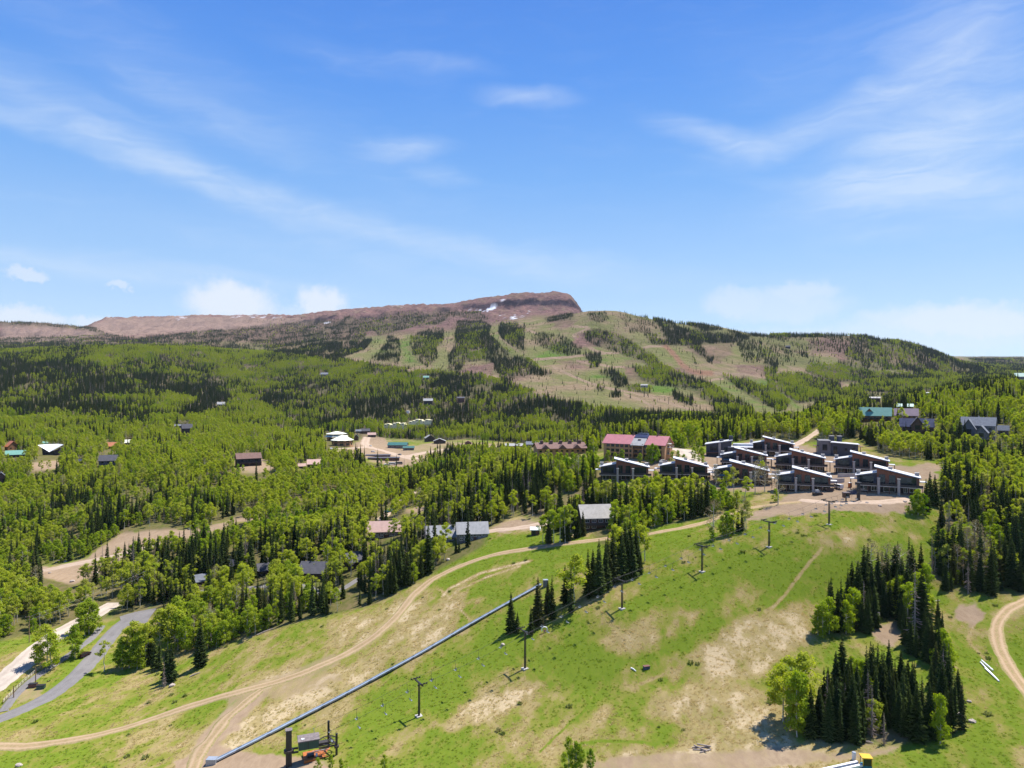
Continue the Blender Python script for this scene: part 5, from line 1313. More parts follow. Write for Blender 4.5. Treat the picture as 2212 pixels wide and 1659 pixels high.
# ------------------------------------------------------------------ beginners' chairlift: line of towers
TW = [(419, 716, 9.2), (525, 668.5, 11.0), (622, 608.5, 9.0), (702, 571.5, 8.9), (769, 546.8, 9.2), (829, 524.5, 9.0)]
TP = [hit(u, v) for u, v, _ in TW]
T_TERM = hit(310, 759.5); T_RET = hit(858.5, 500.5)
line_dir = (T_RET - T_TERM)[:2]; line_dir /= np.linalg.norm(line_dir)
perp = np.array([-line_dir[1], line_dir[0]])
ANG = math.atan2(line_dir[1], line_dir[0])
def make_tower(h, label):
    o = thing('lift_tower', label, 'lift tower', (0, 0, 0), 0, 'lift towers up the green slope')
    MB().bar((0, 0, -.8), (0, 0, h), .34, .24, 12).build('pole', M['black'], o)
    MB().box(-.22, .22, -2.5, 2.5, h + .002, h + .34).build('crossarm', M['black'], o)
    for s in (-1, 1):
        a = MB()
        a.box(-1.5, 1.5, s * 2.35 - .09, s * 2.35 + .09, h + .45, h + .62)
        a.box(-.1, .1, s * 2.35 - .09, s * 2.35 + .09, h + .345, h + .45)
        for x in (-1.3, -.45, .45, 1.3): a.bar((x, s * 2.35 - .14, h + .66), (x, s * 2.35 + .14, h + .66), .2, .2, 8)
        a.build('sheave_train', M['steel_dark'], o)
        MB().box(-.8, .8, s * 2.75, s * 2.78, h + .1, h + .15).build('catwalk', M['steel_dark'], o)
    MB().box(-.9, .9, -.9, .9, -1.2, .16).build('footing', M['concrete'], o)
    l = MB()
    for x in (-.18, .18): l.box(x - .02, x + .02, -.52, -.48, 1.2, h)
    for z in np.arange(1.3, h, .5): l.box(-.18, .18, -.515, -.485, z, z + .03)
    l.build('ladder', M['steel_dark'], o)
    return o
tlab = ('short lift tower standing by itself past the motor station', 'tall lift tower in front of the two lone spruces', 'lift tower beside the middle spruce clump', 'lift tower in the lush green slope uphill of the middle spruce clump', 'lift tower near the small aspen cluster on the slope', 'lift tower next below the return wheel')
for (u, v, h), p, lb in zip(TW, TP, tlab):
    t = make_tower(h, lb); t.location = p; t.rotation_euler = (0, 0, ANG)
    LM.append((lb.split(' standing')[0].split(' in front')[0] if False else 'lift towers', p[0], p[1]))

# haul ropes
TERM_H, RET_H = 6.4, 5.2
tops = [T_TERM + [0, 0, TERM_H]] + [p + np.array([0, 0, h + .72]) for p, (_, _, h) in zip(TP, TW)] + [T_RET + [0, 0, RET_H]]
ropes = []
for s, lb in ((-1, 'haul rope on the downhill side of the beginners lift'), (1, 'haul rope on the uphill side of the beginners lift')):
    pts = []
    off = np.array([*(perp * 2.35 * s), 0])
    for a, b in zip(tops[:-1], tops[1:]):
        for t in np.linspace(0, 1, 12)[:-1]:
            pts.append(a + (b - a) * t + off - np.array([0, 0, .6 * 4 * t * (1 - t)]))
    pts.append(tops[-1] + off)
    ropes.append(np.array(pts))
    tag(MB().tube(pts, .035, 4).build('haul_rope', M['black']), lb, 'rope')
def make_chair():
    o = thing('lift_chair', '', 'lift chair', (0, 0, 0), 0)
    MB().tube([(0, 0, .1), (0, 0, -.3), (0, .35, -.6), (0, .35, -2.3)], .035, 6).build('hanger', M['steel_dark'], o)
    st = MB().box(-.25, .20, -.5, .5, -2.75, -2.68)
    st.build('seat', M['galv'], o)
    MB().box(-.36, -.32, -.5, .5, -2.55, -2.2).build('backrest', M['galv'], o)
    MB().tube([(-.3, -.62, -2.1), (-.3, -.62, -2.72), (.25, -.62, -2.72)], .03, 4).build('side_frame', M['steel_dark'], o)
    MB().tube([(-.3, .62, -2.1), (-.3, .62, -2.72), (.25, .62, -2.72)], .03, 4).build('side_frame', M['steel_dark'], o)
    MB().bar((-.3, -.62, -2.3), (-.3, .62, -2.3), .035).build('back_rail', M['steel_dark'], o)
    return o
first = None
spans = ['between motor station and first tower', 'between first and second tower', 'between second and third tower', 'between third and fourth tower', 'between fourth and fifth tower', 'between fifth and sixth tower', 'between sixth tower and return wheel']
chair_name = ('downhill', 'uphill')
order = ('lowest', 'second lowest', 'third lowest', 'fourth lowest', 'fifth lowest', 'sixth lowest', 'seventh lowest')
for s, rp in enumerate(ropes):
    seg = np.concatenate([[0], np.cumsum(np.linalg.norm(np.diff(rp, axis=0), axis=1))])
    sup = seg[::11]
    cnt = {}
    for t in np.arange(5.0 + s * .8, seg[-1] - 4, 7.6):
        if np.min(np.abs(sup - t)) < 1.2: t += 2.0
        p = np.array([np.interp(t, seg, rp[:, k]) for k in range(3)])
        si = int(np.clip(np.searchsorted(sup, t) - 1, 0, 6))
        n = cnt.get(si, 0); cnt[si] = n + 1
        lab = f'{order[n]} chair on the {chair_name[s]} rope {spans[si]}'
        if first is None:
            first = make_chair(); first.location = p; first['label'] = lab; first['group'] = 'chairs hanging along the beginners lift'; first.rotation_euler = (0, 0, ANG)
        else:
            copy_thing(first, p, ANG + (math.pi if s else 0), lab, 'chairs hanging along the beginners lift')

# --- motor station at the bottom of the line
def station():
    B = T_TERM
    o = thing('lift_station', 'motor station of the chairlift: dark pillar, green motor box, black posts and ring', 'lift station', B, ANG * .62)
    def loc(u, v, y=0.0):                                        # metres relative to the station from picture measurements
        return np.array([(u - 310) / F * B[1], y, (759.5 - v) / F * B[1]])
    p = loc(289.7, 764)
    MB().prism([(p[0] - .75, -2.5), (p[0] + .75, -2.5), (p[0] + .7, 8.6), (p[0] - .7, 8.6)], -.9, .5).build('main_pillar', M['steel_dark'], o)
    MB().box(p[0] - .85, p[0] + .85, -1.05, .65, 8.602, 8.8).build('pillar_cap', M['weathered'], o)
    MB().bar((p[0], -.2, 2.9), (p[0], -.2, 3.6), 1.25, 1.25, 12).build('pillar_collar', M['steel_dark'], o)
    mb = MB().box(-2.9, 2.1, -1.7, 1.5, 3.5, 5.6).build('motor_room', M['green_panel'], o)
    rf = MB().prism([(-1.9, 5.603), (1.7, 5.603), (1.7, 5.95), (.3, 6.35), (-1.9, 5.85)], -3.1, 2.3, 'x').build('motor_roof', M['weathered'], o)
    MB().box(-2.2, -1.5, -1.3, -.7, 5.9, 6.15).build('roof_hatch', M['snow_white'], rf)
    MB().box(-.65, -.5, -1.78, -1.705, 3.55, 5.55).build('door_trim', M['black'], mb)
    MB().bar((1.2, 1.2, 6.0), (1.0, 1.3, 7.4), .07).build('vent_pipe', M['galv'], rf)
    for y in (-1.2, .9):
        MB().box(p[0] + .8, -2.92, y - .18, y + .18, 2.9, 3.3).build('beam', M['black'], o)
        MB().box(2.12, 6.3, y - .14, y + .14, 3.0, 3.35).build('beam', M['steel_dark'], o)
    MB().bar((6.5, -2.0, -1.5), (6.5, -2.0, 6.6), .3, .3, 12).build('post', M['black'], o)
    MB().bar((6.5, -2.0, 3.0), (6.5, -2.0, 3.5), .62, .62, 12).build('post_collar', M['steel_dark'], o)
    MB().bar((5.0, 3.6, -1.5), (5.0, 3.6, 7.6), .3, .3, 12).build('post', M['black'], o)
    ring = [(4.6 + 2.35 * math.cos(a), .9 + 2.35 * math.sin(a), 3.75) for a in np.linspace(0, 6.2832, 25)]
    MB().tube(ring, .14, 6).build('bullwheel', M['steel_dark'], o)
    for a in (0, 1.05, 2.1):
        q = np.array([2.3 * math.cos(a), 2.3 * math.sin(a), 0]); c = np.array([4.6, .9, 3.75])
        MB().bar(c - q, c + q, .07).build('wheel_spoke', M['steel_dark'], o)
    MB().bar((6.5, -2, 3.6), (5.0, 3.6, 3.6), .2, .2, 8).build('cross_beam', M['steel_dark'], o)
    MB().box(2.2, 4.4, -.9, .6, 3.36, 4.2).build('gear_box', M['steel_dark'], o)
    MB().tube([(-5.9, -1.4, -1.5), (-5.2, -1.3, 2.0), (-4.9, -1.0, 2.8)], .08, 6).build('ladder_rail', M['steel_dark'], o)
    # loading ramp in front
    t = thing('loading_deck', 'bright orange wooden loading deck under the lift motor station', 'deck', hit(317.5, 755), R(22))
    MB().box(-3.5, 3.5, -2.3, 2.3, -.9, .30).build('platform', M['orange_deck'], t)
    MB().box(-3.6, 3.6, -2.75, -2.31, -.9, .48).build('front_edge', M['orange_deck'], t)
    f = MB().box(-1.2, 2.9, .4, .46, .9, .98)
    for x in np.arange(-1.1, 2.9, .3): f.box(x - .03, x + .03, .405, .455, .303, .9)
    f.build('fence', M['snow_white'], t)
    MB().box(-2.6, -.9, -1.0, .6, .303, .8).build('control_bench', M['steel_dark'], t)
    MB().box(-.6, -.1, -1.3, -.8, .303, 1.0).build('control_stand', M['snow_white'], t)
    LM.append(('lift motor station', B[0], B[1]))
station()

def return_wheel():
    o = thing('lift_return_station', 'dark return wheel tower with round wheel at the top of the lift line', 'lift station', T_RET, ANG)
    MB().bar((0, 0, -1), (0, 0, 7.6), .75, .65, 12).build('tower', M['black'], o)
    MB().box(-.9, .9, -.9, .9, 7.602, 8.1).build('head', M['steel_dark'], o)
    MB().tube([(2.4 * math.cos(a), 2.4 * math.sin(a), RET_H) for a in np.linspace(0, 6.2832, 25)], .13, 6).build('wheel', M['black'], o)
    for a in (0, 1.57):
        MB().bar((-2.35 * math.cos(a), -2.35 * math.sin(a), RET_H), (2.35 * math.cos(a), 2.35 * math.sin(a), RET_H), .1).build('wheel_spoke', M['black'], o)
    h = hit(846, 501.5)
    t = thing('control_hut', 'small brown control hut raised on one post beside the return wheel', 'hut', h, R(10))
    MB().bar((0, 0, -1), (0, 0, 1.7), .3).build('post', M['steel_dark'], t)
    MB().box(-1.2, 1.2, -1.0, 1.0, 1.702, 3.9).build('cabin', M['brown_wall'], t)
    MB().box(-1.4, 1.4, -1.2, 1.2, 3.902, 4.15).build('roof', M['weathered'], t)
    MB().box(-.8, .8, -1.05, -.99, 2.5, 3.5).build('window', M['glass'], t)
    LM.append(('lift return wheel', T_RET[0], T_RET[1]))
return_wheel()

# --- covered conveyor running up the slope
def conveyor():
    uv = [(216, 762.5), (260, 740.5), (300, 720), (340, 699), (380, 677.5), (420, 655.5), (460, 632), (500, 609), (541, 586)]
    P0, P1 = hit(*uv[0]), hit(*uv[-1])
    n = 60
    C = np.array([hit(*(np.array(uv[0]) * 0 + [np.interp(t, range(len(uv)), [q[0] for q in uv]), np.interp(t, range(len(uv)), [q[1] for q in uv])])) for t in np.linspace(0, len(uv) - 1, n)])
    z = C[:, 2].copy()
    for _ in range(25): z[1:-1] = .25 * z[:-2] + .5 * z[1:-1] + .25 * z[2:]
    C[:, 2] = np.maximum(z, C[:, 2]) + .35
    for _ in range(12): C[1:-1] = .25 * C[:-2] + .5 * C[1:-1] + .25 * C[2:]
    o = thing('conveyor_lift', 'long pale blue grey conveyor lift climbing diagonally across the meadow', 'conveyor', C[0], 0)
    L = C - C[0]
    T = np.gradient(L[:, :2], axis=0); T /= np.hypot(*T.T)[:, None]
    Nn = np.stack([-T[:, 1], T[:, 0]], 1)
    def rail(y0, y1, z0, z1, name, mat):
        vs, fs = [], []
        for i in range(n):
            for (yy, zz) in ((y0, z0), (y1, z0), (y1, z1), (y0, z1)):
                vs.append((L[i, 0] + Nn[i, 0] * yy, L[i, 1] + Nn[i, 1] * yy, L[i, 2] + zz))
        for i in range(n - 1):
            for k in range(4): fs.append((i * 4 + k, i * 4 + (k + 1) % 4, i * 4 + 4 + (k + 1) % 4, i * 4 + 4 + k))
        fs += [(3, 2, 1, 0), tuple((n - 1) * 4 + k for k in range(4))]
        MB().add(vs, fs).build(name, M[mat], o)
    rail(-.34, .30, .35, .44, 'belt', 'belt'); rail(.31, .50, .0, .60, 'side_rail', 'rail_metal'); rail(-.55, -.35, .12, .52, 'side_rail', 'rail_metal'); rail(-.34, .30, -.1, .34, 'frame', 'steel_dark')
    for i in range(3, n - 2, 4):
        MB().box(L[i, 0] - .4, L[i, 0] + .4, L[i, 1] - .12, L[i, 1] + .12, L[i, 2] - 1.6, L[i, 2] - .101).build('support', M['steel_dark'], o)
    MB().box(-2.3, .3, -1.1, .8, -.8, .9).build('drive_housing', M['galv'], o)
    a = hit(545.5, 586.5)
    t = thing('conveyor_control_box', 'tall grey control box at the top end of the conveyor lift', 'control box', a, R(10))
    MB().box(-.8, .8, -.7, .7, -.6, 2.4).build('cabinet', M['grey_wall'], t); MB().box(-.9, .9, -.8, .8, 2.402, 2.55).build('lid', M['galv'], t)
    MB().box(-.45, .45, -.76, -.69, .4, 2.0).build('door', M['slate_roof'], t)
    m = C[n // 2]
    LM.append(('conveyor lift', m[0], m[1])); LM.append(('upper conveyor lift', C[-8][0], C[-8][1]))
conveyor()

def lower_conveyor():
    A = hit(866, 767)
    o = thing('conveyor_cab', 'yellow and turquoise operator cab beside pale conveyor rails by the lower grove', 'cab', A, R(-6))
    MB().box(-1.0, 1.0, -.9, .9, -1.5, .6).build('base', M['cyan'], o)
    for x in (-.93, .93):
        for y in (-.83, .83): MB().box(x - .07, x + .07, y - .07, y + .07, .602, 2.3).build('corner_post', M['yellow'], o)
    MB().box(-.85, .85, -.87, -.83, .7, 2.25).build('window', M['glass'], o); MB().box(.87, .91, -.75, .75, .7, 2.25).build('window', M['glass'], o)
    MB().box(-1.15, 1.15, -1.05, 1.05, 2.302, 2.5).build('roof', M['yellow'], o)
    t = thing('conveyor_lift', 'short pale conveyor with two white rails leading to the yellow cab', 'conveyor', A + [-1.4, 0, 0], R(192))
    for y in (-1.0, .35):
        MB().prism([(0, .5), (13, -.6), (13, -.1), (0, 1.0)], y, y + .6).build('rail', M['snow_white'], t)
    MB().prism([(0, .2), (13, -.9), (13, -.75), (0, .42)], -.38, .33).build('belt', M['steel_dark'], t)
    MB().box(-.3, 1.6, -1.1, 1.1, -1.5, .18).build('drive_housing', M['mauve_metal'], t)
    b = hit(854, 759.5)
    t = thing('white_post', 'short white cylinder post behind the yellow cab', 'post', b, 0)
    MB().bar((0, 0, -.5), (0, 0, 1.6), .45, .45, 14).build('drum', M['snow_white'], t); MB().bar((0, 0, 1.602), (0, 0, 1.75), .5, .4, 14).build('cap', M['galv'], t)
lower_conveyor()

# ------------------------------------------------------------------ vehicles
def vehicle(name, label, cat, u, v, rz, paint, kind='suv', s=1.0):
    p = hit(u, v)
    o = thing(name, label, cat, (p[0], p[1], p[2] + .12), R(rz), None, s)
    if kind == 'pickup':
        L, body = 5.6, [(-2.8, .45), (2.8, .45), (2.8, 1.05), (1.6, 1.15), (.9, 1.75), (-.7, 1.8), (-.85, 1.15), (-2.8, 1.15)]
        gl = [(1.45, 1.18), (.88, 1.68), (-.6, 1.72), (-.72, 1.2)]
    elif kind == 'van':
        L, body = 7.0, [(-3.5, .5), (3.5, .5), (3.5, 1.4), (3.0, 2.6), (-3.5, 2.7)]
        gl = [(3.3, 1.5), (2.9, 2.4), (-3.0, 2.4), (-3.0, 1.6)]
    else:
        L, body = 4.6, [(-2.3, .4), (2.3, .4), (2.3, .95), (1.2, 1.1), (.6, 1.62), (-1.7, 1.66), (-2.25, 1.05)]
        gl = [(1.05, 1.1), (.55, 1.54), (-1.6, 1.57), (-2.0, 1.1)]
    MB().prism(body, -.92, .92).build('body', M[paint], o)
    MB().prism(gl, -.94, -.90).build('window', M['glass'], o); MB().prism(gl, .90, .94).build('window', M['glass'], o)
    ws = MB().add([(gl[0][0] + .1, -.8, gl[0][1]), (gl[0][0] + .1, .8, gl[0][1]), (gl[1][0] + .1, .75, gl[1][1]), (gl[1][0] + .1, -.75, gl[1][1]), (gl[0][0] + .05, -.8, gl[0][1] - .05), (gl[0][0] + .05, .8, gl[0][1] - .05), (gl[1][0] + .05, .75, gl[1][1] - .05), (gl[1][0] + .05, -.75, gl[1][1] - .05)],
                  [(0, 1, 2, 3), (7, 6, 5, 4), (0, 4, 5, 1), (1, 5, 6, 2), (2, 6, 7, 3), (3, 7, 4, 0)])
    ws.build('windscreen', M['glass'], o)
    for x in (-L * .31, L * .31):
        for y in (-.86, .86):
            wh = MB().bar((x, y - .12, .36), (x, y + .12, .36), .37, .37, 12).build('wheel', M['rubber'], o)
    for y in (-.65, .65):
        MB().box(L / 2, L / 2 + .03, y - .16, y + .16, .7, .88).build('headlight', M['snow_white'], o)
    return o
vehicle('parked_car', 'dark red car on the asphalt road near the lone aspens', 'car', 84.5, 656.5, 75, 'car_red')
vehicle('pickup_truck', 'teal blue pickup truck driving down the forest dirt road', 'truck', 389, 512.5, 230, 'car_teal', 'pickup', 1.1)
vehicle('parked_car', 'dark blue car on the village road below the cottages', 'car', 370.5, 446.5, 120, 'car_grey')
vehicle('parked_car', 'grey car near the village road junction', 'car', 399.5, 455.3, 150, 'car_grey')
vehicle('parked_car', 'white car in front of the lower round hall', 'car', 331.5, 449.3, 80, 'car_white')
vehicle('parked_car', 'white car at the highway lay-by beside the kiosk', 'car', 460, 445.8, 10, 'car_white')
vehicle('parked_car', 'silver white car parked below the red roofed lodge', 'car', 663.5, 462.8, 12, 'car_white')
vehicle('parked_car', 'pale grey car lowest in the village yard by the white vans', 'car', 386.5, 465.5, 20, 'car_white')
vehicle('parked_van', 'long white van with dark windows in the village yard', 'van', 392, 465.2, 8, 'car_white', 'van')
vehicle('parked_van', 'second white van nose to tail behind the first in the village yard', 'van', 399, 464.6, 8, 'car_grey', 'van')
vehicle('parked_car', 'pale car on the grass by the village road bend', 'car', 373, 452.3, 5, 'car_white')
vehicle('parked_car', 'black car under aspens beside the town houses drive', 'car', 701, 471.5, 60, 'car_grey')
vehicle('white_trailer', 'white box trailer in the yard between front row town houses', 'trailer', 838.5, 488.8, 100, 'car_white', 'van', .8)
def loader():
    p = hit(817, 495)
    o = thing('work_machine', 'low dark tracked work machine in front of a town house', 'machine', p, R(10))
    MB().box(-1.8, 1.8, -1.0, 1.0, .5, 1.3).build('body', M['steel_dark'], o)
    MB().box(-.8, .8, -.7, .7, 1.302, 2.4).build('cab', M['galv'], o)
    for y in (-1.15, 1.15): MB().prism([(-1.9, .3), (-1.5, 0), (1.5, 0), (1.9, .3), (1.5, .7), (-1.5, .7)], y - .14, y + .14).build('track', M['rubber'], o)
    MB().box(1.85, 2.4, -1.2, 1.2, .2, .9).build('bucket', M['brick_red'], o)
loader()
for i, (u, v, m, lb) in enumerate(((829, 491.5, 'dark_wall', 'dark skip at the corner of the front row town house'), (852, 494, 'blue_wall', 'blue skip left of the lift side town house'), (850, 487.5, 'orange_deck', 'small orange brown toilet cabin against the retaining wall'))):
    p = hit(u, v)
    o = thing('skip' if i < 2 else 'toilet_cabin', lb, 'skip' if i < 2 else 'cabin', p, R(12 * i))
    if i < 2:
        MB().prism([(-1.6, .1), (1.6, .1), (2.1, 1.5), (-2.1, 1.5)], -.9, .9).build('hull', M[m], o); MB().box(-2.2, 2.2, -1, 1, 1.502, 1.62).build('rim', M['steel_dark'], o)
    else:
        MB().box(-.6, .6, -.6, .6, 0, 2.2).build('cabin', M[m], o); MB().box(-.65, .65, -.65, .65, 2.202, 2.4).build('roof', M['snow_white'], o); MB().box(-.4, .4, -.65, -.605, .1, 2).build('door', M['brick_red'], o)

# ------------------------------------------------------------------ poles, wires, fence, small things
def upole(u, v, h, label, arms=1, rz=0.0):
    p = hit(u, v)
    o = thing('utility_pole', label, 'utility pole', p, R(rz))
    MB().bar((0, 0, -1), (0, 0, h), .19, .12, 8).build('pole', M['wood_pole'], o)
    for k in range(arms):
        z = h - .5 - 1.2 * k
        c = MB().box(-1.3, 1.3, -.22, -.08, z, z + .16).build('crossarm', M['wood_pole'], o)
        for x in (-1.15, 0, 1.15): MB().bar((x, -.15, z + .162), (x, -.15, z + .4), .06).build('insulator', M['galv'], c)
    if arms == 1 and h > 9: MB().bar((.3, -.1, h - 2.6), (.3, -.1, h - 1.7), .22, .22, 8).build('transformer', M['galv'], o)
    return p, h
pA, hA = upole(29.2, 642.5, 10.6, 'wooden utility pole with crossarms on the bank above the gravel road', 2, 20)
upole(35.6, 683.5, 5.6, 'double brown post with sign boards between side lane and asphalt road', 0)
upole(13.7, 698, 4.2, 'short dark post at the guard rail by the side lane', 0)
upole(541.5, 528.5, 4.4, 'thin lamp post beside the tiny dark hut', 1)
pB = hit(150, 590); pB = pB + [0, 0, 10]
far_ = hit(-60, 668) + np.array([0, 0, 10])
def wire(a, b, sag, label):
    pts = [a + (b - a) * t - np.array([0, 0, sag * 4 * t * (1 - t)]) for t in np.linspace(0, 1, 24)]
    tag(MB().tube(pts, .012, 3).build('power_line', M['galv']), label, 'power line')
wire(pA + [.9, 0, hA], pB, 1.0, 'power line from the utility pole towards the forest, upper strand')
wire(pA + [.9, 0, hA - 1.2], pB - [0, 0, 1.6], 1.4, 'power line from the utility pole towards the forest, lower strand')
wire(pA + [-.9, 0, hA], far_, 1.0, 'power line leaving the utility pole past the photo edge')
def fence():
    pts = [hit(u, v) for u, v in ((3, 703.5), (13, 693), (24, 682.5), (36, 672.5), (48, 664.5))]
    P = []
    for a, b in zip(pts[:-1], pts[1:]):
        for t in np.linspace(0, 1, 5)[:-1]: P.append(a + (b - a) * t)
    P = np.array(P + [pts[-1]])
    o = thing('rail_fence', 'pale three rail fence between gravel road and side lane', 'fence', P[0])
    L = P - P[0]
    for z in (.4, .8, 1.2): MB().tube([q + np.array([0, 0, z]) for q in L], .07, 4).build('rail', M['aspen_bark'], o)
    for q in L: MB().box(q[0] - .08, q[0] + .08, q[1] - .08, q[1] + .08, q[2] - .5, q[2] + 1.35).build('post', M['wood_pole'], o)
fence()
for u, v, lb, m in ((33, 687, 'dark rusty bin beside the double brown post', 'brick_red'), (41, 688.5, 'low dark green bin beside the rusty one', 'green_panel')):
    p = hit(u, v)
    o = thing('rubbish_bin', lb, 'bin', p, R(10)); MB().prism([(-1.2, -.1), (1.2, -.1), (1.3, 1.2), (-1.3, 1.2)], -.7, .7).build('hull', M[m], o); MB().box(-1.35, 1.35, -.75, .75, 1.202, 1.32).build('lid', M['rubber'], o)

def logs(name, label, cat, ends, r, mat):
    """a bundle lying together: each stick is a part"""
    a0 = hit(*ends[0][0])
    o = thing(name, label, cat, a0)
    for e0, e1, lift in ends:
        a, b = hit(*e0), hit(*e1)
        MB().bar(a - a0 + [0, 0, r + lift], b - a0 + [0, 0, r + lift], r, r, 10).build('pipe' if 'pipe' in label else 'log', M[mat], o)
logs('pipe_bundle', 'bundle of long white pipes lying on the grass by the bend track', 'pipes', [((980.5, 663), (997, 680), 0), ((981.5, 662), (993, 672), .3), ((985, 669), (999, 682), 0)], .22, 'snow_white')
logs('log_pile', 'pile of bleached logs beside the pale dirt strip', 'logs', [((692, 748), (710, 747.5), 0), ((693, 750), (709, 751), 0), ((697, 746), (711, 748.5), .35), ((700, 753), (711, 750), 0), ((694, 747), (707, 753), .3)], .16, 'dead_wood')
for i, (u, v, u2, v2, lb) in enumerate(((257, 635.5, 273, 629, 'fallen bleached tree trunk at the meadow edge of the near forest'), (650, 524, 656, 516.5, 'pale fallen pole leaning across grass by the road spruces'), (58, 551.5, 72, 546, 'bleached fallen trunk on the bare forest floor by the cutting'),
     (890, 611, 905, 609.5, 'thin fallen pole at the edge of the right wood'), (926, 604, 940, 601, 'pale fallen branch by the right wood'), (865, 742.5, 873, 744, 'curved pale log in front of the lower grove'), (631, 668.5, 636, 672, 'white bent pipe lying in the meadow'), (190, 677, 200, 673, 'weathered broken board heap in the left meadow'))):
    a, b = hit(u, v), hit(u2, v2)
    o = MB().tube([a + [0, 0, .2], (a + b) / 2 + [0, 0, .35], b + [0, 0, .25]], [.24, .2, .12], 7).build('fallen_log' if i != 6 else 'bent_pipe', M['dead_wood' if i != 6 else 'snow_white'])
    tag(o, lb, 'log' if i != 6 else 'pipe')
p = hit(646.5, 668.5); o = thing('dark_chest', 'small dark chest with red lid alone in the meadow', 'chest', p, R(15))
MB().box(-.9, .9, -.5, .5, -.2, .7).build('chest', M['blue_wall'], o); MB().box(-1, 1, -.6, .6, .702, .85).build('lid', M['brick_red'], o)
def sign_target():
    p = hit(544.5, 632.5)
    o = thing('round_target_sign', 'white and red horseshoe shaped marker with a pole beside the spruces', 'marker', p, R(10))
    MB().tube([(.95 * math.cos(a), 0, .95 + .9 * math.sin(a)) for a in np.linspace(-.5, 3.6, 16)], .17, 6).build('hoop', M['snow_white'], o)
    MB().bar((-.1, .2, -.5), (-.25, .2, 4.6), .05).build('pole', M['wood_pole'], o)
    MB().box(-.35, .35, -.05, .05, .2, .9).build('plate', M['red_metal'], o)
sign_target()

def boulder_mesh(seed):
    g = np.random.default_rng(seed)
    import bmesh
    bm = bmesh.new(); bmesh.ops.create_icosphere(bm, subdivisions=2, radius=1)
    for vtx in bm.verts:
        c = np.array(vtx.co)
        vtx.co = vtx.co * (1 + .28 * float(vnoise(np.array(c[0] * 1.7 + seed), np.array(c[1] * 1.7 + c[2] * 2.1), seed) - .5) * 2)
        vtx.co.z *= .62
    me = bpy.data.meshes.new('boulder'); bm.to_mesh(me); bm.free(); me.materials.append(M['rock']); return me
BM = [boulder_mesh(i) for i in range(4)]
bl = [(z5(f'{x},{y}')[0], lb) for x, y, lb in ((470, 790, 'heap by the uprooted trunk'), (500, 770, 'heap by the uprooted trunk'), (530, 800, 'heap by the uprooted trunk'), (560, 765, 'heap by the uprooted trunk'), (450, 805, 'heap by the uprooted trunk'), (580, 960, 'foot of the bare cutting'), (690, 905, 'foot of the bare cutting'), (730, 890, 'foot of the bare cutting'), (780, 895, 'foot of the bare cutting'), (950, 840, 'lower edge of the hillside dirt road'), (400, 890, 'lower edge of the hillside dirt road'), (860, 880, 'lower edge of the hillside dirt road'))]
bl += [(np.array(q), lb) for q, lb in (((19, 766), 'left meadow corner'), ((941.5, 649), 'right grove edge'), ((969, 702), 'right ditch'), ((172, 686), 'lone dark spruce'), ((320, 575), 'forest lane'), ((383, 585), 'near forest edge'), ((448, 560), 'tree edge by the service track'), ((972, 722), 'lower grove edge'), ((960, 716), 'lower grove edge'), ((503, 645), 'conveyor spruces'), ((905, 502), 'building rubble'), ((880, 506), 'building rubble'), ((867, 503), 'building rubble'))]
for i, (q, lb) in enumerate(bl):
    p = hit(*q)
    o = link('boulder', BM[i % 4]); o.location = p + np.array([0, 0, .15]); s = RNG.uniform(.5, 1.25); o.scale = (s, s * .8, s); o.rotation_euler = (0, 0, i * 1.3)
    tag(o, f'pale brown boulder at the {lb}', 'boulder', f'boulders at the {lb}')

# --- far chairlift towers on the ski hill
def small_tower():
    o = thing('ski_hill_tower', '', 'lift tower', (0, 0, 0))
    MB().bar((0, 0, -1), (0, 0, 1.0), .035, .028, 6).build('pole', M['black'], o)
    MB().box(-.24, .24, -.02, .02, .96, 1.0).build('crossarm', M['black'], o)
    return o
st = None
for txt, line in (("1637,360,340 1625,425,400 1600,500,470 1588,550,520 1578,615,590 1567,675,650 1557,735,710 1549,790,770", 'steep chairlift straight under the summit'),):
    for i, q in enumerate(txt.split()):
        x, yb, yt = map(float, q.split(','))
        u, v, hpx = 250 + x * .1243, 275 + yb * .1243, (yb - yt) * .1243 * 1.25
        p = hit(u, v); hm = hpx * p[1] / F
        lab = f'thin dark tower of the {line}, number {i + 1} from its top'
        lab = ('highest', 'second highest', 'third highest', 'fourth highest', 'fifth highest', 'sixth highest', 'seventh highest', 'lowest')[i] + f' thin dark tower of the {line}'
        if st is None: st = small_tower(); st.location = p; st.scale = (hm,) * 3; st['label'] = lab; st['group'] = 'far chairlift towers on the ski hill'
        else: copy_thing(st, p, 0, lab, 'far chairlift towers on the ski hill', hm)
rank = ('highest', 'second highest', 'third highest', 'fourth highest', 'fifth highest', 'sixth highest', 'seventh highest', 'eighth highest', 'lowest')
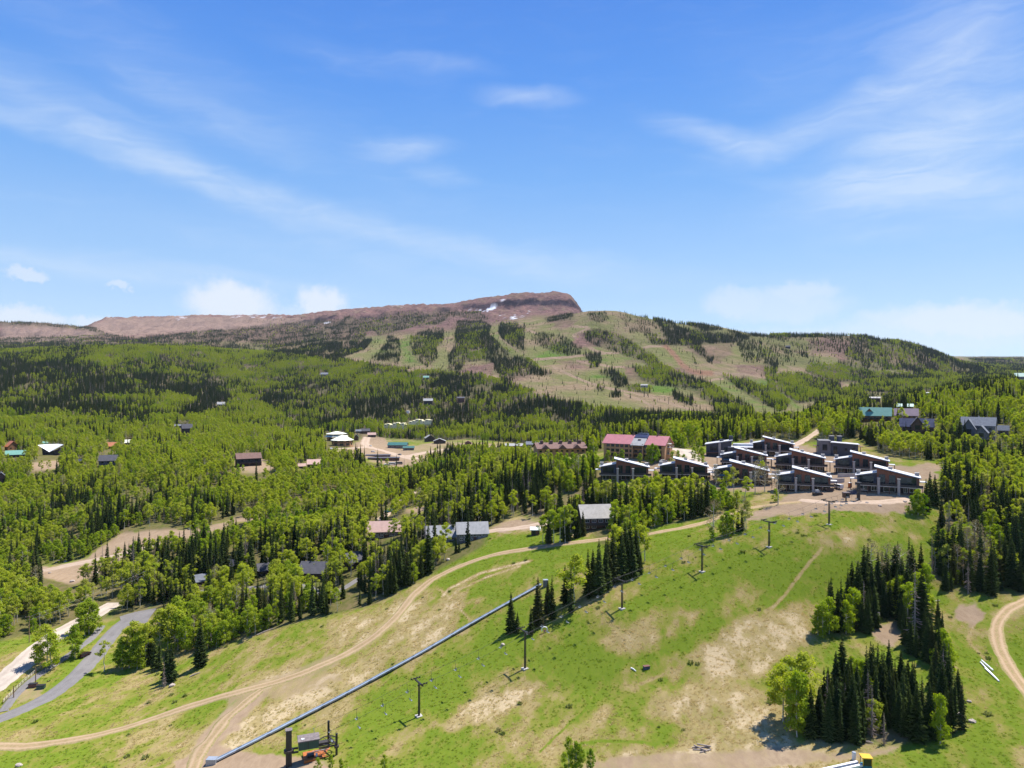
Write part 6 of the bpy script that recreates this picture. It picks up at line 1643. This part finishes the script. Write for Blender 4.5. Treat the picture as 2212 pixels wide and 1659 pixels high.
for txt, line in (("905,330,300 953,400,370 1007,460,430 1077,520,490 1160,540,515 1350,600,575 1418,600,570 1443,625,590 1578,780,735 1625,820,780 1773,880,830", 'chairlift crossing the red scar'), ("1940,960,910 2115,1085,1025", 'chairlift'), ("620,870,815 798,900,858 1160,980,890 1357,1040,985 1577,1110,1050", 'lower chairlift beside the long dirt road')):
    its = txt.split()
    for i, q in enumerate(its):
        x, yb, yt = map(float, q.split(','))
        u, v, hpx = 500 + x * .1243, 275 + yb * .1243, (yb - yt) * .1243
        p = hit(u, v); hm = hpx * p[1] / F
        if line == 'chairlift': lab = ('upper', 'lower')[i] + ' dark tower in the grassy run above the town houses'
        elif len(its) > 9 and i < 5: lab = rank[i] + ' thin tower climbing to the saddle skyline'
        elif len(its) > 9: lab = rank[i - 5] + f' thin tower of the {line}'
        else: lab = rank[i] + f' thin tower of the {line}'
        copy_thing(st, p, R(20), lab, 'far chairlift towers on the ski hill', hm)
p = hit(602, 384.0 + .3 if False else 385.5)
# ------------------------------------------------------------------ tree placement
# trees read one by one off the photograph: kind, (column, row) of the foot, height in pixels
SINGLE = """spruce 511,633,42 spruce 517.5,633,22 spruce 531,635,30 spruce 538,626,50 spruce 552,620,46 spruce 548,614,34 spruce 571,613,50 aspen 574,606,52 spruce 565,604,40 spruce 588,598,50 spruce 599,596,58 spruce 606,590,48 spruce 593,592,44
spruce 613,583,52 spruce 622,580,50 spruce 628,577,46 spruce 633,577,42 spruce 618,577,44 spruce 641,574,24 aspen 616,578,54 spruce 625,572,50 spruce 636,566,44 aspen 640,563,40 aspen 645,561,36 spruce 630,570,50 spruce 608,586,52 spruce 636,572,44 spruce 626,575,48
aspen 543,543,27 spruce 549,544,30 aspen 554,544,34 aspen 560,543,35 spruce 566,541,36 aspen 571,540,36 spruce 577,538,33 spruce 583,536,26 aspen 549,541,32 aspen 565,543,38
bare 713,540.5,42 young 712,541,14 young 722,537,22 young 727,536,25 aspen 734,534,26 spruce 738,532,25 spruce 742,531,24 aspen 746,530,30 young 730,534,18 bare 744.5,529,34
young 912,515,20 young 918,515,26 young 923,515,22 spruce 926,512,34 spruce 930,505,34 spruce 935,506,32 young 915,512,18
spruce 200.5,667,49 spruce 205,665,9 spruce 171.5,682,40 spruce 167,680,34 dead 164,687.5,27 spruce 155,669,32 spruce 160,670,30 aspen 104,671.5,32 young 122,669.5,33 young 119,668,24 aspen 133,667,46 young 129,668,40 young 141,668,38 aspen 146,666,44 young 137,669,34
young 75,658.5,34 aspen 72,657,30 young 51,667.5,36 aspen 47,664,40 bare 40,664,26 young 36,664,20 young 85,636,34 young 89,634,36 young 81,634,30 young 94,632,30 spruce 150,664,40 aspen 160,655,46 aspen 168,652,48 young 178,650,40 young 185,652,36 aspen 175,646,50
young 569,776,34 young 580,775,26 young 591,777,22 young 331,774,15 young 341,776,12 young 384,777,16 young 318,779,14 young 576,779,30
young 797,737,66 aspen 789,729,60 aspen 783,722,56 young 802,733,60 aspen 794,718,62 young 804,735,32 aspen 806,728,46 aspen 800,722,70 spruce 811,738,52 dead 812,734,26
spruce 819,736,50 spruce 829,741,56 spruce 837,738,62 spruce 843,736,52 dead 837,722,42 dead 845,718,36 spruce 853,736,64 spruce 848,728,60 spruce 859,728,54 dead 872,737,54 dead 868,724,56 spruce 863,733,46 spruce 883,735,26 spruce 876,718,54 spruce 899,733,52 spruce 893,722,54
spruce 917,742,58 spruce 922,737,62 spruce 910,735,44 young 940,744,50 young 936,738,44 spruce 945,735,46 spruce 951,733,50 spruce 962,730,50 spruce 955,722,48 spruce 949,703,58 spruce 944,694,54 spruce 936,686,46 spruce 958,708,40 spruce 939,671,50
spruce 842,681,50 spruce 836,690,40 spruce 824,712,46 spruce 828,706,40 spruce 832,718,44 spruce 848,700,42 young 858,692,34 young 852,688,32 young 862,696,36 spruce 870,700,46 spruce 878,694,52 spruce 873,690,46 spruce 884,699,50 spruce 888,692,44 spruce 882,705,56 spruce 901,698,50 spruce 895,703,44 spruce 908,706,46 spruce 905,716,52 spruce 890,712,48 spruce 866,712,48 spruce 857,712,50 young 868,706,30
dead 915,650,88 spruce 922,646,78 spruce 911,655,42 spruce 905,646,46 spruce 916,658,36 spruce 928,662,46 spruce 932,664,42 spruce 938,664,48 young 944,668,40 young 948,676,38 spruce 925,655,48
spruce 829,602,23 young 823,637,36 young 829,634,38 young 818,635,30 young 846,634,34 spruce 838,632,44 spruce 844,630,40 spruce 848,622,48 spruce 868,634,46 spruce 862,632,40 young 853,628,40 spruce 875,628,44 spruce 858,616,56 spruce 864,606,62 spruce 868,598,56 spruce 872,612,52 spruce 852,606,46 spruce 878,605,54 spruce 884,618,48 spruce 890,618,42 spruce 896,616,46 spruce 888,606,52 spruce 895,600,56 spruce 902,606,50 spruce 907,612,54 bare 899,597,54 bare 871,590,50 bare 886,592,50
spruce 848,612,44 young 842,618,30 young 892,612,32 young 900,610,34 spruce 912,600,56 spruce 909,586,50 spruce 882,584,34 spruce 886,594,46 spruce 912,618,50 young 917,612,40 aspen 908,625,44 spruce 902,622,40 young 926,600,36 spruce 921,590,48
dead 975,570,42 dead 984,574,38 dead 932,578,46 dead 962,560,32 bare 968,574,40 bare 958,580,36 bare 980,586,34 dead 990,556,34 bare 988,580,34 bare 974,569,50 bare 979,572,44 bare 966,566,40 bare 985,577,40 spruce 994,590,54 spruce 999,585,56 spruce 1005,583,48 spruce 1012,588,50 spruce 1020,592,36 spruce 1016,570,60 spruce 1022,566,62 spruce 953,575,52 spruce 948,570,46 spruce 960,570,50 spruce 943,572,44 spruce 938,568,50 spruce 951,590,22
bare 716,490,26 aspen 734,497,30 bare 755,494,34 bare 765,492,30 bare 778,505,38 young 776,502,14 aspen 745,500,24 aspen 727,499,28 bare 760,479,24 aspen 763,482,22 young 615,463,11 young 622,463,14 young 640,464,11 young 652,464,21 young 649,463,18 young 656,463,18 young 608,462,12 young 672,464,13 young 678,464,14 young 684,466,12 young 694,460,14 young 699,456,18 young 702,463,16 aspen 698,452,22
spruce 448,447,6 spruce 440,448,7 spruce 437.5,448.5,6.5""".replace('\n', ' ').split(' ')
trees = []           # kind, x, y, height, prototype, flag single
it = iter(SINGLE)
for kind, q in zip(it, it):
    u, v, hp = map(float, q.split(','))
    if v > 767:
        p = hit(u, 767); y = p[1] * (1 - (v - 767) / 1200); x = (u - CU) / F * y; p = np.array([x, y, float(ground(x, y))])
        hp = hp
    else:
        p = hit(u, v)
    trees.append((kind, p[0], p[1], hp * p[1] / F, 1))
for u, v, hp in [(457, 552, 24)]: pass
near_xy = np.array([(t[1], t[2]) for t in trees])

def seen(u, y, top):
    """whether the sight line row `top` at distance y clears everything nearer on that bearing"""
    j = np.clip(((u - US[0]) / (US[1] - US[0])).astype(int), 0, len(US) - 1)
    i = np.clip(np.searchsorted(YS, y * .985) - 1, 0, len(YS) - 1)
    return top < CMIN[i, j] + 1.0
VBOX = [(pg.min(0), pg.max(0), pg) for pg in VIS]
def hides(u, v, hp):
    """whether a tree standing at (u, v) would cover something the photograph shows"""
    for f in (1.0, .75, .5, .2):
        a, b = u, v - hp * f
        for m0, m1, pg in VBOX:
            if m0[0] < a < m1[0] and m0[1] < b < m1[1] and (v > m1[1] - 1 or inside(np.array([u]), np.array([v]), pg)[0]) and inside(np.array([a]), np.array([b]), pg)[0]:
                return True
    return False
for y0, y1, sp in ((165, 330, 3.0), (330, 620, 3.3), (620, 1200, 3.9), (1200, 2750, 5.0), (2750, 4600, 9.0)):
    xm = 1124 / F * y1 / 2
    gx, gy = np.meshgrid(np.arange(-600 / F * y1, 590 / F * y1, sp), np.arange(y0, y1, sp))
    x = gx.ravel() + RNG.uniform(-.48, .48, gx.size) * sp; y = gy.ravel() + RNG.uniform(-.48, .48, gx.size) * sp
    y = np.clip(y, y0, y1)
    u = x / y * F + CU
    ok = (u > -80) & (u < 1104); x, y, u = x[ok], y[ok], u[ok]
    z = ground(x, y); v = CV + (H - z) * F / y
    un = u + (fbm(x / 30, y / 30, 71) - .5) * 9 * np.clip(600 / y, .35, 1); vn = v + (fbm(x / 30, y / 30, 72) - .5) * 5 * np.clip(500 / y, .3, 1)
    dens, asp, hs = forest(un, vn)
    # trees keep company: open patches and stands of one kind
    gap = fbm(x / (10 + y * .012), y / (10 + y * .012), 73, 3)
    dens = dens * np.clip((gap - .30) / .14, .15 if y0 < 1200 else .35, 1)
    if y0 >= 1200:
        g2 = fbm(x / 34, y / 60, 74, 3)
        dens = np.where(dens < .45, dens * 1.3 * np.clip((g2 - .36) / .12, .12, 1), np.minimum(dens * 1.35, 1) * np.clip((g2 - .24) / .1, .3, 1))
    keep = RNG.random(len(x)) < dens
    for pg in CLEAR:
        (a0, b0), (a1, b1) = pg.min(0), pg.max(0)
        idx = np.nonzero(keep & (u > a0) & (u < a1) & (v > b0) & (v < b1))[0]
        if len(idx): keep[idx[inside(u[idx], v[idx], pg)]] = False
    x, y, u, v, asp, hs, z = (q[keep] for q in (x, y, u, v, asp, hs, z))
    if y0 < 1000:
        bad = np.zeros(len(x), bool)
        for Cc, w in ROADS:
            (a0, b0), (a1, b1) = Cc.min(0) - 12, Cc.max(0) + 12
            idx = np.nonzero((x > a0) & (x < a1) & (y > b0) & (y < b1))[0]
            if len(idx) == 0: continue
            st_ = max(1, len(Cc) // 90)
            bad[idx] |= seg_dist(x[idx], y[idx], Cc[::st_]) < np.interp(0, [0, 1], [w.mean(), 0]) + .6
        if y0 < 400:
            for i in range(0, len(near_xy)):
                bad |= np.hypot(x - near_xy[i, 0], y - near_xy[i, 1]) < 1.5
        x, y, u, v, asp, hs, z = (q[~bad] for q in (x, y, u, v, asp, hs, z))
    stand = fbm(x / (22 + y * .02), y / (22 + y * .02), 81, 3)
    rnk = np.clip((stand - .5) * 3.2 + .5, 0, 1) * .42 + RNG.random(len(x)) * .58
    is_asp = rnk < asp * .80 + .09
    age = fbm(x / 40, y / 40, 83)
    top = v - 14 * F / y
    vis = seen(u, y, top)
    for q in np.nonzero(vis)[0]:
        grow = 1 + .10 * min(max((y[q] - 600) / 700, 0), 1)
        if is_asp[q]:
            kind = 'young' if age[q] + RNG.normal(0, .07) > .56 else 'aspen'
            h = (RNG.uniform(4.5, 9.0) if kind == 'young' else RNG.uniform(7.5, 13.0)) * hs[q] * grow
            if RNG.random() < .03: kind, h = 'bare', h * 1.05
        else:
            kind = 'spruce'
            h = np.clip(RNG.normal(12.0, 3.6), 4.0, 19) * hs[q] * (.5 + .5 * grow)
            if RNG.random() < (.11 if y0 < 1200 else .13): kind, h = 'dead', h * .95
        if hides(u[q], v[q], h * F / y[q]) and RNG.random() < .95: continue
        trees.append((kind, x[q], y[q], h, 0))
print('trees', len(trees))

NAME = {'spruce': 'spruce_tree', 'aspen': 'aspen_tree', 'young': 'aspen_tree', 'dead': 'dead_tree', 'bare': 'bare_aspen_tree'}
CAT = {'spruce': 'spruce tree', 'aspen': 'aspen tree', 'young': 'aspen tree', 'dead': 'dead tree', 'bare': 'bare tree'}
LOOK = {'spruce': 'dark green spruce', 'aspen': 'yellowish aspen', 'young': 'bushy green aspen', 'dead': 'grey dead spruce', 'bare': 'thin budding aspen'}
LMA = np.array([(a, b) for _, a, b in LM]); LMN = [n for n, _, _ in LM]
SPOTS = [('asphalt road', hit(80, 675)), ('parking pad', hit(140, 615)), ('gravel road', hit(30, 655)), ('service track bend', hit(400, 608)), ('upper spruce grove', hit(880, 612)), ('lower spruce grove', hit(880, 715)), ('right bend track', hit(1000, 630)),
         ('right wood', hit(980, 575)), ('middle spruce clump', hit(595, 595)), ('hillside dirt road', hit(80, 562)), ('forest lane', hit(300, 585)), ('near forest edge', hit(250, 628)), ('track forest edge', hit(430, 570)), ('hut clump', hit(562, 541)), ('photo bottom edge', hit(570, 767))]
for n_, p_ in SPOTS:
    LMN.append(n_); LMA = np.vstack([LMA, p_[:2]])
def label_for(kind, x, y, h):
    d = np.hypot(LMA[:, 0] - x, LMA[:, 1] - y); i = int(np.argmin(d))
    dx, dy = x - LMA[i, 0], y - LMA[i, 1]
    size = {True: ('small', 'mid height', 'tall', 'very tall')}[True][int(np.digitize(h, (7.5, 11.5, 15.5)))]
    side = ('beside' if d[i] < 7 else ('right of' if dx > 0 else 'left of') if abs(dx) > abs(dy) else ('behind' if dy > 0 else 'in front of'))
    far_w = '' if d[i] < 14 else ('somewhat ' if d[i] < 32 else 'well ')
    return ' '.join(f'{size} {LOOK[kind]} {far_w}{side} the {LMN[i]}'.split()[:16]), f'{CAT[kind]}s near the {LMN[i]}'

# the three hundred that show largest of each kind become things of their own, the rest one mass of each kind
LIMIT = {'spruce_tree': 290, 'aspen_tree': 290, 'dead_tree': 90, 'bare_aspen_tree': 60}
order_ = sorted(range(len(trees)), key=lambda i: (-trees[i][4], -trees[i][3] / trees[i][2]))
count, mass = {}, {}
roots = {}
PR = random.Random(3)
for i in order_:
    kind, x, y, h, _ = trees[i]
    nm = NAME[kind]
    u = x / y * F + CU
    k = PR.randrange(len(PROTO[kind]))
    rot = PR.uniform(0, 6.283)
    wide = PR.uniform(.86, 1.16) * (1.0 if h > 8 else 1.15) * ((1.12 if trees[i][4] else .86) if kind == 'spruce' else .82 if trees[i][4] and kind == 'young' and y < 200 else 1.0)
    wide *= 1 - .2 * min(max((y - 330) / 250, 0), 1)
    z = float(ground(x, y)) - .1
    if count.get(nm, 0) < LIMIT[nm] and -10 < u < 1034:
        count[nm] = count.get(nm, 0) + 1
        cm, tm, ph = PROTO[kind][k]
        s = h / ph
        lab, grp = label_for(kind, x, y, h)
        key = (kind, k)
        if key not in roots:
            o = thing(nm, lab, CAT[kind], (x, y, z), rot, grp)
            o.scale = (s * wide, s * wide, s)
            link('crown', cm, o); link('trunk', tm, o)
            roots[key] = o
        else:
            o = copy_thing(roots[key], (x, y, z), rot, lab, grp, (s * wide, s * wide, s)); o['category'] = CAT[kind]
    else:
        mass.setdefault(nm, []).append((x, y, z, rot, h / PROTO[kind][k][2], wide, kind, k))
for kind in PROTO:                                   # every model needs one tree to copy its parts from
    for k in range(len(PROTO[kind])):
        if (kind, k) not in roots: print('no root for', kind, k)

MASSNAME = {'spruce_tree': ('spruce_forest', 'spruce wood'), 'aspen_tree': ('aspen_forest', 'aspen wood'), 'dead_tree': ('dead_tree_stand', 'dead trees'), 'bare_aspen_tree': ('bare_aspen_stand', 'bare aspens')}
def scatter(name, rows, sources, label):
    """one object whose points carry copies of the source meshes"""
    co = np.array([r[:3] for r in rows], np.float32)
    me = bpy.data.meshes.new(name)
    me.vertices.add(len(co)); me.vertices.foreach_set('co', co.ravel())
    for an, typ, vals in (('turn', 'FLOAT', [r[3] for r in rows]), ('tall', 'FLOAT', [r[4] for r in rows]), ('wide', 'FLOAT', [r[4] * r[5] for r in rows])):
        me.attributes.new(an, typ, 'POINT').data.foreach_set('value', np.array(vals, np.float32))
    keys = list(sources)
    me.attributes.new('model', 'INT', 'POINT').data.foreach_set('value', np.array([keys.index((r[6], r[7])) for r in rows], np.int32))
    o = link(name, me)
    tag(o, label, None, None, 'stuff')
    ng = bpy.data.node_groups.new(name, 'GeometryNodeTree')
    ng.interface.new_socket('Geometry', in_out='INPUT', socket_type='NodeSocketGeometry')
    ng.interface.new_socket('Geometry', in_out='OUTPUT', socket_type='NodeSocketGeometry')
    g = NT(ng)
    gi, go_ = g.add('NodeGroupInput'), g.add('NodeGroupOutput')
    def attr(nm, typ): 
        nd = g.add('GeometryNodeInputNamedAttribute', data_type=typ); nd.inputs['Name'].default_value = nm
        return next(s_ for s_ in nd.outputs if s_.enabled and s_.name == 'Attribute')
    turn = g.add('ShaderNodeCombineXYZ', {2: attr('turn', 'FLOAT')}).outputs[0]
    wd = attr('wide', 'FLOAT')
    size = g.add('ShaderNodeCombineXYZ', {0: wd, 1: wd, 2: attr('tall', 'FLOAT')}).outputs[0]
    join = g.add('GeometryNodeJoinGeometry')
    for i, key in enumerate(keys):
        j2 = g.add('GeometryNodeJoinGeometry')
        for src in sources[key]:
            oi = g.add('GeometryNodeObjectInfo', transform_space='ORIGINAL')
            oi.inputs['Object'].default_value = src
            ng.links.new(oi.outputs['Geometry'], j2.inputs[0])
        cmp_ = g.add('FunctionNodeCompare', data_type='INT', operation='EQUAL')
        ng.links.new(attr('model', 'INT'), cmp_.inputs[2]); cmp_.inputs[3].default_value = i
        ip = g.add('GeometryNodeInstanceOnPoints')
        ng.links.new(gi.outputs[0], ip.inputs['Points']); ng.links.new(cmp_.outputs[0], ip.inputs['Selection'])
        ng.links.new(j2.outputs[0], ip.inputs['Instance']); ng.links.new(turn, ip.inputs['Rotation']); ng.links.new(size, ip.inputs['Scale'])
        ng.links.new(ip.outputs[0], join.inputs[0])
    ng.links.new(join.outputs[0], go_.inputs[0])
    md = o.modifiers.new('scatter', 'NODES'); md.node_group = ng
    return o
for nm, rows in mass.items():
    src = {}
    for kind, k in sorted({(r[6], r[7]) for r in rows}):
        if (kind, k) in roots: src[(kind, k)] = list(roots[(kind, k)].children)
    rows = [r for r in rows if (r[6], r[7]) in src]
    scatter(MASSNAME[nm][0], rows, src, {'spruce_tree': 'dark spruces covering the farther valley sides and ski hill', 'aspen_tree': 'bright aspens covering the farther valley and hill', 'dead_tree': 'grey dead trees scattered through the far woods', 'bare_aspen_tree': 'thin budding aspens scattered in the far woods'}[nm])
print({k: len(v) for k, v in mass.items()}, count)

# ------------------------------------------------------------------ grass tufts, low scrub and stones on the open ground
def tuft_model(seed, n, spread, hgt, w):
    g = np.random.default_rng(seed); V, Fc = [], []
    for i in range(n):
        a = g.uniform(0, 6.283); r = spread * g.random() ** .6
        p = np.array([r * math.cos(a), r * math.sin(a), 0]); d = np.array([math.cos(a + g.normal(0, 1)), math.sin(a + g.normal(0, 1)), 0])
        s = np.array([-d[1], d[0], 0]) * w; t = d * hgt * g.uniform(.2, .9) + np.array([0, 0, hgt * g.uniform(.5, 1)])
        o_ = len(V); V += [p - s, p + s, p + t + s * .5, p + t - s * .5]; Fc.append((o_, o_ + 1, o_ + 2, o_ + 3))
    return np.array(V), np.array(Fc)
M['straw_tuft'] = leaf_mat('straw_tufts', ((.40, .31, .15), (.48, .38, .20), (.34, .29, .10), (.28, .27, .07)), .5)
M['green_tuft'] = leaf_mat('green_tufts', ((.16, .23, .025), (.20, .26, .035), (.25, .27, .05), (.30, .27, .08)), .5)
def tuft_set(name, label, mat, n, dry_lo, dry_hi, seed, size, model):
    g = np.random.default_rng(seed)
    y = np.sqrt(g.uniform(150 ** 2, 330 ** 2, n)); u = g.uniform(-40, 1064, n); x = (u - CU) / F * y
    fu = (u - US[0]) / (US[1] - US[0]); j = fu.astype(int); i = np.clip(np.searchsorted(YS, y) - 1, 0, len(YS) - 2)
    dv = dry[i, j] + (fbm(x / 4, y / 4, seed) - .5) * .5
    ok = (dv > dry_lo) & (dv < dry_hi) & (floor_[i, j] < .4) & (bare[i, j] < .45)
    x, y = x[ok], y[ok]
    bad = np.zeros(len(x), bool)
    for Cc, w in ROADS:
        (a0, b0), (a1, b1) = Cc.min(0) - 8, Cc.max(0) + 8
        idx = np.nonzero((x > a0) & (x < a1) & (y > b0) & (y < b1))[0]
        if len(idx): bad[idx] |= seg_dist(x[idx], y[idx], Cc[::max(1, len(Cc) // 60)]) < w.mean() - 1.6
    x, y = x[~bad], y[~bad]; z = ground(x, y) - .03
    v, f = model
    src = link('tuft', np_mesh('tuft', v, f, M[mat])); src.location = (x[0], y[0], z[0])
    tag(src, None, None, None, 'stuff'); src.name = name + '_clump'
    rows = [(x[q], y[q], z[q], g.uniform(0, 6.28), size * g.uniform(.6, 1.5), g.uniform(.8, 1.3), 't', 0) for q in range(len(x))]
    scatter(name, rows, {('t', 0): [src]}, label)
tuft_set('dry_grass', 'dry straw grass tufts over the meadow', 'straw_tuft', 60000, .50, 2, 901, .72, tuft_model(1, 16, .42, .34, .05))
tuft_set('green_grass', 'green grass tufts over the meadow', 'green_tuft', 50000, -1, .42, 902, .72, tuft_model(2, 16, .42, .30, .055))
tuft_set('low_shrubs', 'low scrub dotted over the open ground', 'shrub_leaf', 260, .25, .8, 903, .9, tuft_model(3, 46, .55, .55, .10))

# ------------------------------------------------------------------ thin mountain air
zlo, zhi = float(ZG.min()) - 1.5, float(ZG.max()) + 40
haze = MB().box(-14000, 14000, -200, 15000, zlo, zhi)
hm, hn, hout = new_mat('mountain_air')
vol = hn.add('ShaderNodeVolumePrincipled', {'Color': (.72, .84, 1.0), 'Density': 1.5e-5, 'Anisotropy': 0.2})
hn.t.links.new(vol.outputs[0], hout.inputs['Volume'])
ho = haze.build('haze', hm); ho['kind'] = 'stuff'
